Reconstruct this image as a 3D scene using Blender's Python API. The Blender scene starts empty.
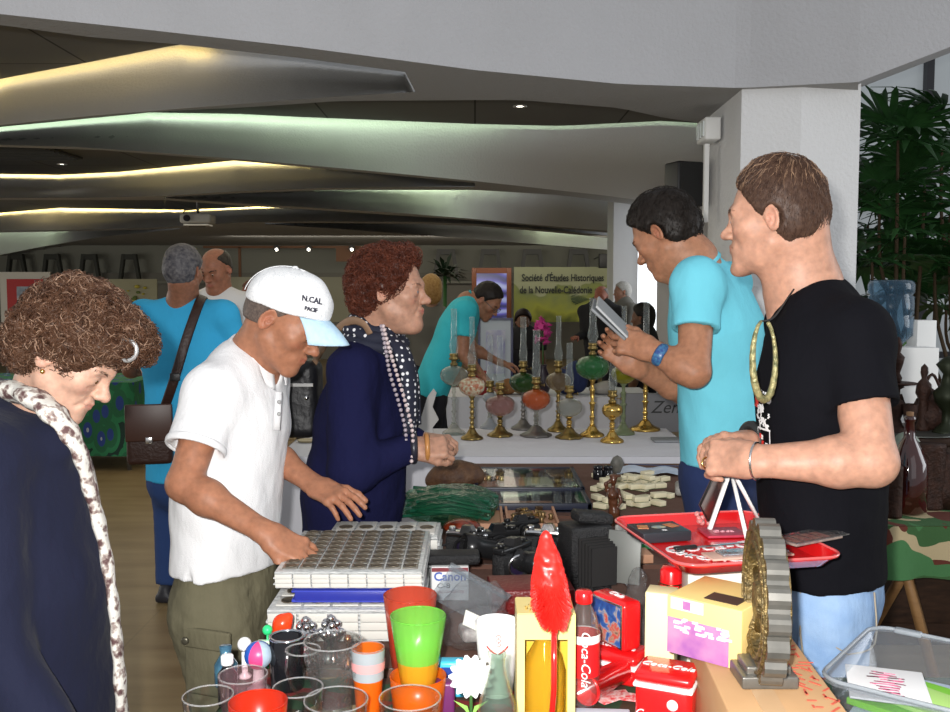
import bpy, bmesh, math, random
import numpy as np
from mathutils import Vector, Matrix
PI = math.pi
rnd = random.Random(7)
SC = bpy.context.scene
COL = SC.collection
CAMH = 1.52
PITCH = math.radians(3.97)
CP, SP = math.cos(PITCH), math.sin(PITCH)
def ray(px, py):
    u = (px-475.0)/950.0; v = (356.0-py)/950.0
    return (u, CP+v*SP, -SP+v*CP)
def P(px, py, Y):          # point at depth Y seen at a photo position
    d = ray(px, py); t = Y/d[1]
    return np.array([d[0]*t, Y, CAMH+d[2]*t])
def Z(px, py, z):          # point at height z
    d = ray(px, py); t = (z-CAMH)/d[2]
    return np.array([d[0]*t, d[1]*t, z])
def V(*a): return np.array(a, dtype=float)
def nrm(v):
    v = np.asarray(v, float); return v/(np.linalg.norm(v)+1e-12)

# ---------------------------------------------------------------- objects
def tag(o, label=None, cat=None, group=None, kind=None):
    if label: o['label'] = label
    if cat: o['category'] = cat
    if group: o['group'] = group
    if kind: o['kind'] = kind
    return o
def thing(name, label, cat, loc=(0, 0, 0), rz=0, group=None):
    o = bpy.data.objects.new(name, None); COL.objects.link(o)
    o.location = tuple(float(c) for c in loc); o.rotation_euler = (0, 0, rz)
    o.empty_display_size = .05
    return tag(o, label, cat, group)
def kids(o): return [c for c in bpy.data.objects if c.parent == o]
def dup(root, loc, rz=None, label=None, group=None, scale=None):
    ch = kids(root)
    r = root.copy(); COL.objects.link(r); r.location = tuple(float(c) for c in loc)
    if rz is not None: r.rotation_euler = (0, 0, rz)
    if label: r['label'] = label
    if group: r['group'] = group
    if scale: r.scale = scale
    for c in ch:
        k = c.copy(); COL.objects.link(k); k.parent = r
        for g in kids(c):
            h = g.copy(); COL.objects.link(h); h.parent = k
    return r
def link(name, me, mat, parent=None, loc=None, rz=0):
    o = bpy.data.objects.new(name, me); COL.objects.link(o)
    if mat is not None:
        for m in (mat if isinstance(mat, (list, tuple)) else [mat]): me.materials.append(m)
    if parent: o.parent = parent
    if loc is not None: o.location = tuple(float(c) for c in loc)
    if rz: o.rotation_euler = (0, 0, rz)
    return o
def np_mesh(name, v, quads, smooth=True, mi=None):
    me = bpy.data.meshes.new(name)
    v = np.asarray(v, np.float32); quads = np.asarray(quads, np.int32)
    n = quads.shape[1]
    me.vertices.add(len(v)); me.vertices.foreach_set('co', v.ravel())
    me.loops.add(quads.size); me.loops.foreach_set('vertex_index', quads.ravel())
    me.polygons.add(len(quads))
    me.polygons.foreach_set('loop_start', np.arange(len(quads), dtype=np.int32)*n)
    if mi is not None: me.polygons.foreach_set('material_index', np.asarray(mi, np.int32))
    me.polygons.foreach_set('use_smooth', np.full(len(quads), smooth))
    me.update(calc_edges=True); me.validate()
    return me

class MB:
    """collects shapes into one mesh; per-face material index"""
    def __init__(s): s.v = []; s.f = []; s.m = []; s.sm = []
    def add(s, vs, fs, mi=0, smooth=False, M=None):
        b = len(s.v)
        for p in vs:
            if M is not None: p = M @ Vector(p)
            s.v.append((float(p[0]), float(p[1]), float(p[2])))
        for f in fs: s.f.append([b+i for i in f]); s.m.append(mi); s.sm.append(smooth)
        return s
    def box(s, c, d, mi=0, rz=0, M=None, bev=0.0):
        x, y, z = d[0]/2, d[1]/2, d[2]/2
        T = Matrix.Translation(Vector([float(k) for k in c])) @ Matrix.Rotation(rz, 4, 'Z')
        if M is not None: T = M @ T
        b = min(bev, x*.9, y*.9, z*.9)
        if b <= 0:
            vs = [(i*x, j*y, k*z) for i in (-1, 1) for j in (-1, 1) for k in (-1, 1)]
            fs = [(0, 1, 3, 2), (4, 6, 7, 5), (0, 4, 5, 1), (2, 3, 7, 6), (0, 2, 6, 4), (1, 5, 7, 3)]
            return s.add(vs, fs, mi, False, T)
        bm = bmesh.new(); bmesh.ops.create_cube(bm, size=1)
        for v in bm.verts: v.co = Vector((v.co.x*2*x, v.co.y*2*y, v.co.z*2*z))
        bmesh.ops.bevel(bm, geom=list(bm.edges), offset=b, segments=3, affect='EDGES', profile=.5)
        bm.verts.index_update()
        s.add([v.co for v in bm.verts], [[v.index for v in f.verts] for f in bm.faces], mi, True, T); bm.free()
        return s
    def tube(s, pts, r, n=10, mi=0, closed=False, cap=True, flat=1.0, M=None, up=(0, 0, 1)):
        pts = [np.asarray(p, float) for p in pts]; N = len(pts)
        rs = r if isinstance(r, (list, tuple, np.ndarray)) else [r]*N
        vs = []; fs = []
        up = nrm(up); pu = None
        for i, p in enumerate(pts):
            if closed: t = nrm(pts[(i+1) % N]-pts[i-1])
            else: t = nrm(pts[min(i+1, N-1)]-pts[max(i-1, 0)])
            if pu is None:
                a = up if abs(np.dot(up, t)) < .95 else V(1, 0, 0)
                u = nrm(a-np.dot(a, t)*t)
            else: u = nrm(pu-np.dot(pu, t)*t)
            pu = u; w = np.cross(t, u)
            for k in range(n):
                a = 2*PI*k/n
                vs.append(p+rs[i]*(math.cos(a)*w+flat*math.sin(a)*u))
        for i in range(N if closed else N-1):
            for k in range(n):
                j = (i+1) % N
                fs.append((i*n+k, i*n+(k+1) % n, j*n+(k+1) % n, j*n+k))
        s.add(vs, fs, mi, True, M)
        if cap and not closed:
            b = len(s.v)-len(vs)
            s.f.append([b+k for k in range(n)][::-1]); s.m.append(mi); s.sm.append(False)
            s.f.append([b+(N-1)*n+k for k in range(n)]); s.m.append(mi); s.sm.append(False)
        return s
    def lathe(s, prof, c=(0, 0, 0), n=32, mi=0, M=None, flute=0, famp=0.0, caps=True, smooth=True, sx=1, sy=1):
        """prof: list of (r, z[, mi])"""
        vs = []; fs = []; ms = []
        for q in prof:
            for k in range(n):
                a = 2*PI*k/n
                rr = q[0]*(1+(famp*math.cos(flute*a) if flute and (len(q) < 4 or q[3]) else 0))
                vs.append((c[0]+rr*math.cos(a)*sx, c[1]+rr*math.sin(a)*sy, c[2]+q[1]))
        b = len(s.v); s.add(vs, [], mi, smooth, M)
        for i in range(len(prof)-1):
            m = prof[i][2] if len(prof[i]) > 2 and prof[i][2] is not None else mi
            for k in range(n):
                s.f.append([b+i*n+k, b+i*n+(k+1) % n, b+(i+1)*n+(k+1) % n, b+(i+1)*n+k]); s.m.append(m); s.sm.append(smooth)
        if caps:
            if prof[0][0] > 1e-4: s.f.append([b+k for k in range(n)][::-1]); s.m.append(mi); s.sm.append(False)
            if prof[-1][0] > 1e-4: s.f.append([b+(len(prof)-1)*n+k for k in range(n)]); s.m.append(prof[-1][2] if len(prof[-1]) > 2 and prof[-1][2] is not None else mi); s.sm.append(False)
        return s
    def sphere(s, c, r, n=12, mi=0, M=None, sc=(1, 1, 1)):
        vs = []; m = n//2+1
        for i in range(m+1):
            th = PI*i/m
            for k in range(n):
                a = 2*PI*k/n
                vs.append((c[0]+r*sc[0]*math.sin(th)*math.cos(a), c[1]+r*sc[1]*math.sin(th)*math.sin(a), c[2]-r*sc[2]*math.cos(th)))
        fs = [(i*n+k, i*n+(k+1) % n, (i+1)*n+(k+1) % n, (i+1)*n+k) for i in range(m) for k in range(n)]
        return s.add(vs, fs, mi, True, M)
    def prism(s, poly, z0, z1, mi=0, M=None):
        n = len(poly)
        vs = [(x, y, z0) for x, y in poly]+[(x, y, z1) for x, y in poly]
        fs = [tuple(range(n))[::-1], tuple(range(n, 2*n))]+[(i, (i+1) % n, n+(i+1) % n, n+i) for i in range(n)]
        return s.add(vs, fs, mi, False, M)
    def grid(s, rows, mi=0, smooth=True, M=None):
        h = len(rows); w = len(rows[0])
        vs = [p for r in rows for p in r]
        fs = [(i*w+j, i*w+j+1, (i+1)*w+j+1, (i+1)*w+j) for i in range(h-1) for j in range(w-1)]
        return s.add(vs, fs, mi, smooth, M)
    def mesh(s, name, weld=0.0):
        me = bpy.data.meshes.new(name)
        me.from_pydata(s.v, [], s.f)
        me.polygons.foreach_set('material_index', s.m)
        me.polygons.foreach_set('use_smooth', s.sm)
        bm = bmesh.new(); bm.from_mesh(me)
        bmesh.ops.remove_doubles(bm, verts=bm.verts, dist=weld or 1e-5)
        bmesh.ops.recalc_face_normals(bm, faces=bm.faces)
        bm.to_mesh(me); bm.free(); me.update()
        return me
    def build(s, name, mat, parent=None, loc=None, rz=0):
        return link(name, s.mesh(name), mat, parent, loc, rz)
def RM(loc=(0, 0, 0), rx=0, ry=0, rz=0, s=1):
    return Matrix.Translation(Vector([float(c) for c in loc])) @ Matrix.Rotation(rz, 4, 'Z') @ Matrix.Rotation(ry, 4, 'Y') @ Matrix.Rotation(rx, 4, 'X') @ Matrix.Scale(s, 4)

_tc = {}
def text_obj(name, txt, size, mat, parent=None, M=None, ext=0.0006, bold=0.0, align='CENTER', sx=1.0, shear=0):
    """lettering as a mesh in its local XY plane, M places it"""
    cu = bpy.data.curves.new('t', 'FONT'); cu.body = txt; cu.size = size; cu.extrude = ext; cu.offset = bold
    cu.align_x = align; cu.align_y = 'CENTER'; cu.resolution_u = 3; cu.shear = shear
    o = bpy.data.objects.new('t', cu); COL.objects.link(o)
    dg = bpy.context.evaluated_depsgraph_get(); dg.update()
    me = bpy.data.meshes.new_from_object(o.evaluated_get(dg))
    bpy.data.objects.remove(o); bpy.data.curves.remove(cu)
    T = (M if M is not None else Matrix.Identity(4)) @ Matrix.Diagonal((sx, 1, 1, 1))
    me.transform(T); me.materials.clear()
    return link(name, me, mat, parent)

# ---------------------------------------------------------------- materials
_m = {}
def mat(name, col=(.5, .5, .5), rough=.5, metal=0, spec=.5, trans=0, ior=1.45, bump=None, noise=None, emit=None, alpha=1, coat=0, sheen=0, sss=0, vcol=None, tex=None):
    """bump=(kind, scale, strength[, xyz stretch]); noise=(scale, amount, colour2)"""
    if name in _m: return _m[name]
    m = bpy.data.materials.new(name); m.use_nodes = True; _m[name] = m
    nt = m.node_tree; N = nt.nodes; L = nt.links; b = N['Principled BSDF']
    c = tuple(col)+(1,)
    b.inputs['Base Color'].default_value = c; b.inputs['Roughness'].default_value = rough
    b.inputs['Metallic'].default_value = metal; b.inputs['IOR'].default_value = ior
    b.inputs['Specular IOR Level'].default_value = spec
    b.inputs['Transmission Weight'].default_value = trans; b.inputs['Alpha'].default_value = alpha
    b.inputs['Coat Weight'].default_value = coat; b.inputs['Sheen Weight'].default_value = sheen
    if sss:
        b.inputs['Subsurface Weight'].default_value = sss; b.inputs['Subsurface Radius'].default_value = (.012, .005, .003); b.inputs['Subsurface Scale'].default_value = 1
    if emit: b.inputs['Emission Color'].default_value = tuple(emit[:3])+(1,); b.inputs['Emission Strength'].default_value = emit[3]
    tc = None
    def coords(st=None):
        nonlocal tc
        if tc is None: tc = N.new('ShaderNodeTexCoord')
        if st:
            mp = N.new('ShaderNodeMapping'); mp.inputs['Scale'].default_value = st; L.new(tc.outputs['Object'], mp.inputs['Vector']); return mp.outputs[0]
        return tc.outputs['Object']
    src = None
    if vcol:
        a = N.new('ShaderNodeVertexColor'); a.layer_name = vcol; src = a.outputs['Color']; L.new(src, b.inputs['Base Color'])
    if noise:
        n = N.new('ShaderNodeTexNoise'); n.inputs['Scale'].default_value = noise[0]; n.inputs['Detail'].default_value = 5
        L.new(coords(noise[3] if len(noise) > 3 else None), n.inputs['Vector'])
        r = N.new('ShaderNodeValToRGB'); r.color_ramp.elements[0].position = .5-.5*(1-noise[1])-.01; r.color_ramp.elements[1].position = .5+.5*(1-noise[1])
        r.color_ramp.elements[0].color = c; r.color_ramp.elements[1].color = tuple(noise[2])+(1,)
        L.new(n.outputs['Fac'], r.inputs['Fac'])
        if src is not None:
            mx = N.new('ShaderNodeMixRGB'); mx.blend_type = 'MULTIPLY'; mx.inputs['Fac'].default_value = 1; L.new(src, mx.inputs[1]); L.new(r.outputs[0], mx.inputs[2]); L.new(mx.outputs[0], b.inputs['Base Color'])
        else: L.new(r.outputs[0], b.inputs['Base Color'])
    if tex: tex(nt, b, coords)
    if bump:
        bl = bump if isinstance(bump, list) else [bump]
        prev = None
        for q in bl:
            if q[0] == 'noise': t = N.new('ShaderNodeTexNoise'); t.inputs['Scale'].default_value = q[1]; t.inputs['Detail'].default_value = 4; out = t.outputs['Fac']
            elif q[0] == 'voro': t = N.new('ShaderNodeTexVoronoi'); t.inputs['Scale'].default_value = q[1]; out = t.outputs['Distance']
            else: t = N.new('ShaderNodeTexWave'); t.inputs['Scale'].default_value = q[1]; t.inputs['Distortion'].default_value = 3; out = t.outputs['Fac']
            L.new(coords(q[3] if len(q) > 3 else None), t.inputs['Vector'])
            bp = N.new('ShaderNodeBump'); bp.inputs['Strength'].default_value = q[2]; bp.inputs['Distance'].default_value = q[4] if len(q) > 4 else .01
            L.new(out, bp.inputs['Height'])
            if prev is not None: L.new(prev, bp.inputs['Normal'])
            prev = bp.outputs[0]
        L.new(prev, b.inputs['Normal'])
    return m
def ramp(nt, fac, stops, interp='LINEAR'):
    r = nt.nodes.new('ShaderNodeValToRGB'); cr = r.color_ramp; cr.interpolation = interp
    while len(cr.elements) < len(stops): cr.elements.new(.5)
    for e, (p, c) in zip(cr.elements, stops): e.position = p; e.color = tuple(c)+(1,)
    nt.links.new(fac, r.inputs['Fac']); return r.outputs[0]

# ---------------------------------------------------------------- distance-field sculpting
class Frame:
    def __init__(s, o, yaw=0, pitch=0, roll=0, sc=1.0):
        """x=right, y=forward, z=up. yaw 0 faces +Y, positive turns left; pitch positive looks down"""
        R = Matrix.Rotation(yaw, 3, 'Z') @ Matrix.Rotation(-pitch, 3, 'X') @ Matrix.Rotation(roll, 3, 'Y')
        s.R = np.array(R); s.o = np.asarray(o, float); s.s = sc
    def p(s, *q): return s.o+s.R @ (np.array(q, float)*s.s)
    def d(s, *q): return s.R @ np.array(q, float)
    def inv(s, pts): return ((pts-s.o) @ s.R)/s.s
def frame_axes(o, x, y, sc=1.0):
    f = Frame(o, sc=sc); y = nrm(y); x = nrm(np.asarray(x, float)-np.dot(x, y)*y); z = np.cross(x, y)
    f.R = np.stack([x, y, z], 1); return f
class Vol:
    def __init__(s, lo, hi, h):
        s.lo = np.asarray(lo, float); s.h = h
        s.n = np.maximum(np.ceil((np.asarray(hi, float)-s.lo)/h).astype(int)+1, 4)
        s.a = np.full(tuple(s.n), .25, np.float32)
    def sub(s, lo, hi):
        i0 = np.clip(np.floor((np.asarray(lo)-s.lo)/s.h).astype(int), 0, s.n)
        i1 = np.clip(np.ceil((np.asarray(hi)-s.lo)/s.h).astype(int)+1, 0, s.n)
        if (i1 <= i0).any(): return None
        sl = tuple(slice(a, b) for a, b in zip(i0, i1))
        ax = [(s.lo[k]+s.h*np.arange(i0[k], i1[k])).astype(np.float32) for k in range(3)]
        X, Y, Zz = np.meshgrid(*ax, indexing='ij', sparse=True)
        return sl, X, Y, Zz
    def comb(s, sl, d, k, op):
        A = s.a[sl]
        if op == 'u':
            if k > 0:
                h = np.maximum(k-np.abs(A-d), 0)/k; A[...] = np.minimum(A, d)-h*h*k*.25
            else: A[...] = np.minimum(A, d)
        elif op == 's':
            d = -d
            if k > 0:
                h = np.maximum(k-np.abs(A-d), 0)/k; A[...] = np.maximum(A, d)+h*h*k*.25
            else: A[...] = np.maximum(A, d)
    def seg(s, a, b, ra, rb=None, k=.02, op='u', lat=None, fl=1.0, fl2=None, m=None):
        """tapered capsule; lat = lateral axis; thickness along the third axis is scaled by fl (fl2 at b)"""
        a = np.asarray(a, float); b = np.asarray(b, float); rb = ra if rb is None else rb
        R = max(ra, rb)+k+.012
        q = s.sub(np.minimum(a, b)-R, np.maximum(a, b)+R)
        if q is None: return s
        sl, X, Y, Zz = q
        ab = b-a; L2 = float(ab@ab)+1e-12
        px, py, pz = X-a[0], Y-a[1], Zz-a[2]
        t = np.clip((px*ab[0]+py*ab[1]+pz*ab[2])/L2, 0, 1)
        r = ra+(rb-ra)*t
        dx, dy, dz = px-t*ab[0], py-t*ab[1], pz-t*ab[2]
        if lat is None: d = np.sqrt(dx*dx+dy*dy+dz*dz)-r
        else:
            l = nrm(lat-np.dot(lat, nrm(ab))*nrm(ab)) if L2 > 1e-9 else nrm(lat)
            n3 = np.cross(nrm(ab), l)
            w = dx*n3[0]+dy*n3[1]+dz*n3[2]
            f = fl if fl2 is None else fl+(fl2-fl)*t
            e = (1/(f*f)-1)
            rr = np.sqrt(dx*dx+dy*dy+dz*dz+w*w*e)
            g = np.sqrt(dx*dx+dy*dy+dz*dz+w*w*((1/f**4)-1))
            d = rr*(rr-r)/np.maximum(g, 1e-6)
        s.comb(sl, d, k, op); return s
    def ell(s, c, r, F=None, k=.015, op='u', R=None):
        c = np.asarray(c, float); rr = np.asarray(r, float)*(F.s if F else 1); M = R if R is not None else (F.R if F else np.eye(3))
        e = np.abs(M)@rr+k+.012
        q = s.sub(c-e, c+e)
        if q is None: return s
        sl, X, Y, Zz = q
        p = [X-c[0], Y-c[1], Zz-c[2]]
        g0 = 0; g1 = 0
        for i in range(3):
            l = p[0]*M[0, i]+p[1]*M[1, i]+p[2]*M[2, i]
            g0 = g0+(l/rr[i])**2; g1 = g1+(l/rr[i]**2)**2
        k0 = np.sqrt(g0); k1 = np.sqrt(g1)+1e-9
        s.comb(sl, (k0*(k0-1)/k1).astype(np.float32), k, op); return s
    def box(s, c, hx, F=None, r=.01, k=.01, op='u'):
        c = np.asarray(c, float); M = F.R if F is not None else np.eye(3); hx = np.asarray(hx, float)
        e = np.abs(M)@hx+k+.012; q = s.sub(c-e, c+e)
        if q is None: return s
        sl, X, Y, Zz = q; p = [X-c[0], Y-c[1], Zz-c[2]]; o = 0; inn = -9
        for i in range(3):
            l = np.abs(p[0]*M[0, i]+p[1]*M[1, i]+p[2]*M[2, i])-(hx[i]-r)
            o = o+np.maximum(l, 0)**2; inn = np.maximum(inn, l)
        s.comb(sl, np.sqrt(o)+np.minimum(inn, 0)-r, k, op); return s
    def plane(s, p, n, k=0, lo=None, hi=None):
        """cut away the side the normal points to (within an optional box)"""
        n = nrm(n); big = s.lo+s.h*s.n
        q = s.sub(s.lo if lo is None else lo, big if hi is None else hi)
        if q is None: return s
        sl, X, Y, Zz = q
        d = (X-p[0])*n[0]+(Y-p[1])*n[1]+(Zz-p[2])*n[2]
        A = s.a[sl]
        if k > 0: h = np.maximum(k-np.abs(A-d), 0)/k; A[...] = np.maximum(A, d)+h*h*k*.25
        else: A[...] = np.maximum(A, d)
        return s
    def disp(s, fn, band=.03):
        """fn(x,y,z) -> offset added near the surface"""
        idx = np.nonzero(np.abs(s.a) < band)
        x, y, z = (s.lo[k]+s.h*idx[k] for k in range(3))
        s.a[idx] += fn(x, y, z).astype(np.float32); return s
    def mesh(s, name, smooth=True):
        a = s.a
        a[0] = a[-1] = .25; a[:, 0] = a[:, -1] = .25; a[:, :, 0] = a[:, :, -1] = .25
        sg = a < 0
        nx, ny, nz = a.shape
        cnt = np.zeros((nx-1, ny-1, nz-1), np.uint8)
        for i in (0, 1):
            for j in (0, 1):
                for k in (0, 1): cnt += sg[i:nx-1+i, j:ny-1+j, k:nz-1+k]
        idx = np.argwhere((cnt > 0) & (cnt < 8))
        if len(idx) == 0: return np_mesh(name, np.zeros((3, 3)), [[0, 1, 2]])
        vid = np.full(cnt.shape, -1, np.int32); vid[tuple(idx.T)] = np.arange(len(idx))
        cor = [(i, j, k) for i in (0, 1) for j in (0, 1) for k in (0, 1)]
        val = {c: a[idx[:, 0]+c[0], idx[:, 1]+c[1], idx[:, 2]+c[2]] for c in cor}
        acc = np.zeros((len(idx), 3)); n = np.zeros(len(idx))
        for c in cor:
            for ax in range(3):
                if c[ax]: continue
                e = list(c); e[ax] = 1; e = tuple(e)
                v0, v1 = val[c], val[e]; m = (v0 < 0) != (v1 < 0)
                t = np.where(m, v0/np.where(m, v0-v1, 1), 0)
                p = np.tile(np.array(c, float), (len(idx), 1)); p[:, ax] += t
                acc[m] += p[m]; n[m] += 1
        pos = s.lo+s.h*(idx+acc/n[:, None])
        qs = []
        for ax in range(3):
            sl0 = [slice(1, -1)]*3; sl0[ax] = slice(0, -1); sl1 = [slice(1, -1)]*3; sl1[ax] = slice(1, None)
            s0, s1 = sg[tuple(sl0)], sg[tuple(sl1)]
            e = np.argwhere(s0 != s1); off = np.array([1, 1, 1]); off[ax] = 0; e = e+off
            st = sg[tuple(e.T)]
            u, w = [(1, 2), (2, 0), (0, 1)][ax]
            def cell(du, dw):
                q = e.copy(); q[:, u] -= du; q[:, w] -= dw; return vid[tuple(q.T)]
            q = np.stack([cell(1, 1), cell(0, 1), cell(0, 0), cell(1, 0)], 1)
            q[~st] = q[~st][:, ::-1]
            qs.append(q)
        qs = np.concatenate(qs); qs = qs[(qs >= 0).all(1)]
        return np_mesh(name, pos, qs, smooth)
def n3(x, y, z, s, seed=0):
    """cheap smooth pseudo-noise, about -1..1"""
    x, y, z = x*s, y*s, z*s
    a = np.sin(x*1.0+1.7*np.sin(y*.9+seed)+seed)+np.sin(y*1.1+1.3*np.sin(z*1.2+seed*2)+2)+np.sin(z*.95+1.6*np.sin(x*1.05+seed*3)+4)
    b = np.sin(x*2.1+y*1.3+seed*5)+np.sin(y*2.3-z*1.7+1)+np.sin(z*2.2+x*1.1+seed)
    return (a+.5*b)/4.5
def paint(me, spots, base, name='col', jitter=0):
    """true surface colours per vertex: base colour plus soft spots (centre, radii, colour, strength, frame)"""
    n = len(me.vertices); co = np.empty(n*3, np.float32); me.vertices.foreach_get('co', co); co = co.reshape(-1, 3)
    c = np.tile(np.array(base, float), (n, 1))
    for (p, r, colr, st, F) in spots:
        q = co-np.asarray(p)
        if F is not None: q = q@F.R
        d = np.sqrt(((q/np.asarray(r))**2).sum(1)); w = np.clip(1.4-d*1.4, 0, 1)**.8*st; w = np.clip(w, 0, 1)[:, None]
        c = c*(1-w)+np.array(colr)*w
    at = me.color_attributes.new(name, 'FLOAT_COLOR', 'POINT')
    at.data.foreach_set('color', np.concatenate([c, np.ones((n, 1))], 1).astype(np.float32).ravel())
def tubes(name, paths, radii, n=4):
    """many thin strands in one mesh; paths (M,K,3), radii (M,K)"""
    paths = np.asarray(paths); M, K, _ = paths.shape
    t = np.gradient(paths, axis=1); t /= np.linalg.norm(t, axis=2, keepdims=True)+1e-9
    ref = np.array([.3, .2, .93]); u = np.cross(t, ref); u /= np.linalg.norm(u, axis=2, keepdims=True)+1e-9
    w = np.cross(t, u); vs = []
    for k in range(n):
        a = 2*PI*k/n; vs.append(paths+radii[..., None]*(math.cos(a)*u+math.sin(a)*w))
    v = np.stack(vs, 2).reshape(-1, 3)
    base = (np.arange(M)*K*n)[:, None, None]+(np.arange(K-1)*n)[None, :, None]; k = np.arange(n)[None, None]; k1 = (k+1) % n
    q = np.stack(np.broadcast_arrays(base+k, base+k1, base+n+k1, base+n+k), -1).reshape(-1, 4)
    return np_mesh(name, v, q, True)
# ================================================================ ROOM
def S(name, mb, m, **k):
    o = mb.build(name, m, **k); o['kind'] = 'structure'; return o
ZB = 2.5; ZT = 2.92; YW = 21.0
M_plaster = mat('white stippled plaster', (.43, .43, .445), .85, spec=.15, bump=('noise', 55, .35, (1, 1, 1), .02), noise=(3, .3, (.39, .39, .40)))
M_fin = mat('fin plaster with baked light', (.66, .66, .65), .8, spec=.2, bump=('noise', 55, .3, (1, 1, 1), .02))  # same plaster as the beams, extra light baked into its base colour
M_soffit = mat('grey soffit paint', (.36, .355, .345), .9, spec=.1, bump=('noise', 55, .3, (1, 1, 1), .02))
def _tiles(nt, b, co):
    br = nt.nodes.new('ShaderNodeTexBrick'); br.offset = 0
    br.inputs['Scale'].default_value = 1; br.inputs['Brick Width'].default_value = 1.2; br.inputs['Row Height'].default_value = 1.2; br.inputs['Mortar Size'].default_value = .008
    br.inputs['Color1'].default_value = (.17, .165, .15, 1); br.inputs['Color2'].default_value = (.16, .155, .145, 1); br.inputs['Mortar'].default_value = (.06, .06, .055, 1)
    nt.links.new(co(), br.inputs['Vector']); nt.links.new(br.outputs['Color'], b.inputs['Base Color'])
M_tile = mat('dark ceiling tiles', rough=.9, spec=.1, tex=_tiles)
def cz(px, py, z):
    py = min(py, 286.)
    p = Z(px, py, z)
    return P(px, py, YW-.4) if p[1] > YW-.4 else p
def itp(c, px): return float(np.interp(px, [q[0] for q in c], [q[1] for q in c]))
F0 = [(0, 14), (150, 30), (300, 47), (475, 70), (620, 84), (740, 88), (858, 82), (950, 47), (1050, 8)]
REC = [  # a, b, B(back of soffit in front), E(edge of tiles), F(front of next soffit), cove colour, strength
 (-300, 415, [(0, 25), (90, 37), (175, 44), (300, 58), (405, 72), (415, 91)], [(0, 79), (90, 62), (178, 44.5), (300, 50), (405, 66), (415, 88)], [(0, 125), (100, 115), (240, 104), (330, 97), (415, 92)], (1, .70, .20), 2.6),
 (-300, 715, [(0, 126), (150, 112), (250, 107), (340, 101), (475, 100), (520, 100), (620, 108), (665, 118), (715, 125)], [(0, 127), (150, 112.5), (240, 114), (300, 117), (475, 124), (560, 126), (662, 121), (715, 124)], [(0, 145), (75, 147), (150, 152), (250, 160), (350, 169), (475, 181), (600, 195), (645, 201), (715, 206)], (.68, .95, .60), 2.2),
 (-300, 475, [(0, 147), (100, 150), (200, 158), (250, 162), (475, 183)], [(0, 174), (60, 175), (120, 172), (180, 166), (240, 160), (300, 160), (400, 165), (475, 178)], [(0, 198), (80, 198), (165, 196), (240, 191), (330, 188), (400, 187), (475, 187)], (1, .76, .26), 3.4),
 (165, 635, [(165, 197), (240, 193), (330, 190), (475, 190), (560, 195), (635, 205)], [(165, 194), (240, 189), (330, 186), (475, 185), (560, 190), (635, 201)], [(165, 198), (230, 203), (300, 207), (400, 213), (475, 219), (560, 227), (635, 233)], (.72, .92, .55), 2.4),
 (-300, 610, [(0, 200), (165, 200), (230, 205), (300, 209), (475, 220.5), (610, 233)], [(0, 213), (60, 208), (180, 210), (250, 207), (300, 205), (400, 206), (610, 222)], [(0, 231), (60, 230), (150, 228), (250, 222), (330, 221.5), (420, 222), (475, 224), (560, 231), (610, 235.5)], (1, .74, .24), 4.6),
 (-300, 180, [(0, 232.5), (60, 231.5), (150, 229.5), (180, 228.5)], [(0, 229), (60, 228), (150, 226), (180, 225)], [(0, 255), (40, 247), (100, 237), (180, 229)], (.7, .9, .55), 1.6),
 (265, 610, [(265, 223), (330, 223), (420, 224), (475, 226), (560, 233), (610, 238)], [(265, 220), (420, 221), (475, 223), (610, 234)], [(265, 224), (380, 232), (475, 239), (610, 250)], (.75, .9, .5), 1.8),
]
cols = sorted(set(list(range(-300, 1060, 15))+[415, 715, 475, 165, 635, 610, 180, 265, 858]))
so = MB(); tl = MB()
d858 = cz(858, 82, ZB)[1]
def fpt(px): return cz(px, itp(F0, px), ZB) if px <= 858 else P(px, itp(F0, px), d858-.05*(px-858)/92)
for i in range(len(cols)-1):
    c0, c1 = cols[i], cols[i+1]; mid = (c0+c1)/2
    op = [r for r in REC if r[0] < mid < r[1]]
    if mid > 858:
        a0, a1 = fpt(c0), fpt(c1); so.add([a0, a1, a1+V(0, .5, 0), a0+V(0, .5, 0)], [(0, 1, 2, 3)], 1); so.add([a0+V(0, .5, 0), a1+V(0, .5, 0), a1+V(0, .5, 1), a0+V(0, .5, 1)], [(0, 1, 2, 3)], 1)
    for j in range(len(op)+1 if mid < 858 else 0):
        st = F0 if j == 0 else op[j-1][4]; en = op[j][2] if j < len(op) else None
        a0, a1 = cz(c0, itp(st, c0), ZB), cz(c1, itp(st, c1), ZB)
        b0, b1 = (cz(c0, itp(en, c0), ZB), cz(c1, itp(en, c1), ZB)) if en else (P(c0, 240, YW), P(c1, 240, YW))
        if en is None: b0[2] = b1[2] = min(a0[2], ZB)
        so.add([a0, a1, b1, b0], [(0, 1, 2, 3)])
    # front face of the nearest beam
    a0, a1 = fpt(c0), fpt(c1)
    so.add([a0, a1, a1+V(0, 0, 1.1), a0+V(0, 0, 1.1)], [(0, 1, 2, 3)], 1)
    for jr, r in enumerate(op):
        b0, b1 = cz(c0, itp(r[2], c0), ZB), cz(c1, itp(r[2], c1), ZB)
        e0, e1 = cz(c0, itp(r[3], c0), ZT), cz(c1, itp(r[3], c1), ZT)
        t0, t1 = b0.copy(), b1.copy(); e0[2] = e1[2] = ZT
        if jr:
            for t_, cc, ee in ((t0, c0, e0), (t1, c1, e1)):
                q_ = cz(cc, itp(op[jr-1][3], cc), ZT); nd = min(max(t_[1], q_[1]+.32), max(ee[1]-.03, t_[1])); t_[0] *= nd/t_[1]; t_[1] = nd
        t0[2] = t1[2] = ZT
        so.add([b0, b1, t1, t0], [(0, 1, 2, 3)], 1)
        if e0[1] > t0[1]: tl.add([t0, t1, e1, e0], [(0, 1, 2, 3)])
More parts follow.
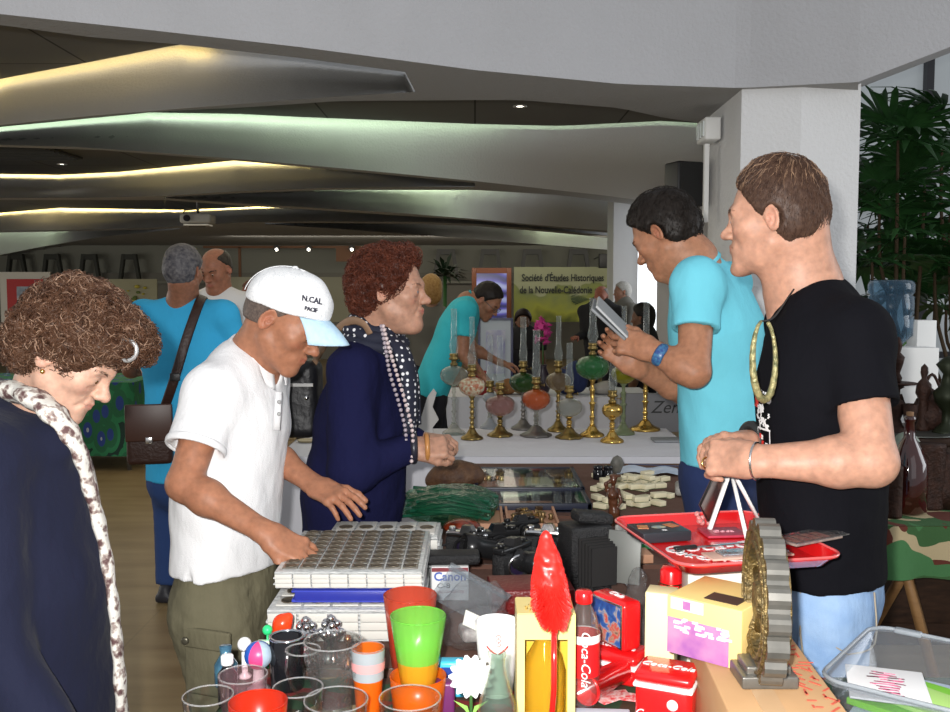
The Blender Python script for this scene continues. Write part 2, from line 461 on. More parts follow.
so.build('ceiling', [M_soffit, M_plaster])['kind'] = 'structure'
S('trim_1', tl, M_tile)
CV = (2.2, 2.2, 4, 3.5, 4.5, 4, 4, 4)
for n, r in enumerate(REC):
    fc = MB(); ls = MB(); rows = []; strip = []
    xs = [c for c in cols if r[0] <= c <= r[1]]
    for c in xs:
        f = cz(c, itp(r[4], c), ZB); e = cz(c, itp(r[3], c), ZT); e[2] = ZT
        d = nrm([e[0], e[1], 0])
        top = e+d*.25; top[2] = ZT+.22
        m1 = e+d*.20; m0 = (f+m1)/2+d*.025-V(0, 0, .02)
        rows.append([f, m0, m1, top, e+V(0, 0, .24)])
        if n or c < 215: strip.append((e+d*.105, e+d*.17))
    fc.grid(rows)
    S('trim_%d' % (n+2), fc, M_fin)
    for i in range(len(strip)-1):
        a, b = strip[i], strip[i+1]
        ls.add([q+V(0, 0, .058) for q in (a[0], b[0], b[1], a[1])], [(0, 3, 2, 1)])
    S('trim_%d' % (n+12), ls, mat('cove lamp %d' % n, (.8, .8, .8), emit=r[5]+(r[6]*CV[n],)))
# floor
def _floor(nt, b, co):
    N, L = nt.nodes, nt.links
    n = N.new('ShaderNodeTexNoise'); n.inputs['Scale'].default_value = 1.6; n.inputs['Detail'].default_value = 6; L.new(co((1, 5, 1)), n.inputs['Vector'])
    c = ramp(nt, n.outputs['Fac'], [(.3, (.19, .125, .055)), (.55, (.25, .175, .083)), (.75, (.29, .21, .105))])
    br = N.new('ShaderNodeTexBrick'); br.inputs['Scale'].default_value = 1; br.inputs['Brick Width'].default_value = 3.0; br.inputs['Row Height'].default_value = 1.5; br.inputs['Mortar Size'].default_value = .004
    br.inputs['Color1'].default_value = (1, 1, 1, 1); br.inputs['Color2'].default_value = (.95, .95, .95, 1); br.inputs['Mortar'].default_value = (.8, .8, .8, 1)
    L.new(co(), br.inputs['Vector'])
    m = N.new('ShaderNodeMixRGB'); m.blend_type = 'MULTIPLY'; m.inputs[0].default_value = 1; L.new(c, m.inputs[1]); L.new(br.outputs[0], m.inputs[2]); L.new(m.outputs[0], b.inputs['Base Color'])
M_floor = mat('tan vinyl floor', rough=.33, spec=.35, tex=_floor, bump=('noise', 9, .06, (1, 4, 1)))
S('floor', MB().box((0, 9, -.05), (26, 26, .1)), M_floor)
M_wall = mat('olive grey wall', (.26, .26, .22), .9, spec=.1, bump=('noise', 30, .2))
M_wallR = mat('white painted wall', (.52, .52, .53), .8, spec=.15, bump=('noise', 40, .25))
M_low = mat('lower wall panelling', (.20, .19, .16), .8)
w = MB(); w.box((0, YW+.1, 1.6), (26, .2, 3.2)); S('wall_back', w, M_wall)
S('wall_left', MB().box((-12.9, 9, 1.6), (.2, 26, 3.2)), M_wall)
# right hand wall: follows the columns
def wallrun(pts, z0, z1, th=.12):
    mb = MB()
    for a, b in zip(pts[:-1], pts[1:]):
        a, b = V(*a), V(*b); n = nrm([b[1]-a[1], -(b[0]-a[0])])*th
        mb.prism([tuple(a), tuple(b), tuple(b+n), tuple(a+n)], z0, z1)
    return mb
S('wall_right', wallrun([(1.9, 5.62), (2.36, 9.8), (2.10, 11.0)], 0, 3.1), M_wallR)
S('window_1', wallrun([(2.10, 11.05), (2.09, 12.25)], .9, 2.6, .03), mat('daylit glass', (.8, .85, .85), .1, emit=(.9, .95, 1, 1.6)))
S('wall_right_lower', wallrun([(2.12, 11.05), (2.12, 12.25)], 0, .9), M_wallR)
S('trim_30', wallrun([(2.14, 12.3), (1.80, 12.42), (1.80, 13.0)], 0, 3.1), M_wallR)
S('wall_right_far', wallrun([(1.95, 13.0), (4.4, 16.5), (3.6, YW)], 0, 3.1), M_wallR)
# pillar: outline traced in plan
pL = Z(743, 88.5, ZB); pR = Z(858, 82.5, ZB); pM = Z(807, 84, ZB)
YP = float(pL[1])+.02
pil = MB().prism([(pL[0], YP), (pM[0], YP-.05), (P(858, 200, YP+.02)[0], YP+.02), (P(858, 200, YP)[0]+.1, YP+.65), (pL[0]+.02, YP+.72)], 0, ZB+.3)
S('trim_31', pil, mat('pillar plaster', (.66, .66, .66), .85, spec=.15, bump=('noise', 55, .3, (1, 1, 1), .02)))
# beam right of the pillar and glazed wall behind the palms
M_glass = mat('window glass', (.3, .33, .34), .08, emit=(.72, .78, .82, .2))
g = MB().box((6.3, 9.2, 2.6), (7, .04, 5.0)); S('window_2', g, M_glass)
fr = MB()
for x in (2.85, 4.28, 5.3, 6.9): fr.box((x, 9.12, 2.6), (.07, .08, 5.0))
for z in (.9, 2.35, 4.2): fr.box((6.3, 9.12, z), (7, .08, .06))
S('window_3', fr, mat('dark window frame', (.03, .03, .035), .4))
S('wall_planter', MB().box((3.0, 5.08, .36), (3.2, .14, .72), bev=.01).box((3.0, 5.04, .74), (3.24, .26, .05)), mat('white low wall', (.72, .72, .73), .6, bump=('noise', 20, .15)))
S('baseboard_right', MB().box((3.0, 4.99, .05), (3.2, .03, .1)), mat('grey skirting', (.3, .3, .31), .5))
# ---- fittings on the ceiling and pillar
def spot(px, py, z, nm, lab):
    p = Z(px, py, z); t = thing(nm, lab, 'ceiling light', (p[0], p[1], z-.002))
    MB().lathe([(.03, -.004), (.055, -.004), (.055, .004), (.03, .004)], n=20, caps=False).build('rim', mat('downlight rim', (.5, .5, .48), .4), t)
    MB().lathe([(.0, .001), (.032, .001)], n=16, caps=False).build('bulb', mat('downlight bulb', (1, 1, 1), emit=(1, .93, .8, 9)), t)
spot(520, 106, ZT, 'downlight', 'small round ceiling downlight glowing in the grey recess near the pillar')
spot(62, 164, ZT, 'downlight', 'small round ceiling downlight glowing in the far left tiled recess')
p = Z(15, 151, ZT)
MBv = MB().box((0, 0, -.012), (1.0, .9, .02))
for k in range(8): MBv.box((0, -.38+k*.11, -.03), (.94, .03, .02), 1)
tag(MBv.build('ceiling_vent', [mat('vent black', (.02, .02, .02), .6), mat('vent slat', (.06, .06, .055), .5)], None, (p[0], p[1], ZT)), 'dark square air vent in the tiled ceiling at the far left', 'vent')
# projector
pc = P(198, 219, 13.2); t = thing('projector', 'white video projector hanging from the ceiling on a rod', 'projector', pc)
MB().box((0, 0, 0), (.42, .32, .13), bev=.03).box((0, 0, -.085), (.34, .24, .03), bev=.01).build('body', mat('projector white', (.55, .55, .52), .5), t)
MB().tube([(-.1, -.15, 0), (-.1, -.2, 0)], .045, 16).build('lens', mat('lens dark', (.03, .03, .04), .1), t)
MB().tube([(0, 0, .06), (0, 0, ZT-pc[2]-.01)], .02, 8).lathe([(.07, ZT-pc[2]-.03), (.07, ZT-pc[2])], n=12).build('ceiling_mount', mat('mount grey', (.12, .12, .12), .4), t)
MB().tube([(.0, 0, .14), (-.18, 0, .12), (-.24, 0, .0), (-.12, 0, -.1), (.1, 0, -.1)], .012, 6).tube([(0, 0, ZT-pc[2]-.05), (.12, 0, ZT-pc[2]-.02), (.22, 0, ZT-pc[2]+.0)], .014, 6).build('cable', mat('black cable', (.02, .02, .02), .5), t)
# speaker & emergency light on the pillar's left face
x0 = pL[0]
sp = P(709, 185, 5.45); sp[0] = x0-.12
t = thing('loudspeaker', 'small black box loudspeaker fixed to the side of the white pillar', 'speaker', sp, rz=.35)
MB().box((0, 0, 0), (.17, .15, .25), bev=.012).build('cabinet', mat('speaker black', (.012, .012, .013), .45), t)
MB().box((0, -.079, 0), (.15, .008, .23)).build('grille', mat('speaker grille', (.02, .02, .02), .8, bump=('voro', 400, .6)), t)
MB().tube([(.06, .02, 0), (.16, .06, 0)], .02, 8).build('bracket', mat('speaker black', (.02, .02, .02), .45), t)
el = P(720, 131, 5.2); el[0] = x0-.045
t = thing('emergency_light', 'white boxy emergency light on the pillar above the loudspeaker', 'light', el)
MB().box((0, 0, .0), (.085, .2, .12), bev=.01).build('housing', mat('white plastic', (.8, .8, .78), .4), t)
for k in range(3): MB().box((-.045, -.06+.06*k, .0), (.01, .04, .08)).build('lens', mat('clear lens', (.7, .75, .75), .15), t)
MB().box((-.01, 0, -.28), (.025, .03, .42)).build('cable_duct', mat('white plastic', (.8, .8, .78), .4), t)
# wooden cube ladder rack below speaker
rk = MB()
for k in range(7): rk.box((0, 0, -.08*k), (.14, .02, .012))
rk.box((-.06, 0, -.24), (.015, .02, .56)).box((.06, 0, -.24), (.015, .02, .56))
q = P(706, 208, 5.9)
tag(rk.build('wall_rack', mat('beige slats', (.42, .38, .33), .6), None, (1.78, 5.75, q[2]), .3), 'beige slatted rack on the wall below the black loudspeaker', 'rack')
# ---- back wall: trestle-like frames
M_tr = mat('grey trestle', (.12, .12, .115), .7); M_tr2 = mat('dark trestle', (.05, .052, .042), .7)
def aframe(px, wpx, m, lab, y0=247, y1=281):
    y1 = 281; a = P(px, y0, YW-.25); b = P(px, y1, YW-.25); h = a[2]-b[2]; W = wpx/950*(YW-.25)
    mb = MB()
    mb.box((0, 0, h-.062), (W*.44, .10, .115))
    for s in (-1, 1):
        mb.add([(s*W*.32, -.06, h), (s*W*.18, -.06, h), (s*W*.36, -.06, 0), (s*W*.5, -.06, 0), (s*W*.32, .06, h), (s*W*.18, .06, h), (s*W*.36, .06, 0), (s*W*.5, .06, 0)],
               [(0, 1, 2, 3), (4, 7, 6, 5), (0, 4, 5, 1), (2, 6, 7, 3), (0, 3, 7, 4), (1, 5, 6, 2)])
    tag(mb.build('trestle', m, None, (b[0], YW-.25, b[2])), lab, 'trestle', 'trestle frames high on the back wall')
LT = 'grey folded trestle frame on the high ledge, %s'
for i, (px, s) in enumerate([(446, 'between the auburn hair and the bushy plant'), (490, 'above the framed television screen'), (532, 'over the left end of the green banner'), (578, 'beside the small far black speaker')]): aframe(px, 27, M_tr, LT % s, 249, 276)
for i, (px, s) in enumerate([(17, 'leftmost of all on the dim wall'), (53, 'second from the left edge'), (90, 'third from the left, above the red picture wall'), (130, 'fourth from the left, next to the grey-haired man'), (-20, 'at the far left wall end')][:4]): aframe(px, 22, M_tr2, 'dark trestle frame on the high ledge, '+s, 254, 280)
a = P(330, 281, YW-.3); S('trim_33', MB().box((-.5, YW-.16, P(400, 281, YW-.25)[2]-.026), (25, .3, .05)), M_wall)
S('trim_34', MB().box((-.9, YW-.05, 0.95), (24, .12, 1.9)), M_low)
# small far speaker
q = P(603, 261, YW-2.2); tag(MB().box((0, 0, 0), (.16, .15, .28), bev=.01).tube([(0, .06, .1), (.1, 2.1, .12)], .015, 6).build('loudspeaker', mat('speaker black', (.012, .012, .013), .45), None, q), 'tiny black loudspeaker high on the far wall above the green banner', 'speaker')
# banner
bl, br_ = P(514, 267, 19.4), P(611, 322, 19.4); W = br_[0]-bl[0]; H = bl[2]-br_[2]
t = thing('banner', 'long green and yellow printed banner with French words about historical studies', 'banner', (bl[0]+W/2, 19.4, br_[2]))
def _ban(nt, b, co):
    N, L = nt.nodes, nt.links
    s = N.new('ShaderNodeSeparateXYZ'); L.new(co(), s.inputs[0])
    n = N.new('ShaderNodeTexNoise'); n.inputs['Scale'].default_value = 2.2; L.new(co(), n.inputs['Vector'])
    m = N.new('ShaderNodeMath'); m.operation = 'MULTIPLY_ADD'; L.new(s.outputs['Z'], m.inputs[0]); m.inputs[1].default_value = .75; L.new(n.outputs['Fac'], m.inputs[2])
    c = ramp(nt, m.outputs[0], [(.42, (.10, .12, .02)), (.62, (.36, .38, .05)), (.95, (.22, .26, .09)), (1.0, (.38, .40, .24))])
    L.new(c, b.inputs['Base Color'])
bn = MB(); rows = []
for j in range(9): rows.append([(-W/2+W*i/16, .02*math.sin(i*.9+j*.1), H*j/8) for i in range(17)])
bn.grid(rows); bo = bn.build('sheet', mat('banner print', rough=.6, tex=_ban), t)
TM = mat('banner lettering', (.03, .035, .03), .6)
def bt(s, x, z, size, m=TM, **k): text_obj('lettering', s, size*.93, m, t, RM((x, -.035, z), rx=PI/2), ext=.002, **k)
bt("Société d'Études Historiques", .0*W, H*.80, .215, sx=.72, bold=.004); bt("de la Nouvelle-Calédonie", -.07*W, H*.58, .215, sx=.72, bold=.004)
bl2 = MB()
for k in range(8):
    a = -.5+k*.16; cx, cz_ = W*.28, H*.42
    bl2.add([(cx, -.04, cz_), (cx+.3*math.cos(a)+.02, -.045, cz_+.22*math.sin(a)), (cx+.3*math.cos(a+.05), -.045, cz_+.22*math.sin(a)+.02)], [(0, 1, 2)])
    bl2.add([(cx, -.04, cz_), (cx-.4*math.cos(a)+.02, -.045, cz_-.2*math.sin(a)), (cx-.4*math.cos(a+.05), -.045, cz_-.2*math.sin(a)+.02)], [(0, 1, 2)])
bl2.build('printed_leaves', mat('dark green print', (.03, .06, .03), .6), t)
# framed screen / painting behind the bending man
a, b = P(472, 268, 18), P(511, 330, 18); W = b[0]-a[0]; H = a[2]-b[2]
t = thing('television', 'wooden framed screen glowing violet behind the bending man in teal', 'television', ((a[0]+b[0])/2, 18, b[2]))
fm = MB()
for s in (-1, 1): fm.box((s*(W/2-.04), 0, H/2), (.09, .1, H), bev=.01)
fm.box((0, 0, H-.05), (W-.17, .1, .1)).box((0, 0, .04), (W-.17, .1, .08)); fm.build('frame', mat('red brown wood', (.16, .05, .02), .4), t)
def _scr(nt, b_, co):
    N, L = nt.nodes, nt.links
    s = N.new('ShaderNodeTexWave'); s.bands_direction = 'Z'; s.inputs['Scale'].default_value = 1.3; s.inputs['Distortion'].default_value = 6; L.new(co(), s.inputs['Vector'])
    c = ramp(nt, s.outputs['Fac'], [(0, (.03, .03, .12)), (.5, (.12, .10, .5)), (1, (.45, .5, .8))]); L.new(c, b_.inputs['Emission Color']); b_.inputs['Emission Strength'].default_value = .55
MB().box((0, 0, H/2), (W-.12, .04, H-.14)).build('screen', mat('violet screen', (.05, .05, .1), .2, tex=_scr), t)
# posters at the far left
def poster(px0, py0, px1, py1, Y, name, lab, cols_, fr=None):
    a, b = P(px0, py0, Y), P(px1, py1, Y); W = b[0]-a[0]; H = a[2]-b[2]
    t = thing(name, lab, 'poster', ((a[0]+b[0])/2, Y, b[2]))
    MB().box((0, 0, H/2), (W, .03, H)).build('board', mat(name+lab[:12]+' board', cols_[0], .7), t)
    if len(cols_) > 1: MB().box((W*.0, -.02, H*.5), (W*.72, .012, H*.72)).build('picture', mat(name+lab[:12]+' picture', cols_[1], .6), t)
    if len(cols_) > 2: MB().box((W*.05, -.03, H*.5), (W*.42, .012, H*.42)).build('inset', mat(name+lab[:12]+' inset', cols_[2], .6, noise=(9, .6, (.4, .45, .5))), t)
    for s in (-1, 1): MB().box((s*W*.4, 0, -b[2]/2), (.04, .04, b[2])).build('leg', M_tr, t)
    return t, W, H
poster(0, 272, 52, 322, 14.5, 'poster', 'white poster board with a red edged picture on the far left wall', [(.55, .52, .45), (.4, .02, .02), (.08, .1, .14)])
PT = poster(106, 279, 158, 320, 16, 'poster', 'cream poster with faint yellow plants left of the blue shirted man', [(.42, .4, .26)])
a = P(132, 296, 15.9)
lf = MB()
for k in range(26): lf.sphere((rnd.uniform(-.34, .34), 0, rnd.uniform(-.2, .22)), rnd.uniform(.012, .035), 6, k % 2, sc=(1.6, .3, 1))
lf.build('printed_flowers', [mat('yellow petals', (.5, .42, .05), .6), mat('dull green petals', (.15, .2, .05), .6)], PT[0], (0, -.03, PT[2]*.5))
t, W, H = poster(226, 277, 352, 322, 15.5, 'poster', 'long pale display panel lettered radio behind the white cap', [(.40, .39, .28)])
text_obj('lettering', 'radio', .30, mat('black lettering', (.02, .02, .02), .6), t, RM((-W/2+.40, -.02, H*.62), rx=PI/2), shear=.3)
rb = MB(); a = P(283, 247, 19.8)
rb.box((0, 0, 0), (3.3, .05, .05)).box((-.9, 0, -.5), (.05, .05, 1.0)).box((1.5, 0, -.15), (.8, .04, .3)); 
tag(rb.build('display_rail', mat('rust rail', (.16, .07, .03), .6), None, a), 'rust coloured display rail with spots high behind the white cap', 'rail')
for i, (px, s) in enumerate([(277, 'leftmost on the rust rail'), (309, 'middle one on the rust rail'), (352, 'rightmost, beside the navy woman hair')]):
    q = P(px, 248.5, 19.7); q2 = thing('spotlight', 'tiny lit spotlight, '+s, 'spotlight', q, group='spotlights on the rust rail')
    MB().lathe([(.05, -.06), (.07, .03), (.02, .06)], n=10, M=RM(rx=PI/2)).build('shade', mat('mount grey'), q2)
    MB().sphere((0, -.04, -.02), .035, 8).build('bulb', mat('downlight bulb'), q2)
# ================================================================ PEOPLE
def head_sdf(v, F, old=0, jaw=1.0, nose=1.0, ears=True, neck=None, nr=.056, lips=1.0, goatee=0):
    s = F.s
    E = lambda c, r, k=.015, op='u': v.ell(F.p(*c), r, F, k*s, op)
    G = lambda a, b, ra, rb, k=.012, op='u': v.seg(F.p(*a), F.p(*b), ra*s, rb*s, k*s, op)
    if neck is not None: v.seg(F.p(0, -.028, -.05), neck, nr*s, nr*1.08, .03); v.seg(F.p(0, -.05, .0), np.asarray(neck)*.5+F.p(0, -.045, -.05)*.5, .045*s, .045*s, .03)
    E((0, -.014, .036), (.075, .097, .083), .02); E((0, .024, -.028), (.060, .063, .086), .03)
    E((0, .018, -.074), (.047*jaw, .050, .036), .03)
    for q in (-1, 1):
        G((q*.050*jaw, -.004, -.052), (q*.014, .070, -.100), .017, .016, .025)
        G((q*.040, .072, .021), (0, .083, .022), .011, .010, .02)
        E((q*.044, .054, -.018), (.020, .022, .018), .03)
    E((0, .076, -.101), (.021*jaw, .016, .015), .02)
    E((0, .077, -.062), (.030, .018, .022), .02)
    for q in (-1, 1):
        E((q*.032, .094, .002), (.020, .014, .0125), .014, 's')
        E((q*.031, .0735, .000), (.0165, .0150, .0135), .006)
        E((q*.032, .0905, -.0005), (.0115, .008, .0038), .003, 's')
        if old:
            G((q*.016, .094, -.036), (q*.031, .080, -.068), .0025, .002, .012, 's')
            G((q*.018, .090, -.017), (q*.044, .079, -.018), .0012, .001, .008, 's')
            G((q*.05, .066, .012), (q*.062, .04, .018), .0012, .0008, .005, 's')
    G((0, .082, .014), (0, .103*1.0, -.022), .0075, .0095*nose, .012)
    E((0, .106+.004*(nose-1), -.027), (.0115*nose, .013*nose, .0105*nose), .01)
    for q in (-1, 1):
        E((q*.0125, .097, -.031), (.0075, .010, .0075), .006)
        E((q*.0062, .104, -.0385), (.0035, .005, .003), .003, 's')
        G((q*.023, .082, -.057), (0, .0945, -.0545), .003*lips, .0052*lips, .006)
        G((q*.021, .082, -.0615), (0, .0925, -.0640), .003*lips, .0062*lips, .006)
        G((q*.026, .084, -.0588), (0, .101, -.0590), .0008, .0016, .003, 's')
    if ears:
        for q in (-1, 1):
            R = F.R @ np.array(Matrix.Rotation(q*.45, 3, 'Z')) @ np.array(Matrix.Rotation(-.2, 3, 'X'))
            v.ell(F.p(q*.079, -.014, -.004), V(.006, .0185, .031)*s, None, .006, 'u', R)
            v.ell(F.p(q*.083, -.0115, .000), V(.006, .0125, .0215)*s, None, .003, 's', R)
            v.ell(F.p(q*.079, -.008, -.006), V(.006, .008, .012)*s, None, .004, 'u', R)
            v.ell(F.p(q*.083, -.006, -.005), V(.006, .0055, .0085)*s, None, .003, 's', R)
    if goatee: E((0, .084, -.108), (.016, .016, .014), .01)
def face_spots(F, lip=(.50, .14, .11), red=(.62, .24, .16), st=.5):
    s = F.s; r = []
    r.append((F.p(0, .094, -.059), V(.026, .014, .011)*s, lip, .8, F))
    r.append((F.p(0, .108, -.028), V(.018, .016, .014)*s, red, st, F))
    for q in (-1, 1):
        r.append((F.p(q*.045, .07, -.025), V(.022, .025, .02)*s, red, st, F))
        r.append((F.p(q*.082, -.012, -.004), V(.012, .024, .034)*s, red, st*1.2, F))
    return r
HANDL = (.072, .080, .074, .058)
def hand_sdf(v, H, side, curl=(.5, .6, .7, .8), spread=.08, thumb=(.5, .3), sc=1.0, th_in=0.0):
    """H: frame at the wrist, y towards the fingers, z = back of the hand; side=+1 thumb on +x"""
    s = sc
    v.box(H.p(side*.002, .050*s, -.001), V(.038*s, .046*s, .0125*s), H, .0120*s, .018)
    v.seg(H.p(0, -.012, 0), H.p(0, .022*s, 0), .026*s, .027*s, .02, lat=H.d(1, 0, 0), fl=.72)
    v.seg(H.p(side*.020*s, .018*s, -.008*s), H.p(side*.030*s, .048*s, -.010*s), .017*s, .014*s, .015)
    tips = []
    for i in range(4):
        x = side*(.030-.0198*i)*s; a = side*(1.5-i)*spread
        p = np.array([x, .090*s-(.006*s if i == 3 else 0), .001])
        d = np.array([math.sin(a), math.cos(a), 0.]); c = curl[i] if hasattr(curl, '__len__') else curl
        v.ell(H.p(*p), V(.0098, .011, .0105)*s, H, .008)
        ang = 0; r0 = (.0092, .0094, .0090, .0080)[i]*s
        for j, f in enumerate((.44, .31, .25)):
            ang += c*(.75, 1.0, .7)[j]
            q = p+HANDL[i]*s*f*np.array([d[0]*math.cos(ang), d[1]*math.cos(ang), -math.sin(ang)])
            v.seg(H.p(*p), H.p(*q), r0*(1-.09*j), r0*(.92-.09*j), .003); p = q
        tips.append(H.p(*p))
    a, b = thumb
    p = np.array([side*.030*s, .030*s, -.008*s]); dirn = nrm([side*math.sin(a), math.cos(a), -.25-th_in])
    for j, (l, r) in enumerate(((.040, .0125), (.032, .0108), (.026, .0100))):
        q = p+dirn*l*s; v.seg(H.p(*p), H.p(*q), r*s, r*s*.92, .006); p = q
        dirn = nrm(dirn+np.array([-side*b, .0, -b*.5]))
    tips.append(H.p(*p)); return tips
def arm_sdf(v, sh, el, wr, ru=.046, rf=.040, rw=.026, H=None):
    sh, el, wr = (np.asarray(q, float) for q in (sh, el, wr))
    v.seg(sh, el, ru*1.12, ru*.86, .02)
    m = el+(wr-el)*.28
    v.seg(el, m, rf*.98, rf*1.04, .02); lat = H.d(1, 0, 0) if H is not None else None
    if lat is not None: v.seg(m, wr, rf, rw, .02, lat=lat, fl=.95, fl2=.74)
    else: v.seg(m, wr, rf, rw*.9, .02)
def handframe(wr, fing, back, sc=1.0):
    y = nrm(fing); z = nrm(np.asarray(back, float)-np.dot(back, y)*y); f = Frame(wr, sc=sc); f.R = np.stack([np.cross(y, z), y, z], 1); return f
def rings(v, rs, lat, k=.03, grow=0):
    for (p, w, d), (p2, w2, d2) in zip(rs[:-1], rs[1:]):
        v.seg(p, p2, w+grow, w2+grow, k, lat=lat, fl=(d+grow)/(w+grow), fl2=(d2+grow)/(w2+grow))
def bbox(pts, m): pts = np.array(pts); return pts.min(0)-m, pts.max(0)+m
def skinmat(name, var=(.92, .9, .88)):
    return mat(name, rough=.48, spec=.35, sss=.12, vcol='col', noise=(60, .3, var), bump=[('noise', 220, .12, (1, 1, 1), .003), ('noise', 35, .12, (1, 1, 1), .006)])
def eyes(F, parent, iris=(.10, .05, .02)):
    for q in (-1, 1):
        mb = MB(); c = F.p(q*.031, .0740, 0)
        mb.sphere(c, .0125*F.s, 16)
        A = nrm(F.d(q*.05, 1, -.12)); p0 = c+A*.0108*F.s
        M = Matrix.Translation(Vector(p0)) @ Vector(A).to_track_quat('Z', 'Y').to_matrix().to_4x4()
        mb.lathe([(.0058*F.s, 0), (.0058*F.s, .0004), (.0052*F.s, .0016*F.s), (.0028*F.s, .0022*F.s)], n=16, mi=1, M=M, caps=False)
        mb.lathe([(.0028*F.s, .0022*F.s), (0, .0025*F.s)], n=12, mi=2, M=M, caps=False)
        mb.build('eye', [mat('eye white', (.62, .58, .55), .15), mat('iris%s' % (iris,), iris, .1), mat('pupil', (.004, .004, .004), .05)], parent)
def brows(F, parent, col, dens=70, thick=.0006):
    r = random.Random(3); ps = []
    for q in (-1, 1):
        for i in range(dens):
            t = r.random(); b = V(q*(.014+.036*t), .0935-.020*t*t-.001+.0, .0195+.006*math.sin(t*2.4)+r.uniform(-.0028, .0028))
            d = V(q*.008, -.002*t, .0015*(1-2*t)); ps.append([F.p(*(b+d*u)) for u in (0, .5, 1)])
    me = tubes('eyebrows', ps, np.full((len(ps), 3), thick), 3)
    link('eyebrows', me, mat('brow hair%s' % (col,), col, .7), parent)
def hair_strands(v, n, dirfn, length, rad, seed, lift=.004, mask=None, K=6, curl=0, clen=.02):
    """strands starting on the surface of hair volume v"""
    rg = np.random.default_rng(seed)
    idx = np.argwhere((v.a < .0) & (v.a > -v.h*1.2)); idx = idx[rg.integers(0, len(idx), n)]
    p = v.lo+v.h*(idx+rg.random((n, 3)))
    if mask is not None: p = p[mask(p)]
    g = np.gradient(v.a)
    ii = np.clip(((p-v.lo)/v.h).astype(int), 0, np.array(v.a.shape)-1)
    nr_ = np.stack([q[tuple(ii.T)] for q in g], 1); nr_ /= np.linalg.norm(nr_, axis=1, keepdims=True)+1e-9
    paths = []; L = length*(.6+.8*rg.random(len(p)))[:, None]
    d = dirfn(p, nr_, rg)
    ph = rg.random(len(p))*6.28; sgn = np.where(rg.random(len(p)) > .5, 1, -1)
    for k in range(K):
        t = k/(K-1)
        ii = np.clip(((p-v.lo)/v.h).astype(int), 0, np.array(v.a.shape)-1)
        dist = v.a[tuple(ii.T)][:, None]
        off = nr_*lift
        q = p+off-nr_*dist
        if curl:
            b = np.cross(nr_, d); b /= np.linalg.norm(b, axis=1, keepdims=True)+1e-9
            a = ph+sgn*t*clen
            q = q+curl*(np.cos(a)[:, None]*b+np.sin(a)[:, None]*nr_)
        paths.append(q); p = p+d*L/(K-1)
        ii = np.clip(((p-v.lo)/v.h).astype(int), 0, np.array(v.a.shape)-1)
        nn = np.stack([z[tuple(ii.T)] for z in g], 1); ln = np.linalg.norm(nn, axis=1, keepdims=True); nr_ = np.where(ln > 1e-4, nn/(ln+1e-9), nr_)
        d = d-(d*nr_).sum(1, keepdims=True)*nr_; d /= np.linalg.norm(d, axis=1, keepdims=True)+1e-9
    paths = np.stack(paths, 1)
    K_ = np.linspace(0, 1, K); r = rad*(1-.75*K_**2)[None, :]*(.7+.6*rg.random(len(p)))[:, None]
    return paths, r
def hairmat(name, c1, c2, sc=60, rough=.5): return mat(name, c1, rough, spec=.22, noise=(sc, .55, c2))
def cap_hair_sdf(v, F, g=.008, cutz=-.055, front=.055, side=.004, puff=0):
    """short hair volume hugging the skull, cut along a hairline; side: how far down in front of the ears"""
    s = F.s
    v.ell(F.p(0, -.014, .036), V(.076+g, .098+g, .083+g+puff), F, 0); v.ell(F.p(0, -.035, -.005), V(.072+g*.6, .078+g*.6, .075), F, .02)
    # face opening
    v.plane(F.p(0, front, .075), F.d(0, .80, -.62), .008)
    v.plane(F.p(0, .015, -.022), F.d(0, .86, -.50), .006)
    v.plane(F.p(0, -.05, cutz), F.d(0, .30, -1), .006)
    for q in (-1, 1): v.ell(F.p(q*.083, -.012, -.008), V(.018, .024, .034), F, .004, 's')
def collar(name, c, n, r, m, parent, h=.035, gap=.5, fwd=None, flare=.022, nn=40, th=.0035):
    """turned-down polo collar round the neck; c centre at the neck base, n axis"""
    n = nrm(n); f = nrm(np.asarray(fwd)-np.dot(fwd, n)*n); s_ = np.cross(f, n)
    def ringp(rr, hh, a): return c+n*hh+rr*(math.cos(a)*f+math.sin(a)*s_)
    rows = []
    for j in range(7):
        row = []
        for i in range(nn+1):
            a = gap*.5+(2*PI-gap)*i/nn
            e = math.exp(-((min(a, 2*PI-a))/.7)**2)
            prof = [(r, -.006), (r-.001, h*.6), (r+.002, h), (r+.007, h*.96), (r+flare*.6, h*.5), (r+flare, h*.02), (r+flare-.004, -.002)][j]
            dz = -.028*e*(1 if j >= 4 else .25) ; dr = .014*e*(j >= 4)
            row.append(ringp(prof[0]+dr, prof[1]+dz-.016*e, a))
        rows.append(row)
    mb = MB().grid(rows); o = mb.build(name, m, parent)
    md = o.modifiers.new('s', 'SOLIDIFY'); md.thickness = th; return o
def curve_tube(name, pts, r, m, parent, n=10, closed=False, flat=1.0, up=(0, 0, 1)):
    return MB().tube(smooth_pts(pts, 6, closed), r, n, closed=closed, flat=flat, up=up).build(name, m, parent)
def smooth_pts(pts, n=6, closed=False):
    P_ = [np.asarray(p, float) for p in pts]; N = len(P_); out = []
    g = (lambda i: P_[i % N]) if closed else (lambda i: P_[max(0, min(N-1, i))])
    for i in range(N if closed else N-1):
        a, b, c, d = g(i-1), g(i), g(i+1), g(i+2)
        for k in range(n):
            t = k/n; out.append(.5*((2*b)+(c-a)*t+(2*a-5*b+4*c-d)*t*t+(-a+3*b-3*c+d)*t**3))
    if not closed: out.append(P_[-1])
    return out
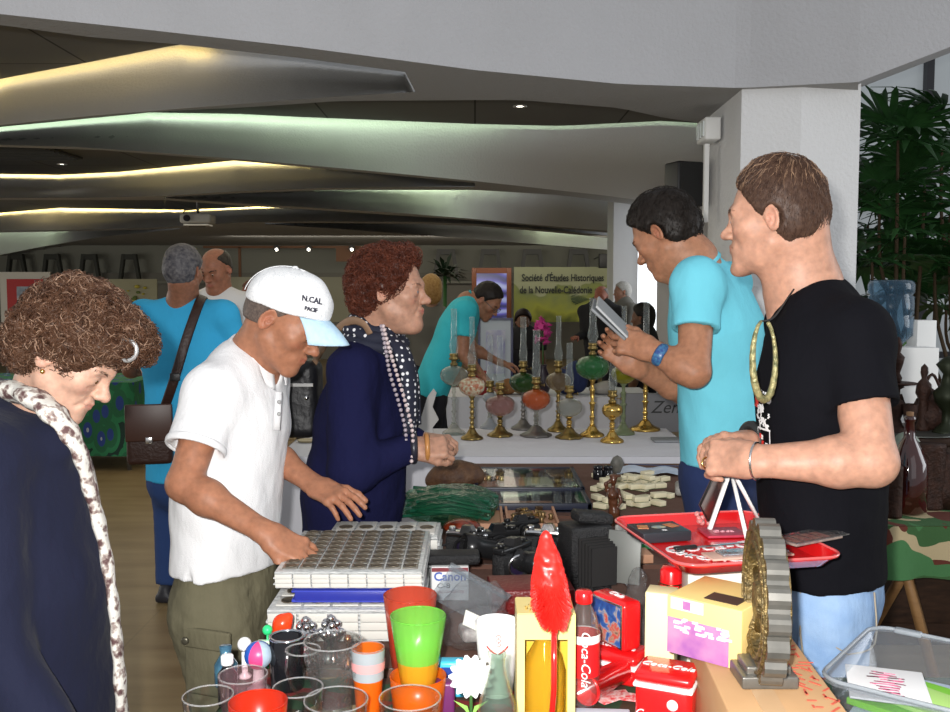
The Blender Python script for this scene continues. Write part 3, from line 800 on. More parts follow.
def shoe(name, ankle, fwd, m, parent, z=0, L=.27):
    f = nrm([fwd[0], fwd[1], 0]); l = np.cross([0, 0, 1.], f); a = np.array([ankle[0], ankle[1], z])
    F = Frame(a); F.R = np.stack([l, f, V(0, 0, 1)], 1)
    v = Vol(a-.22, a+V(.22, .22, .16), .006)
    v.box(F.p(0, .055, .022), V(.045, L/2, .022), F, .018, .01).ell(F.p(0, -.02, .05), V(.04, .06, .055), F, .02).ell(F.p(0, .10, .035), V(.045, .085, .035), F, .02)
    v.plane(a+V(0, 0, .003), V(0, 0, -1))
    o = link('shoe', v.mesh('shoe'), m, parent); return o
def folds(v, f, band=.03): v.disp(f, band)
def trousers(parent, pel, knees, ankles, m, lat, wp=.17, dp=.125, rk=.075, ra=.065, h=.009, name='trousers', top=.1, rt=.095, cut=None, wr=.003):
    pel = np.asarray(pel, float)
    pts = [pel+V(0, 0, top), pel-V(0, 0, .1)]+[np.asarray(k) for k in knees]+[np.asarray(a) for a in ankles]
    lo, hi = bbox(pts, .25); hi[2] = pel[2]+top+.03
    v = Vol(lo, hi, h)
    v.seg(pel+V(0, 0, top), pel-V(0, 0, .02), wp*.93, wp, .03, lat=lat, fl=dp/wp)
    l = nrm(lat)
    for q, k, a in zip((-1, 1), knees, ankles):
        hp = pel+l*q*wp*.47-V(0, 0, .05)
        v.seg(hp, k, rt*1.08, rk, .04); v.seg(k, a, rk, ra, .03)
        v.plane(np.asarray(a), nrm(np.asarray(a)-np.asarray(k)), .004, lo=np.asarray(a)-.14, hi=np.asarray(a)+.14)
    v.plane(pel+V(0, 0, top-.005), V(0, 0, 1), .004)
    v.disp(lambda x, y, z: wr*n3(x*1.0, y*1.0, z*.5, 38, 2)+wr*.6*n3(x, y, z*1.4, 70, 5))
    return link(name, v.mesh(name), m, parent)
fabric_bump = [('noise', 26, .3, (1, 1, .6), .012), ('noise', 900, .15, (1, 1, 1), .002)]
def yawdir(yaw): return V(-math.sin(yaw), math.cos(yaw), 0)
def rightdir(yaw): return V(math.cos(yaw), math.sin(yaw), 0)
rad = math.radians
def person(label, c, floor_z=0):
    return thing('person', label, 'person', (c[0], c[1], floor_z))
def unparent_fix(t):
    """parts were built in world coordinates: make them relative to their thing"""
    loc = np.array(t.location); 
    for o in kids(t):
        o.location = tuple(-loc+np.array(o.location))
def cranks(v, F, rr, k=.02): pass
def make_shirt(v, tr, lat, shoulders, neckb, grow=.0, shr=.066, trap=.05):
    """tr: rings (point, halfwidth, halfdepth) from hem to upper chest"""
    rings(v, tr, lat, .035, grow)
    a, b = shoulders; n = np.asarray(neckb, float)
    top = tr[-1][0]
    for s in (a, b):
        v.seg(s, top, shr+grow, tr[-1][2]*.85+grow, .05)
        v.seg(s, n-V(0, 0, .028), shr*.80+grow, trap+grow, .04)

# ---------------------------------------------------------------- A: woman at the left edge
def woman_left():
    d = 1.92; F = Frame(P(71, 357, d), rad(-92), rad(37), rad(-2), .95)
    t = person('elderly woman with curly brown hair, navy jacket and printed scarf, at the left edge', P(20, 500, 1.95))
    nb = P(30, 432, 2.0)
    lo, hi = bbox([F.o, nb, P(20, 520, 1.95)], .2)
    v = Vol(lo, hi, .0032); head_sdf(v, F, old=1, neck=nb, nr=.05, jaw=.95, nose=1.12, lips=.85)
    v.ell(F.p(0, .045, -.105), V(.03, .035, .02), F, .03)      # soft chin
    v.seg(nb, P(15, 520, 1.95), .08, .1, .04)
    me = v.mesh('body'); paint(me, face_spots(F, (.55, .22, .18), (.72, .34, .26), .4), (.70, .43, .32)); link('body', me, skinmat('pale skin'), t)
    eyes(F, t); brows(F, t, (.16, .09, .06), 60, .0005)
    # hair: core volume and curls
    hv = Vol(F.o-.26, F.o+.26, .005)
    hv.ell(F.p(0, -.018, .050), V(.105, .120, .105), F, 0).ell(F.p(0, .068, .092), V(.082, .060, .046), F, .04).ell(F.p(0, -.075, -.01), V(.09, .06, .075), F, .03)
    hv.ell(F.p(0, .125, -.058), V(.15, .118, .130), F, .01, 's'); hv.plane(F.p(0, 0, -.085), F.d(0, .1, -1), .01)
    for q in (-1, 1): hv.ell(F.p(q*.095, -.004, -.022), V(.045, .028, .036), F, .004, 's')
    hv.disp(lambda x, y, z: .012*n3(x, y, z, 95, 1)+.006*n3(x, y, z, 210, 2))
    m1 = hairmat('auburn grey hair', (.022, .009, .005), (.09, .045, .025), 70, .5)
    hm = link('hair', hv.mesh('hair'), m1, t)
    def dr(p, n, rg):
        q = rg.normal(size=p.shape)+np.array(F.d(0, .2, -.8)); q -= (q*n).sum(1, keepdims=True)*n; return q/np.linalg.norm(q, axis=1, keepdims=True)
    for k, (nn, ln, cr, cl, rr, mm) in enumerate(((3600, .062, .0065, 11, .0010, hairmat('auburn curls', (.030, .012, .007), (.12, .06, .035), 30, .35)), (800, .05, .007, 10, .0010, hairmat('greying curls', (.13, .075, .05), (.30, .19, .13), 40, .35)))):
        pa, r = hair_strands(hv, nn, dr, ln, rr, 5+k, lift=.006, K=14, curl=cr, clen=cl)
        link('curls', tubes('curls', pa, r, 4), mm, hm)
    c = F.p(.065, .105, .100)
    MB().tube([c+.020*(math.cos(a)*F.d(0, 0, 1)+math.sin(a)*F.d(0, 1, 0)) for a in np.linspace(0, 2*PI, 24)[:-1]], .0045, 8, closed=True).build('hair_clip', mat('silver clip', (.6, .6, .6), .25, .7), t)
    MB().sphere(F.p(.0845, -.002, -.034), .005, 10).build('earring', mat('gold', (.8, .5, .15), .25, 1), t)
    # jacket
    lat = rightdir(rad(-97)+0)
    rs = [(P(30, 905, 1.97), .21, .17), (P(27, 712, 1.95), .205, .168), (P(22, 590, 1.95), .20, .165), (P(6, 480, 1.97), .19, .150), (P(-8, 440, 2.0), .15, .10)]
    sh = [P(-18, 462, 1.82), P(20, 440, 2.14)]
    lo, hi = bbox([r[0] for r in rs]+sh, .3)
    v = Vol(lo, hi, .0065); make_shirt(v, rs, lat, sh, P(20, 425, 2.0), 0, .075, .07)
    v.seg(sh[0], P(44, 440, 1.93), .06, .045, .04); v.seg(P(10, 430, 1.95), P(52, 446, 1.92), .055, .04, .03)
    v.seg(sh[0], P(-10, 640, 1.74), .078, .066, .03); v.seg(P(-10, 640, 1.74), P(70, 770, 1.70), .064, .052, .02)
    v.plane(rs[0][0], V(0, 0, -1), .005)
    f0 = P(85, 600, 1.8)
    v.disp(lambda x, y, z: .0035*n3(x, y, z*.6, 22, 3)+.002*n3(x*1.5, y, z, 50, 5), .02)
    M_navy = mat('navy jersey jacket', (.010, .012, .030), .85, spec=.2, sheen=.05, bump=[('noise', 14, .5, (1, 1, .6), .02), ('noise', 500, .3, (1, 1, 1), .002)])
    jk = link('jacket', v.mesh('jacket'), M_navy, t)
    # hand at the end of the near sleeve (below the frame)
    H = handframe(P(72, 775, 1.70), V(.15, .1, -1), V(-.3, -1, .1)); hv2 = Vol(H.o-.12, H.o+.24, .004); hand_sdf(hv2, H, -1, .5); me = hv2.mesh('hand'); paint(me, [], (.70, .43, .32)); link('hand', me, skinmat('pale skin'), t)
    # scarf: band round the neck and long end down the front
    M_sc = mat('printed scarf', rough=.75, tex=_scarf, bump=fabric_bump)
    pts = [P(-12, 402, 2.10), P(4, 392, 1.96), P(30, 396, 1.87), P(56, 416, 1.82), P(77, 446, 1.83), P(89, 485, 1.86), P(103, 540, 1.89), P(113, 600, 1.90), P(118, 655, 1.91), P(122, 712, 1.92), P(124, 800, 1.93)]
    mb = MB(); sp = smooth_pts(pts, 7)
    rr = np.interp(np.arange(len(sp)), [0, 7, 18, 30, 50, len(sp)], [.032, .040, .036, .024, .019, .025])
    mb.tube(sp, list(rr*(1+.12*np.sin(np.arange(len(sp))*1.3))), 14, flat=.55, up=(.3, .1, 1))
    mb.tube(smooth_pts([P(8, 392, 2.05), P(38, 402, 2.08), P(66, 428, 2.06), P(86, 470, 2.04), P(98, 540, 2.02)], 6), .026, 12, flat=.6)
    mb.build('scarf', M_sc, t)
    # skirt, legs hidden
    v = Vol(P(30, 905, 1.97)*V(1, 1, 0)-V(.25, .25, 0), P(30, 905, 1.97)+V(.25, .25, .1), .012)
    b = P(30, 905, 1.97); v.seg(b+V(0, 0, .06), V(b[0], b[1], .35), .18, .2, lat=lat, fl=.8); v.plane(V(0, 0, .36), V(0, 0, -1)); link('skirt', v.mesh('skirt'), mat('dark skirt', (.02, .02, .03), .9), t)
    v = Vol(V(b[0]-.2, b[1]-.2, 0), V(b[0]+.2, b[1]+.2, .45), .008)
    for s in (-1, 1): v.seg(V(b[0], b[1]+s*.08, .42), V(b[0], b[1]+s*.08, .09), .05, .035)
    me = v.mesh('legs'); paint(me, [], (.7, .43, .32)); link('legs', me, skinmat('pale skin'), t)
    for s in (-1, 1): shoe('shoe', V(b[0], b[1]+s*.08, 0), V(1, 0, 0), mat('black leather', (.01, .01, .01), .4), t)
    unparent_fix(t)
def _scarf(nt, b, co):
    N, L = nt.nodes, nt.links
    n = N.new('ShaderNodeTexNoise'); n.inputs['Scale'].default_value = 48; n.inputs['Detail'].default_value = 3; L.new(co(), n.inputs['Vector'])
    L.new(ramp(nt, n.outputs['Fac'], [(.38, (.10, .05, .05)), (.46, (.34, .28, .25)), (.52, (.70, .68, .62)), (.66, (.62, .60, .56)), (.72, (.16, .10, .10))]), b.inputs['Base Color'])

# ---------------------------------------------------------------- B: man in white cap and polo shirt
def _pique(nt, b, co):
    pass
M_polo = mat('white pique cotton', (.76, .76, .77), .85, spec=.15, bump=[('noise', 11, .55, (1, 1, .55), .02), ('voro', 420, .35, (1, 1, 1), .002)])
def man_cap():
    Y = rad(-103); F = Frame(P(286, 320, 2.45), Y, rad(33), 0, 1.02)
    t = person('man in a white mottled cap and white polo shirt leafing through coin albums', P(230, 560, 2.45))
    nb = P(256, 356, 2.50)
    sh = [P(213, 394, 2.36), P(262, 378, 2.68)]
    el1, wr1 = P(184, 484, 2.24), P(268, 534, 2.16); el2, wr2 = P(268, 452, 2.62), P(316, 486, 2.52)
    tr = [(P(227, 562, 2.48), .190, .128), (P(229, 490, 2.48), .180, .122), (P(236, 425, 2.50), .190, .122), (P(240, 392, 2.52), .15, .095)]
    lat = rightdir(Y)
    H1 = handframe(wr1, P(303, 552, 2.17)-wr1, V(.05, -.55, .83)); H2 = handframe(wr2, P(352, 506, 2.42)-wr2, V(.1, -.55, .83))
    pts = [F.o, nb, el1, wr1, el2, wr2, tr[0][0], wr1+V(.15, 0, -.03), wr2+V(.15, 0, 0)]+sh
    lo, hi = bbox(pts, .16); lo[2] = tr[1][0][2]-.1
    v = Vol(lo, hi, .0034)
    head_sdf(v, F, neck=nb, nr=.055, jaw=1.05, nose=1.1)
    arm_sdf(v, sh[0], el1, wr1, .046, .041, .027, H1); hand_sdf(v, H1, 1, (.22, .28, .34, .42), .07, (.6, .2))
    # far hand: palm up-ish, fingers resting on the page
    arm_sdf(v, sh[1], el2, wr2, .046, .040, .027, H2); hand_sdf(v, H2, -1, (.25, .3, .35, .45), .06, (.7, .25))
    v.seg(nb, tr[2][0], .07, .10, .03)
    me = v.mesh('body'); paint(me, face_spots(F, (.42, .13, .09), (.55, .20, .12), .5), (.46, .205, .118)); link('body', me, skinmat('tanned skin'), t)
    eyes(F, t); brows(F, t, (.03, .02, .015), 60)
    hv = Vol(F.o-.2, F.o+.2, .004); cap_hair_sdf(hv, F, .003, cutz=-.035); link('hair', hv.mesh('hair'), hairmat('cropped dark hair', (.06, .045, .04), (.16, .12, .10), 160), t)
    # shirt
    lo, hi = bbox([r[0] for r in tr]+sh+[el1, el2, nb], .24)
    v = Vol(lo, hi, .0055)
    s1 = sh[0]+(el1-sh[0])*.62; s2 = sh[1]+(el2-sh[1])*.62
    v.seg(sh[0], s1, .066, .072, .03); v.plane(s1, nrm(el1-sh[0]), .003); v.seg(s1-nrm(el1-sh[0])*.004, el1, .056, .056, 0, 's')
    v.seg(sh[1], s2, .066, .068, .03); make_shirt(v, tr, lat, sh, nb, 0, .064, .055)
    v.plane(tr[0][0]-V(0, 0, .0), V(0, 0, -1), .003)
    # side vents at the hem
    vc = P(226, 560, 2.48)+lat*.19
    v.seg(vc+V(0, 0, -.03), vc+V(0, 0, .035), .020, .003, .0, 's')
    v.seg(nb+V(0, 0, .0), F.p(0, .05, -.13), .058, .03, .02, 's')
    v.disp(lambda x, y, z: .0055*n3(x+z*.5, y, z*.7-x*.3, 20, 3)+.0030*n3(x+z*.4, y, z*.6, 46, 7), .02)
    so = link('polo_shirt', v.mesh('polo_shirt'), M_polo, t)
    ax = nrm(el1-sh[0]); u0 = nrm(np.cross(ax, V(0, 1, 0))); w0 = np.cross(ax, u0)
    MB().tube([s1+.071*(math.cos(a)*u0+math.sin(a)*w0)-ax*.006 for a in np.linspace(0, 2*PI, 33)[:-1]], .0045, 8, closed=True, flat=2.2, up=ax).build('cuff', M_polo, so)
    collar('collar', nb+V(-.004, 0, -.004), F.p(0, -.02, -.05)-nb+V(0, 0, .05), .066, M_polo, so, .036, .5, V(.9, -.35, -.1), .026)
    # placket and buttons
    pk = MB(); a = P(281, 398, 2.44)
    pk.tube([P(279, 392, 2.42), P(277, 430, 2.405)], .011, 6, flat=.3, up=(1, -1, 0)); pk.build('placket', M_polo, so)
    for py in (402, 414): MB().lathe([(0, .002), (.005, .002), (.0055, 0)], n=12, M=Matrix.Translation(Vector(P(279, py, 2.40)))@Matrix.Rotation(PI/2, 4, 'X')).build('button', mat('grey button', (.3, .3, .3), .4), so)
    # cap
    M_cap = mat('mottled white cap cloth', rough=.9, tex=_cap, bump=[('noise', 24, .35, (1, 1, 1), .006)])
    cv = Vol(F.o-.22, F.o+.24, .004)
    CF = Frame(F.p(0, -.016, .026), Y, rad(17), 0, 1)
    cv.ell(CF.p(0, 0, .012), V(.092, .112, .092), CF, 0); cv.ell(CF.p(0, .05, .02), V(.075, .062, .072), CF, .03); cv.plane(CF.p(0, 0, .0), CF.d(0, 0, -1), .004)
    cv.ell(CF.p(0, -.002, -.004), V(.083, .103, .085), CF, .0, 's')
    cv.disp(lambda x, y, z: .0028*n3(x, y, z, 55, 4), .02)
    cp = link('cap', cv.mesh('cap'), M_cap, t)
    # brim: curved sheet
    rows = []
    for i in range(25):
        a = -.88+1.76*i/24
        row = []
        for k in range(9):
            e = k/8; R0 = .086
            x = math.sin(a)*(R0+.000+.006*e); y0 = math.cos(a)*.108
            L = .082*math.cos(a*1.4)**.6 if abs(a*1.4) < PI/2 else 0
            y = y0+L*e; z = -.026*e-.020*e*e-.030*(x/.086)**2*(.35+.65*e)+.006
            row.append(CF.p(x, y, z))
        rows.append(row)
    br = MB().grid(rows).build('brim', mat('pale blue brim', (.40, .60, .76), .85, bump=fabric_bump, noise=(90, .4, (.52, .68, .80))), cp)
    md = br.modifiers.new('s', 'SOLIDIFY'); md.thickness = .004
    MB().sphere(CF.p(0, -.005, .106), .008, 12, sc=(1, 1, .6)).build('top_button', M_cap, cp)
    sm = MB()
    for k in range(6):
        th = k*PI/3+.5; sm.tube([CF.p(.0935*math.sin(th)*math.sin(e), .114*math.cos(th)*math.sin(e)+.004*math.cos(th), .012+.0945*math.cos(e)) for e in np.linspace(.05, 1.5, 14)], .0012, 5)
    sm.build('seam', M_cap, cp)
    M = Matrix.Translation(Vector(CF.p(.066, .088, .045))) @ Matrix([list(CF.d(-.72, .66, 0))+[0], list(CF.d(-.2, -.25, .95))+[0], list(CF.d(.66, .70, .25))+[0], [0, 0, 0, 1]]).transposed()
    for j, s in enumerate(('N.CAL', 'PACIF')):
        text_obj('embroidery', s, .020-.006*j, mat('dark thread', (.03, .03, .05), .7), cp, M @ Matrix.Translation((0, .004-.024*j, .003)), ext=.001, bold=.0005)
    # watch-free wrists; shorts
    pel = P(228, 588, 2.48); kn = [P(226, 770, 2.40), P(250, 770, 2.56)]; lz = .40
    kn = [V(pel[0]+.03, pel[1]-.10, .50), V(pel[0]+.05, pel[1]+.10, .50)]; an = [V(pel[0]+.01, pel[1]-.11, .36), V(pel[0]+.03, pel[1]+.11, .36)]
    M_kh = mat('khaki cargo cotton', (.155, .140, .090), .9, spec=.15, bump=[('noise', 12, .6, (1, 1, .5), .03), ('noise', 700, .2, (1, 1, 1), .002)], noise=(8, .3, (.125, .115, .072)))
    pt = trousers(t, pel, kn, an, M_kh, -lat, .175, .125, .098, .095, .006, 'cargo_shorts', .10, .100, wr=.006)
    pz = MB(); c0 = V(pel[0]-.02, pel[1]-.2, .60)
    pz.box((pel[0]-.00, pel[1]-.195, .60), (.13, .02, .16), rz=-.35, bev=.008).box((pel[0]-.00, pel[1]-.204, .665), (.135, .016, .05), rz=-.35, bev=.006); pz.build('cargo_pocket', M_kh, pt)
    MB().lathe([(0, .004), (.004, .004), (.009, .003), (.010, 0)], n=16, M=RM((pel[0]-.055, pel[1]-.200, .66), rx=PI/2)).build('pocket_button', mat('brass button', (.12, .11, .08), .35, .6), pt)
    v = Vol(V(pel[0]-.12, pel[1]-.25, 0), V(pel[0]+.2, pel[1]+.25, .5), .007)
    for k, a in zip(kn, an): v.seg(k, V(a[0], a[1], .09), .055, .036)
    me = v.mesh('legs'); paint(me, [], (.46, .205, .118)); link('legs', me, skinmat('tanned skin'), t)
    for a in an: shoe('shoe', a, V(1, -.3, 0), mat('black leather', (.01, .01, .01), .4), t)
    unparent_fix(t)
def _cap(nt, b, co):
    N, L = nt.nodes, nt.links
    v = N.new('ShaderNodeTexNoise'); v.inputs['Scale'].default_value = 55; v.inputs['Detail'].default_value = 3; v.inputs['Distortion'].default_value = 2.5; L.new(co(), v.inputs['Vector'])
    L.new(ramp(nt, v.outputs['Fac'], [(.40, (.80, .80, .80)), (.47, (.74, .75, .76)), (.49, (.50, .52, .54)), (.51, (.76, .77, .78)), (.7, (.80, .80, .80))]), b.inputs['Base Color'])

# ---------------------------------------------------------------- E: woman in navy with polka dot scarf
def _dots(nt, b, co):
    N, L = nt.nodes, nt.links
    v = N.new('ShaderNodeTexVoronoi'); v.inputs['Scale'].default_value = 55; v.inputs['Randomness'].default_value = .35; L.new(co(), v.inputs['Vector'])
    L.new(ramp(nt, v.outputs['Distance'], [(0, (.72, .72, .74)), (.26, (.72, .72, .74)), (.30, (.012, .014, .03)), (1, (.012, .014, .03))]), b.inputs['Base Color'])
def woman_navy():
    d = 2.87; Y = rad(-98); F = Frame(P(393, 291, d), Y, rad(2), 0, .97)
    t = person('elderly woman with auburn curls in a navy cardigan, spotted scarf and long beads', P(360, 520, 2.95))
    nb = P(372, 345, 2.92)
    el1, wr1 = P(352, 470, 2.72), P(415, 448, 2.80)
    H1 = handframe(wr1, V(1, .12, .02), V(.0, -.75, .66), .97)
    el2, wr2 = P(385, 455, 3.10), P(420, 440, 3.0); H2 = handframe(wr2, V(.95, -.30, .0), V(.0, -.2, .95), .95)
    pts = [F.o, nb, wr1, wr2, P(355, 420, 2.95), wr1+V(.16, 0, 0)]
    lo, hi = bbox(pts, .17)
    v = Vol(lo, hi, .0036); head_sdf(v, F, old=1, neck=nb, nr=.048, jaw=.98, nose=1.15, lips=.9)
    v.ell(F.p(0, .045, -.112), V(.03, .04, .018), F, .03)
    v.seg(wr1-V(.12, 0, .03), wr1, .034, .025, .01); hand_sdf(v, H1, 1, (1.0, 1.1, 1.15, 1.2), .03, (.35, .5))
    v.seg(wr2-V(.10, 0, .03), wr2, .034, .025, .01); hand_sdf(v, H2, -1, (.9, 1.0, 1.1, 1.1), .03, (.3, .5))
    v.seg(nb, P(358, 420, 2.95), .07, .1, .04); v.seg(P(358, 420, 2.95), wr1-V(.12, 0, .03), .05, .034); v.seg(P(358, 420, 2.95), wr2-V(.1, 0, .03), .05, .034)
    me = v.mesh('body'); paint(me, face_spots(F, (.50, .14, .12), (.62, .27, .19), .5), (.56, .31, .215)); link('body', me, skinmat('aged skin'), t)
    eyes(F, t, (.1, .12, .14)); brows(F, t, (.14, .07, .04), 50, .0005)
    hv = Vol(F.o-.22, F.o+.22, .005)
    hv.ell(F.p(0, -.022, .045), V(.098, .118, .092), F, 0).ell(F.p(0, .055, .088), V(.075, .045, .035), F, .04).ell(F.p(0, -.085, -.005), V(.088, .055, .075), F, .03)
    hv.plane(F.p(0, .083, .065), F.d(0, .75, -.65), .01); hv.plane(F.p(0, .028, -.02), F.d(0, .96, -.25), .01); hv.plane(F.p(0, -.03, -.065), F.d(0, .45, -1), .01)
    hv.disp(lambda x, y, z: .011*n3(x, y, z, 90, 6)+.005*n3(x, y, z, 200, 2))
    hm = link('hair', hv.mesh('hair'), hairmat('auburn hair', (.028, .008, .005), (.08, .022, .012), 70, .4), t)
    def dr(p, n, rg):
        q = rg.normal(size=p.shape)*.8+np.array(F.d(0, -.4, -.8)); q -= (q*n).sum(1, keepdims=True)*n; return q/np.linalg.norm(q, axis=1, keepdims=True)
    pa, r = hair_strands(hv, 2300, dr, .055, .0013, 8, lift=.005, K=12, curl=.007, clen=9)
    link('curls', tubes('curls', pa, r, 4), hairmat('auburn curls bright', (.034, .009, .006), (.15, .045, .025), 40, .35), hm)
    lat = rightdir(Y)
    tr = [(P(352, 560, 2.98), .19, .155), (P(354, 490, 2.97), .185, .152), (P(364, 420, 2.96), .185, .142), (P(368, 372, 2.95), .15, .10)]
    sh = [P(352, 372, 2.80), P(378, 362, 3.12)]
    lo, hi = bbox([r_[0] for r_ in tr]+sh+[el1, wr1, wr2], .24)
    v = Vol(lo, hi, .006); make_shirt(v, tr, lat, sh, nb, 0, .068, .055)
    v.seg(sh[0], el1, .072, .070, .03); v.seg(el1, wr1-V(.02, 0, 0), .066, .043, .03)
    v.seg(sh[1], el2, .07, .062, .03); v.seg(el2, wr2-V(.02, 0, 0), .06, .042, .03)
    v.seg(wr1-V(.03, 0, .005), wr1+V(.03, 0, .005), .034, .036, 0, 's')
    v.plane(tr[0][0], V(0, 0, -1), .004)
    v.disp(lambda x, y, z: .005*n3(x+z*.5, y, z*.8-x*.4, 24, 9)+.0025*n3(x, y, z, 55, 3), .02)
    cd = link('cardigan', v.mesh('cardigan'), mat('deep navy knit', (.009, .010, .042), .9, spec=.1, bump=[('noise', 13, .6, (1, 1, .6), .02), ('noise', 500, .25, (1, 1, 1), .002)]), t)
    # scarf
    M_d = mat('spotted scarf', rough=.8, tex=_dots, bump=fabric_bump)
    mb = MB(); c = nb+V(.012, 0, .030)
    for j, (rr, hh, r) in enumerate(((.064, .02, .026), (.074, -.005, .028), (.080, -.032, .028))):
        mb.tube([c+V(rr*math.cos(a)*1.0, rr*math.sin(a)*1.05, hh-.022*math.cos(a)+.004*math.sin(5*a+j)) for a in np.linspace(0, 2*PI, 37)[:-1]], [r*(1+.15*math.sin(i*.9+j*2)) for i in range(36)], 12, closed=True, flat=.8)
    sp = smooth_pts([P(392, 338, 2.86), P(402, 352, 2.82), P(409, 378, 2.81), P(411, 410, 2.81), P(408, 448, 2.82)], 8)
    mb.tube(sp, list(np.interp(range(len(sp)), [0, 10, 20, len(sp)], [.03, .036, .03, .026])), 12, flat=.5, up=(1, -1, 0))
    mb.tube(smooth_pts([P(398, 345, 2.95), P(411, 375, 2.93), P(414, 425, 2.93)], 8), .028, 12, flat=.5, up=(1, -1, 0))
    mb.build('scarf', M_d, t)
    # beads: two strands
    for st, (off, m) in enumerate(((0, (.55, .45, .45)), (7, (.35, .3, .34)))):
        pts = smooth_pts([P(383-off*.3, 322, 2.80), P(389-off*.5, 345, 2.765), P(397-off, 372, 2.765), P(406-off, 402, 2.77), P(413-off, 432, 2.78), P(412-off, 460, 2.78)], 12)
        bd = MB(); acc = 0; last = pts[0]
        for p in pts:
            acc += np.linalg.norm(p-last); last = p
            if acc > .0125: bd.sphere(p-V(0, .012+.008*(st == 0), 0), .0062, 8); acc = 0
        bd.build('bead_necklace', mat('beads%d' % st, m, .3, coat=.3), t)
    # bangles
    for k, (dx, m, r) in enumerate(((.035, (.45, .2, .06), .0075), (-.005, (.02, .02, .03), .012))):
        c = wr1+nrm(H1.d(0, 1, 0))*dx
        MB().tube([c+.037*(math.cos(a)*H1.d(1, 0, 0)+math.sin(a)*H1.d(0, 0, 1)) for a in np.linspace(0, 2*PI, 29)[:-1]], r, 10, closed=True).build('bangle' if k == 0 else 'wristwatch', mat('bangle%d' % k, m, .35), t)
    # trousers below
    pel = tr[0][0]+V(0, 0, -.02); kn = [V(pel[0]+.02, pel[1]-.1, .48), V(pel[0]+.02, pel[1]+.1, .48)]; an = [V(pel[0], pel[1]-.1, .08), V(pel[0], pel[1]+.1, .08)]
    trousers(t, pel, kn, an, mat('black slacks', (.008, .008, .012), .9), -lat, .18, .14, .075, .07, .012)
    for a in an: shoe('shoe', a, V(1, 0, 0), mat('black leather', (.01, .01, .01), .4), t)
    unparent_fix(t)
    # her black shoulder bag (a thing of its own, hung on her shoulder)
    c = P(294, 398, 3.08); b = thing('shoulder_bag', 'black leather shoulder bag hanging behind the woman in navy on a tan strap', 'bag', c)
    bv = Vol(c-.2, c+.2, .006); bv.box(c, (.088, .07, .125), None, .035, 0); bv.disp(lambda x, y, z: .004*n3(x, y, z, 30, 2)); me = bv.mesh('body'); me.transform(Matrix.Translation(Vector(-c))); link('bag_body', me, mat('black leather bag', (.006, .006, .008), .5, bump=('noise', 60, .3)), b)
    MB().box((0, -.072, .05), (.15, .008, .01)).build('zip', mat('zip metal', (.4, .4, .4), .3, 1), b)
    for q in ((-.04, -.078, -.03), (.055, -.078, .01)): MB().sphere(q, .008, 10).build('stud', mat('silver', (.7, .7, .7), .2, 1), b)
    MB().tube([np.array(q)-c for q in smooth_pts([P(310, 370, 3.08), P(328, 340, 2.97), P(347, 322, 2.86), P(362, 323, 2.80), P(370, 334, 2.80)], 6)], .013, 8, flat=.25, up=(0, -1, .5)).build('strap', mat('tan strap', (.25, .15, .09), .6), b)

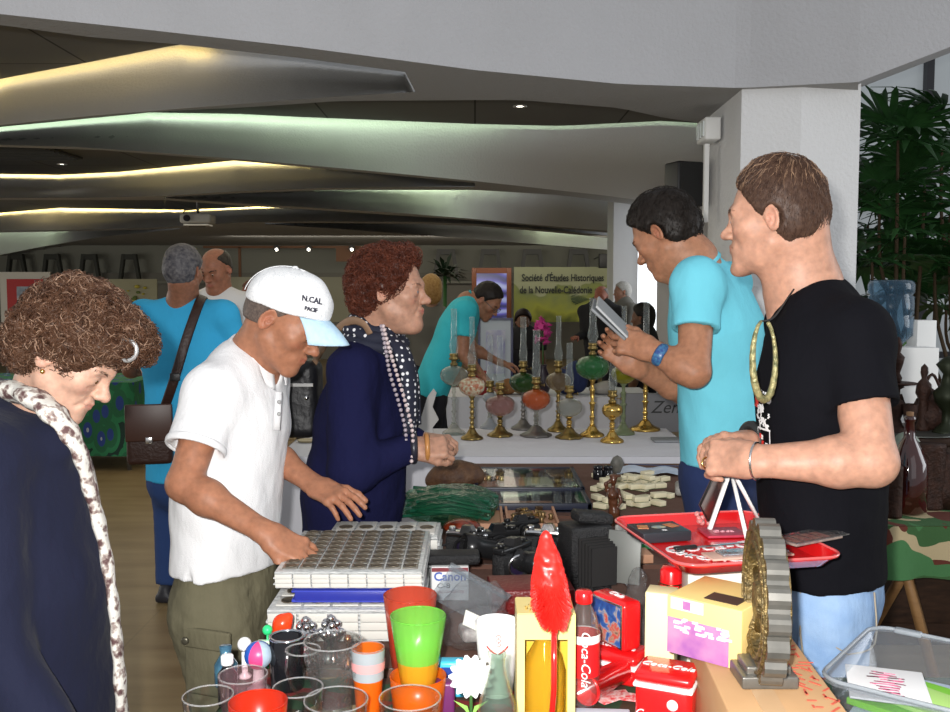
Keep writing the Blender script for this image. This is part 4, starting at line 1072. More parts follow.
# ---------------------------------------------------------------- G: man in light blue reading a card
M_sky = mat('light blue cotton', (.16, .56, .68), .85, spec=.15, bump=[('noise', 10, .5, (1, 1, .6), .02), ('noise', 600, .25, (1, 1, 1), .002)])
def man_blue():
    Y = rad(54); F = Frame(P(664, 235, 2.95), Y, rad(33), 0, 1.0)
    t = person('dark-haired man in a light blue polo shirt reading a grey folder by the oil lamps', P(718, 480, 2.95))
    nb = P(692, 262, 2.95)
    sh = [P(697, 284, 2.76), P(728, 285, 3.12)]
    el1, wr1 = P(694, 372, 2.66), P(651, 350, 2.72)
    el2, wr2 = P(686, 392, 2.98), P(634, 366, 2.86)
    H1 = handframe(wr1, P(604, 336, 2.78)-wr1, V(-.25, -.85, .3)); H2 = handframe(wr2, P(596, 336, 2.86)-wr2, V(.25, .8, -.2))
    tr = [(P(725, 460, 2.95), .185, .125), (P(723, 400, 2.95), .178, .120), (P(716, 330, 2.95), .195, .125), (P(708, 300, 2.95), .15, .095)]
    lat = rightdir(Y)
    lo, hi = bbox([F.o, nb, el1, wr1, el2, wr2, wr1+V(-.18, 0, .03)]+sh, .13)
    v = Vol(lo, hi, .0036); head_sdf(v, F, neck=nb, nr=.057, jaw=1.03, nose=1.1)
    arm_sdf(v, sh[0], el1, wr1, .050, .045, .030, H1); hand_sdf(v, H1, 1, (.75, .8, .85, .9), .05, (.45, .3))
    arm_sdf(v, sh[1], el2, wr2, .048, .042, .029, H2); hand_sdf(v, H2, -1, (.5, .6, .6, .7), .05, (.5, .2))
    v.seg(nb, tr[2][0], .08, .1, .04)
    me = v.mesh('body'); paint(me, face_spots(F, (.40, .12, .08), (.50, .17, .10), .5), (.50, .235, .135)); link('body', me, skinmat('warm tan skin'), t)
    eyes(F, t); brows(F, t, (.01, .008, .006), 90)
    hv = Vol(F.o-.2, F.o+.2, .004); cap_hair_sdf(hv, F, .014, cutz=-.068, puff=.008, front=.062)
    hv.disp(lambda x, y, z: .003*n3(x, y, z, 150, 3)+.003*n3(x, y, z, 60, 1)); hm = link('hair', hv.mesh('hair'), hairmat('black hair', (.008, .006, .005), (.02, .015, .012), 120), t)
    def dr(p, n, rg):
        q = np.array(F.d(0, .5, -.2))+rg.normal(size=p.shape)*.35+(p-F.p(0, -.02, .1))*5; q -= (q*n).sum(1, keepdims=True)*n; return q/np.linalg.norm(q, axis=1, keepdims=True)
    pa, r = hair_strands(hv, 1500, dr, .03, .0009, 3, lift=.003, K=4); link('strands', tubes('strands', pa, r, 3), hairmat('black hair'), 0 or None, hm) if False else link('strands', tubes('strands', pa, r, 3), hairmat('black hair', 0, 0), hm)
    lo, hi = bbox([q[0] for q in tr]+sh+[el1, el2, nb], .22); v = Vol(lo, hi, .0055)
    s1 = sh[0]+(el1-sh[0])*.52; s2 = sh[1]+(el2-sh[1])*.5
    v.seg(sh[0], s1, .066, .067, .03); v.plane(s1, nrm(el1-sh[0]), .003); v.seg(s1-nrm(el1-sh[0])*.004, el1, .054, .054, 0, 's')
    v.seg(sh[1], s2, .062, .064, .03)
    make_shirt(v, tr, lat, sh, nb, 0, .068, .055)
    v.plane(tr[0][0], V(0, 0, -1), .003)
    v.disp(lambda x, y, z: .0055*n3(x+z*.4, y, z*.7, 20, 11)+.003*n3(x+z*.3, y, z*.6, 46, 4), .02)
    so = link('polo_shirt', v.mesh('polo_shirt'), M_sky, t)
    collar('collar', nb+V(0, 0, -.002), F.p(0, -.03, -.06)-nb+V(0, 0, .06), .066, M_sky, so, .030, .5, V(-.8, .5, -.1), .024)
    c = wr1+nrm(el1-wr1)*.035; A = nrm(el1-wr1)
    u0 = nrm(np.cross(A, V(0, 0, 1))); w0 = np.cross(A, u0)
    wt = MB().tube([c+.036*(math.cos(a)*u0+.85*math.sin(a)*w0) for a in np.linspace(0, 2*PI, 33)[:-1]], .0045, 8, closed=True, flat=3.4, up=A)
    wt.build('wristwatch', mat('blue watch', (.03, .06, .22), .35, noise=(120, .7, (.06, .2, .35))), t)
    pel = tr[0][0]; kn = [V(pel[0]-.02, pel[1]-.1, .50), V(pel[0]-.02, pel[1]+.1, .50)]; an = [V(pel[0], pel[1]-.11, .08), V(pel[0], pel[1]+.11, .08)]
    trousers(t, pel, kn, an, mat('dark blue jeans', (.012, .025, .09), .9, bump=fabric_bump), lat, .175, .125, .08, .07, .01)
    for a in an: shoe('shoe', a, V(-1, .5, 0), mat('black leather', (.01, .01, .01), .4), t)
    unparent_fix(t)
    # what he reads
    a = P(608, 318, 2.74); fo_ = MB(); M = Matrix.Translation(Vector(P(612, 322, 2.76))) @ Matrix.Rotation(-.5, 4, 'Z') @ Matrix.Rotation(rad(42), 4, 'Y') @ Matrix.Rotation(rad(62), 4, 'X')
    M = Matrix.Translation(Vector(P(609, 319, 2.76))) @ Matrix.Rotation(rad(42), 4, 'Y') @ Matrix.Rotation(rad(14), 4, 'X'); fo_.box((0, 0, .0), (.13, .15, .008), M=M, bev=.002).box((.002, 0, .012), (.125, .145, .006), M=M @ Matrix.Rotation(.05, 4, 'Y'), mi=1)
    o = fo_.mesh('folder'); loc = P(612, 322, 2.76); o.transform(Matrix.Translation(Vector(-loc))); tag(link('folder', o, [mat('grey card', (.20, .21, .22), .5), mat('light card', (.4, .41, .42), .5)], None, loc), 'small grey folder held up in the hands of the man in light blue', 'folder')

# ---------------------------------------------------------------- H: man in black t-shirt
def man_black():
    Y = rad(61); F = Frame(P(773, 219, 2.05), Y, rad(4), rad(0), .955)
    t = person('tall man in a black t-shirt and pale jeans with cropped brown hair, looking left', P(822, 590, 2.05))
    nb = P(803, 292, 2.07)
    sh = [P(852, 338, 1.92), P(800, 324, 2.26)]
    el1, wr1 = P(872, 462, 1.80), P(754, 461, 1.84)
    el2, wr2 = P(800, 440, 2.25), P(748, 442, 2.02)
    H1 = handframe(wr1, P(712, 458, 1.90)-wr1, V(-.15, -.85, .45)); H2 = handframe(wr2, P(712, 440, 1.98)-wr2, V(-.1, .35, .93))
    tr = [(P(824, 572, 2.05), .185, .128), (P(822, 490, 2.05), .182, .126), (P(822, 390, 2.05), .198, .130), (P(822, 345, 2.06), .16, .10)]
    lat = rightdir(Y)
    lo, hi = bbox([F.o, nb, el1, wr1, el2, wr2, wr1+V(-.18, 0, 0)]+sh, .13)
    v = Vol(lo, hi, .0034); head_sdf(v, F, neck=nb, nr=.058, jaw=1.03, nose=1.05, goatee=1)
    v.seg(F.p(0, -.07, -.02), nb+V(.02, 0, .0), .045, .05, .03)
    arm_sdf(v, sh[0], el1, wr1, .052, .047, .030, H1); hand_sdf(v, H1, 1, (.9, 1.0, 1.05, 1.1), .03, (.3, .25))
    arm_sdf(v, sh[1], el2, wr2, .048, .044, .029, H2); hand_sdf(v, H2, -1, (.5, .6, .7, .8), .04, (.4, .25))
    v.seg(nb, tr[2][0], .08, .1, .04)
    v.seg(F.p(-.03, .02, -.09), nb+lat*-.02+yawdir(Y)*.05, .012, .01, .03)
    me = v.mesh('body'); paint(me, face_spots(F, (.52, .20, .15), (.66, .30, .22), .45)+[(F.p(0, .085, -.102), V(.022, .02, .02), (.14, .07, .04), .7, F)], (.60, .325, .225)); link('body', me, skinmat('light skin'), t)
    eyes(F, t, (.1, .15, .2)); brows(F, t, (.12, .06, .03), 70)
    hv = Vol(F.o-.2, F.o+.2, .0035)
    cap_hair_sdf(hv, F, .0055, cutz=-.062, puff=.017, front=.066)
    hv.disp(lambda x, y, z: .0015*n3(x, y, z, 160, 3)+.002*n3(x, y, z, 70, 1)); hm = link('hair', hv.mesh('hair'), hairmat('brown cropped hair', (.030, .015, .011), (.08, .045, .03), 120), t)
    def dr(p, n, rg):
        q = (p-F.p(0, -.045, .12)); q = q/np.linalg.norm(q, axis=1, keepdims=True)+rg.normal(size=p.shape)*.18; q -= (q*n).sum(1, keepdims=True)*n; return q/np.linalg.norm(q, axis=1, keepdims=True)
    pa, r = hair_strands(hv, 5200, dr, .022, .0006, 3, lift=.0022, K=4)
    link('strands', tubes('strands', pa, r, 3), hairmat('brown hair strands', (.028, .014, .010), (.095, .055, .038), 90, .4), hm)
    top = lambda p: ((p-F.o)@F.R)[:, 2] > .075
    pa, r = hair_strands(hv, 800, dr, .026, .0007, 9, lift=.0035, K=5, mask=top, curl=.0015, clen=5)
    link('strands', tubes('strands', pa, r, 3), hairmat('paler crown strands', (.14, .08, .05), (.30, .19, .12), 60, .35), hm)  # paler brown strands, only on top of the head
    lo, hi = bbox([q[0] for q in tr]+sh+[el1, el2, nb], .22); v = Vol(lo, hi, .0055)
    s1 = sh[0]+(el1-sh[0])*.58; s2 = sh[1]+(el2-sh[1])*.5
    v.seg(sh[0], s1, .070, .070, .03); v.plane(s1, nrm(nrm(el1-sh[0])+V(.1, 0, -.1)), .003); v.seg(s1-nrm(el1-sh[0])*.004, el1, .056, .056, 0, 's')
    v.seg(sh[1], s2, .066, .068, .03)
    make_shirt(v, tr, lat, sh, nb, 0, .070, .055)
    v.plane(tr[0][0], V(0, 0, -1), .003)
    nf = nrm(F.p(0, -.03, -.07)-nb); v.seg(nb-nf*.01-V(.014, 0, 0), nb+nf*.12, .062, .062, .014, 's')
    v.disp(lambda x, y, z: .004*n3(x+z*.3, y, z*.6, 22, 5)+.002*n3(x, y, z, 60, 2), .02)
    M_bk = mat('black cotton', (.0045, .0045, .0065), .9, spec=.1, bump=[('noise', 10, .6, (1, 1, .5), .02), ('noise', 600, .3, (1, 1, 1), .002)])
    so = link('t_shirt', v.mesh('t_shirt'), M_bk, t)
    # chest print, lying on the shirt front-left
    fw = yawdir(Y)
    def onchest(a, z):
        """point on the torso surface: a = angle from facing towards his left, z = height"""
        zs = [q[0][2] for q in tr]; i = np.interp(z, zs, range(len(zs))) if zs[0] < zs[-1] else 0
        cx = np.interp(z, zs, [q[0][0] for q in tr]); cy = np.interp(z, zs, [q[0][1] for q in tr]); w = np.interp(z, zs, [q[1] for q in tr]); dd = np.interp(z, zs, [q[2] for q in tr])
        return V(cx, cy, z)+fw*(dd+.009)*math.cos(a)-lat*(w+.009)*math.sin(a)
    r_ = random.Random(11)
    pr = MB()
    def patch(a0, a1, z0, z1, mi, jag=0, lift=0.0):
        n = 5; rows = []
        for i in range(n+1):
            z = z0+(z1-z0)*i/n; j = jag*r_.uniform(-1, 1)
            rows.append([onchest(a0+(a1-a0)*k/4+j, z)+nrm(onchest(a0+(a1-a0)*k/4, z)-V(tr[1][0][0], tr[1][0][1], z))*lift for k in range(5)])
        pr.grid(rows, mi, False)
    ztop = P(775, 352, 1.95)[2]; zbot = P(775, 478, 1.95)[2]; zz = ztop-zbot
    patch(.55, .82, ztop-.055, ztop, 1, .02); patch(.48, .70, ztop-.12, ztop-.05, 1, .03)
    for k in range(26):
        a = r_.uniform(.60, .98); z = ztop-.05-r_.uniform(0, .115); patch(a, a+r_.uniform(.03, .09), z, z+r_.uniform(.008, .02), 0, .02, .0012)
    for k in range(9):
        z = zbot+.006+k*.0105; patch(.65, .67, z, z+.0105, 0, 0, .001); patch(.98, 1.0, z, z+.0105, 0, 0, .001)
    patch(.65, 1.0, zbot, zbot+.004, 0); patch(.65, 1.0, zbot+.098, zbot+.102, 0)
    for k in range(12): z = zbot+.01+r_.uniform(0, .075); a = r_.uniform(.7, .9); patch(a, a+.06, z, z+.01, k % 2, .01, .001)
    pr.build('chest_print', [mat('white print', (.75, .75, .75), .6), mat('red print', (.65, .03, .02), .6)], so)
    # pendant: large horn crescent on a cord
    pd = thing('placeholder', '', '') if False else None
    c = P(764, 362, 1.80); pts = []
    for k in range(19):
        a = PI*.5+.25+k/18*(2*PI-.62); rx, rz_ = 11.5, 40
        pts.append(P(764-rx*-math.cos(a)*1.0, 360-rz_*math.sin(a), 1.80+.02*math.cos(a)))
    rs_ = [.0028+.0045*math.sin(min(1, k/18*1.15)*PI*.93) for k in range(19)]
    MB().tube(pts, rs_, 12).build('horn_pendant', mat('gilded horn', (.42, .36, .17), .3, .35, noise=(90, .7, (.12, .13, .06)), bump=('noise', 160, .5)), t)
    MB().tube(smooth_pts([pts[0], P(775, 316, 1.86), nb+V(-.03, -.055, .015), nb+V(.03, -.05, .05), nb+V(.055, .02, .06)], 8), .002, 6).build('cord', mat('black cord', (.02, .02, .02), .6), t)
    # bracelet, ring, dark watch on the other wrist
    def band(c, A, r, tr_, nm, m, fl=.8):
        A = nrm(A); u0 = nrm(np.cross(A, V(0, 0, 1))); w0 = np.cross(A, u0)
        MB().tube([c+r*(fl*math.cos(a)*u0+math.sin(a)*w0) for a in np.linspace(0, 2*PI, 33)[:-1]], tr_, 8, closed=True).build(nm, m, t)
    band(wr1+nrm(H1.d(0, 1, 0))*-.006, H1.d(0, 1, 0), .036, .0025, 'bracelet', mat('silver', (.7, .7, .7), .2, 1), .85)
    band(wr2+nrm(H2.d(0, 1, 0))*-.006, H2.d(0, 1, 0), .036, .011, 'wristwatch', mat('black strap', (.015, .015, .015), .4))
    band(H1.p(-.0095, .103, -.006), H1.d(0, 1, -.4), .0112, .0018, 'ring', mat('gold', (.8, .5, .15), .25, 1), 1)
    pel = tr[0][0]+V(0, 0, .02); kn = [V(pel[0]-.02, pel[1]-.09, .50), V(pel[0], pel[1]+.12, .50)]; an = [V(pel[0]+.01, pel[1]-.10, .08), V(pel[0]+.03, pel[1]+.13, .08)]
    M_jn = mat('pale blue denim', (.185, .30, .50), .85, spec=.15, noise=(16, .55, (.28, .40, .58)), bump=[('noise', 12, .6, (1, 1, .5), .02), ('noise', 500, .4, (1, 1, 1), .002)])
    jn = trousers(t, pel-V(0, 0, .03), kn, an, M_jn, lat, .168, .118, .085, .07, .007, 'jeans', .06, .098, wr=.004)
    M_st = mat('orange stitching', (.30, .26, .2), .7)
    MB().tube([pel+fw*.02-lat*.168+V(0, 0, .0), pel+fw*.015-lat*.186-V(0, 0, .10), (kn[0]-lat*.088)], .0022, 6).build('side_seam', M_st, jn)
    pkq = MB()
    for u in (0, 1):
        pkq.tube(smooth_pts([pel-fw*(.03+.09*u)-lat*.165+V(0, 0, .0), pel-fw*(.035+.09*u)-lat*.176-V(0, 0, .10), pel-fw*(.075+.0*u)-lat*.165-V(0, 0, .135)], 4), .0018, 6)
    pkq.build('back_pocket', M_st, jn)
    for a in an: shoe('shoe', a, V(-1, .4, 0), mat('black leather', (.01, .01, .01), .4), t)
    unparent_fix(t)
# ---------------------------------------------------------------- people further back, one general figure
def figure(label, hp, hyaw, hpitch, byaw, shirt, pants, skin=(.42, .2, .12), hair=('short', (.05, .04, .035), (.1, .08, .07)), hips=None, neck=None, hgt=1.74, arms=((-.25, .1), (.25, .1)), h=.006, sleeve=.5, mname='far shirt', wsc=1.0, detail=True, old=0, legs=True, group=None):
    """hp: head centre; arms: for (left,right): (elbow offset, wrist offset, finger direction) vectors from the shoulder in the body frame (x right, y forward, z up)"""
    F = Frame(hp, hyaw, hpitch, 0, 1.0); t = person(label, hp)
    if group: t['group'] = group
    B = Frame(V(0, 0, 0), byaw); fw, lt = B.d(0, 1, 0), B.d(1, 0, 0)
    nb = np.asarray(neck, float) if neck is not None else hp+fw*-.03-V(0, 0, .20)
    pv = np.asarray(hips, float) if hips is not None else V(nb[0], nb[1], hgt*.52)
    sp = nb-pv; L = np.linalg.norm(sp); up = sp/L
    sh = [nb-up*.055-lt*.185*wsc, nb-up*.055+lt*.185*wsc]
    tr = [(pv-up*.02, .18*wsc, .125), (pv+up*L*.35, .17*wsc, .118), (pv+up*L*.72, .19*wsc, .125), (pv+up*L*.86, .15*wsc, .095)]
    pts = [F.o, nb, pv]+sh; A = []
    for i in (0, 1):
        e, w_, f = arms[i]; el = sh[i]+B.d(*e); wr = el+B.d(*w_); H = handframe(wr, B.d(*f), B.d(0, .1, .9) if i else B.d(0, .1, .9)); A.append((el, wr, H)); pts += [el, wr, wr+B.d(*f)*.18]
    lo, hi = bbox(pts, .14)
    v = Vol(lo, hi, h); head_sdf(v, F, neck=nb, nr=.055, old=old)
    for i in (0, 1):
        el, wr, H = A[i]; arm_sdf(v, sh[i], el, wr, .047, .041, .028, H); hand_sdf(v, H, -1 if i else 1, .45, .05)
    v.seg(nb, tr[2][0], .08, .1, .04)
    me = v.mesh('body'); paint(me, face_spots(F), skin); link('body', me, skinmat('tan skin far'), t)
    if detail: eyes(F, t); brows(F, t, (.03, .02, .015), 50, .0009)
    hv = Vol(F.o-.2, F.o+.2, max(.005, h*.8))
    if hair[0] == 'bald': cap_hair_sdf(hv, F, .005, cutz=-.05, front=.035); hv.ell(F.p(0, .0, .11), V(.06, .09, .05), F, .01, 's')
    elif hair[0] == 'long': cap_hair_sdf(hv, F, .022, cutz=-.10, puff=.01); hv.ell(F.p(0, -.05, -.05), V(.085, .06, .08), F, .03)
    else: cap_hair_sdf(hv, F, .010, cutz=-.06, puff=.006, front=.06)
    hv.disp(lambda x, y, z: .003*n3(x, y, z, 120, 3)); link('hair', hv.mesh('hair'), hairmat('hair %s' % (hair[1],), hair[1], hair[2], 60), t)
    lo, hi = bbox([q[0] for q in tr]+sh+[A[0][0], A[1][0], nb], .24); v = Vol(lo, hi, max(h, .007)*1.2)
    for i in (0, 1):
        el, wr, H = A[i]
        if sleeve > 1: v.seg(sh[i], el, .066, .058, .03); v.seg(el, wr, .056, .04, .02)
        else: s1 = sh[i]+(el-sh[i])*sleeve*1.2; v.seg(sh[i], s1, .064, .066, .03); v.plane(s1, nrm(el-sh[i]), .004, s1-.08, s1+.08)
    make_shirt(v, tr, lt, sh, nb, .004, .064, .052)
    v.plane(tr[0][0]-up*.03, -up, .004)
    v.disp(lambda x, y, z: .005*n3(x+z*.3, y, z*.6, 22, 5), .02)
    so = link('shirt', v.mesh('shirt'), shirt, t)
    if detail and sleeve <= 1: collar('collar', nb+V(0, 0, -.0), nrm(F.p(0, -.03, -.07)-nb), .064, shirt, so, .03, .5, fw, .022)
    if legs:
        an = [V(pv[0], pv[1], .08)-lt*.11+fw*.03, V(pv[0], pv[1], .08)+lt*.11-fw*.03]; kn = [V(*(a[:2]), .50)*1.0+fw*.02 for a in an]
        trousers(t, pv-V(0, 0, .02), kn, an, pants, lt, .168*wsc, .122, .075, .065, .012, top=.07)
        for a in an: shoe('shoe', a, fw, mat('dark trainers', (.02, .02, .025), .5), t)
    unparent_fix(t); return t, A
AR_FWD = ((-.03, .05, -.27), (.05, .22, -.03), (.1, 1, 0)); AL_FWD = ((.03, .05, -.27), (-.05, .22, -.03), (-.1, 1, 0))
AR_DN = ((.04, 0, -.28), (.0, .06, -.24), (0, .2, -1)); AL_DN = ((-.04, 0, -.28), (0, .06, -.24), (0, .2, -1))
M_jean = mat('mid blue jeans', (.02, .05, .16), .9, bump=fabric_bump)
M_dark = mat('dark trousers', (.01, .01, .015), .9)
def far_people():
    M_b = mat('bright blue cotton', (.045, .40, .70), .85, spec=.15, bump=[('noise', 8, .6, (1, 1, .6), .03)])
    hp = P(184, 272, 4.55)
    t, A = figure('grey-haired man in a bright blue polo seen from behind, bag strap across his back', hp, rad(-12), rad(8), rad(-6), M_b, M_jean, (.38, .17, .10), ('short', (.035, .035, .045), (.16, .15, .15)), neck=P(183, 304, 4.6), hips=P(186, 470, 4.55), arms=((( -.10, .06, -.27), (.04, .22, .02), (.2, 1, 0)), ((.10, .06, -.27), (-.06, .22, .02), (-.2, 1, 0))), wsc=1.08)
    # bag
    c = P(150, 432, 4.34); b = thing('messenger_bag', 'brown leather messenger bag on the hip of the man in bright blue', 'bag', c, rz=.25)
    M_lb = mat('brown bag leather', (.030, .011, .007), .45, bump=('noise', 70, .3))
    MB().box((0, 0, -.01), (.20, .10, .27), bev=.02).build('bag_body', M_lb, b)
    MB().box((0, -.054, .05), (.205, .014, .17), bev=.006).build('flap', mat('brown flap leather', (.045, .016, .009), .4), b)
    MB().box((0, -.064, -.03), (.03, .012, .03), bev=.003).build('buckle', mat('silver', (.7, .7, .7), .2, 1), b)
    st = MB(); rel = lambda p: (np.array(Matrix.Rotation(-.25, 3, 'Z')) @ (p-c))
    st.tube([rel(q) for q in smooth_pts([P(163, 412, 4.40), P(174, 380, 4.36), P(186, 340, 4.38), P(198, 306, 4.45), P(203, 296, 4.55), P(203, 300, 4.66)], 6)], .022, 8, flat=.15, up=(0, -1, 0)); st.build('strap', M_lb, b)
    MB().box(tuple(rel(P(175, 377, 4.345))), (.045, .012, .035), bev=.003).build('strap_slider', mat('black plastic', (.01, .01, .01), .4), b)
    M_w = mat('white tee', (.62, .62, .62), .9)
    figure('balding man in a white t-shirt facing the camera beyond the man in bright blue', P(216, 270, 5.5), rad(160), rad(22), rad(175), M_w, M_jean, (.40, .17, .10), ('bald', (.02, .015, .012), (.05, .04, .03)), neck=P(219, 296, 5.55), arms=(AL_FWD, AR_FWD))
    M_t = mat('teal cotton', (.03, .44, .52), .85, bump=[('noise', 8, .6, (1, 1, .6), .03)])
    d = 6.5
    figure('man in a teal shirt with glasses bending over behind the oil lamps', P(487, 301, d), rad(-112), rad(42), rad(-88), M_t, M_dark, (.42, .2, .12), ('short', (.008, .006, .006), (.02, .015, .012)), neck=P(468, 303, d), hips=P(430, 390, d-.05), arms=(((.0, .05, -.27), (0, .2, -.1), (0, 1, -.2)), ((.02, -.02, -.28), (0, .16, -.18), (0, .7, -.7))))
    q = bpy.data.objects[[o.name for o in bpy.data.objects if o.get('label', '').startswith('man in a teal')][0]]
    F = Frame(P(487, 301, d)-np.array(q.location), rad(-112), rad(42)); g = MB()
    for s in (-1, 1): g.tube([F.p(s*.033+.022*math.cos(a), .100, .0+.017*math.sin(a)) for a in np.linspace(0, 2*PI, 17)[:-1]], .0022, 6, closed=True); g.tube([F.p(s*.055, .098, .005), F.p(s*.082, .0, .012)], .002, 6)
    g.tube([F.p(-.011, .103, .003), F.p(.011, .103, .003)], .002, 6); g.build('glasses', mat('glasses frame', (.05, .05, .05), .3), q)
    M_bk2 = mat('black shirt far', (.012, .012, .014), .9); M_gr = mat('grey shirt far', (.12, .115, .10), .9)
    figure('far man in a black shirt standing before the green banner', P(601, 296, 11.4), rad(150), rad(5), rad(160), M_bk2, M_dark, (.45, .16, .10), ('bald', (.1, .09, .08), (.2, .18, .16)), neck=P(601, 307, 11.4), arms=(AL_DN, AR_FWD), h=.012, wsc=1.15, sleeve=2, detail=False)
    figure('far grey-haired man in a grey shirt at the right end of the green banner', P(622, 292, 11.8), rad(95), rad(5), rad(110), M_gr, M_dark, (.35, .18, .12), ('short', (.25, .24, .22), (.35, .34, .32)), neck=P(624, 304, 11.8), arms=(AL_FWD, AR_DN), h=.012, wsc=1.1, sleeve=2, detail=False)
    figure('dark-haired person in black by the bright window strip, mostly hidden by the reading man', P(642, 318, 9.0), rad(60), rad(5), rad(60), M_bk2, M_dark, (.2, .1, .06), ('long', (.006, .005, .005), (.015, .012, .01)), neck=P(644, 338, 9.0), arms=(AL_DN, AR_DN), h=.012, sleeve=2, detail=False)
    figure('person with blond hair behind the woman in navy', P(431, 291, 8.3), rad(10), rad(8), rad(0), M_gr, M_dark, (.45, .25, .16), ('long', (.25, .13, .04), (.4, .24, .09)), neck=P(431, 312, 8.3), arms=(AL_DN, AR_DN), h=.012, sleeve=2, detail=False)
    figure('person with a reddish face beside the radio panel', P(252, 294, 8.8), rad(120), rad(10), rad(120), M_bk2, M_dark, (.26, .08, .04), ('short', (.06, .02, .012), (.1, .04, .02)), neck=P(255, 316, 8.8), arms=(AL_DN, AR_DN), h=.012, sleeve=2, detail=False)
    figure('person in black with dark hair between the framed picture and the pink flower', P(523, 322, 10.5), rad(180), rad(10), rad(180), M_bk2, M_dark, (.2, .1, .06), ('long', (.008, .005, .005), (.02, .012, .012)), neck=P(523, 340, 10.5), arms=(AL_DN, AR_DN), h=.012, sleeve=2, detail=False)
woman_left(); man_cap(); woman_navy(); man_blue(); man_black(); far_people()
# ================================================================ TABLES AND WHAT LIES ON THEM
TZ = .75
def tglass(name, tint=(.93, .95, .95), rough=.02, refl=.9, dens=0.0, col=None, bump=None):
    """thin clear wall: tinted transparency under a fresnel sheen, dens adds coloured body"""
    if name in _m: return _m[name]
    m = bpy.data.materials.new(name); m.use_nodes = True; _m[name] = m; nt = m.node_tree; N, L = nt.nodes, nt.links
    N.remove(N['Principled BSDF']); out = N['Material Output']
    tr = N.new('ShaderNodeBsdfTransparent'); tr.inputs[0].default_value = tuple(tint)+(1,)
    gl = N.new('ShaderNodeBsdfGlossy'); gl.inputs['Roughness'].default_value = rough; gl.inputs[0].default_value = (refl, refl, refl, 1)
    base = tr.outputs[0]
    if dens:
        df = N.new('ShaderNodeBsdfPrincipled'); df.inputs['Base Color'].default_value = tuple(col or tint)+(1,); df.inputs['Roughness'].default_value = .3
        tl_ = N.new('ShaderNodeBsdfTranslucent'); tl_.inputs[0].default_value = tuple(col or tint)+(1,)
        a_ = N.new('ShaderNodeMixShader'); a_.inputs[0].default_value = .5; L.new(df.outputs[0], a_.inputs[1]); L.new(tl_.outputs[0], a_.inputs[2])
        mx = N.new('ShaderNodeMixShader'); mx.inputs[0].default_value = dens; L.new(tr.outputs[0], mx.inputs[1]); L.new(a_.outputs[0], mx.inputs[2]); base = mx.outputs[0]
    lw = N.new('ShaderNodeLayerWeight'); lw.inputs[0].default_value = .35
    r = N.new('ShaderNodeMapRange'); r.inputs['To Min'].default_value = .05; r.inputs['To Max'].default_value = .85; L.new(lw.outputs['Facing'], r.inputs['Value'])
    pw = N.new('ShaderNodeMath'); pw.operation = 'POWER'; pw.inputs[1].default_value = 2.2; L.new(r.outputs[0], pw.inputs[0])
    ms = N.new('ShaderNodeMixShader'); L.new(pw.outputs[0], ms.inputs[0]); L.new(base, ms.inputs[1]); L.new(gl.outputs[0], ms.inputs[2]); L.new(ms.outputs[0], out.inputs[0])
    if bump:
        n = N.new('ShaderNodeTexNoise'); n.inputs['Scale'].default_value = bump[0]; c = N.new('ShaderNodeTexCoord'); L.new(c.outputs['Object'], n.inputs['Vector'])
        b = N.new('ShaderNodeBump'); b.inputs['Strength'].default_value = bump[1]; b.inputs['Distance'].default_value = .01; L.new(n.outputs[0], b.inputs['Height']); L.new(b.outputs[0], gl.inputs['Normal']); L.new(b.outputs[0], lw.inputs['Normal'])
    return m
CLR = tglass('clear glass', (.97, .98, .98))
def topat(px, py, h): return Z(px, py, TZ+h)
def at_table(px, py, h=0.001): return Z(px, py, TZ+h)
# ---- tables
def _xcloth(nt, b, co):
    N, L = nt.nodes, nt.links
    v = N.new('ShaderNodeTexVoronoi'); v.inputs['Scale'].default_value = 22; L.new(co(), v.inputs['Vector'])
    s = N.new('ShaderNodeSeparateColor'); L.new(v.outputs['Color'], s.inputs[0])
    L.new(ramp(nt, s.outputs[0], [(0, (.02, .05, .02)), (.3, (.05, .02, .01)), (.5, (.16, .01, .01)), (.62, (.015, .05, .02)), (.85, (.05, .025, .012)), (.95, (.3, .22, .12))], 'CONSTANT'), b.inputs['Base Color'])
M_x = mat('dark floral cloth', rough=.85, tex=_xcloth, bump=fabric_bump)
M_br = mat('brown table cloth', (.10, .045, .03), .85, bump=fabric_bump)
M_wc = mat('white table cloth', (.62, .62, .66), .85, spec=.1, bump=[('noise', 6, .5, (1, 1, .3), .03), ('noise', 500, .2, (1, 1, 1), .002)])
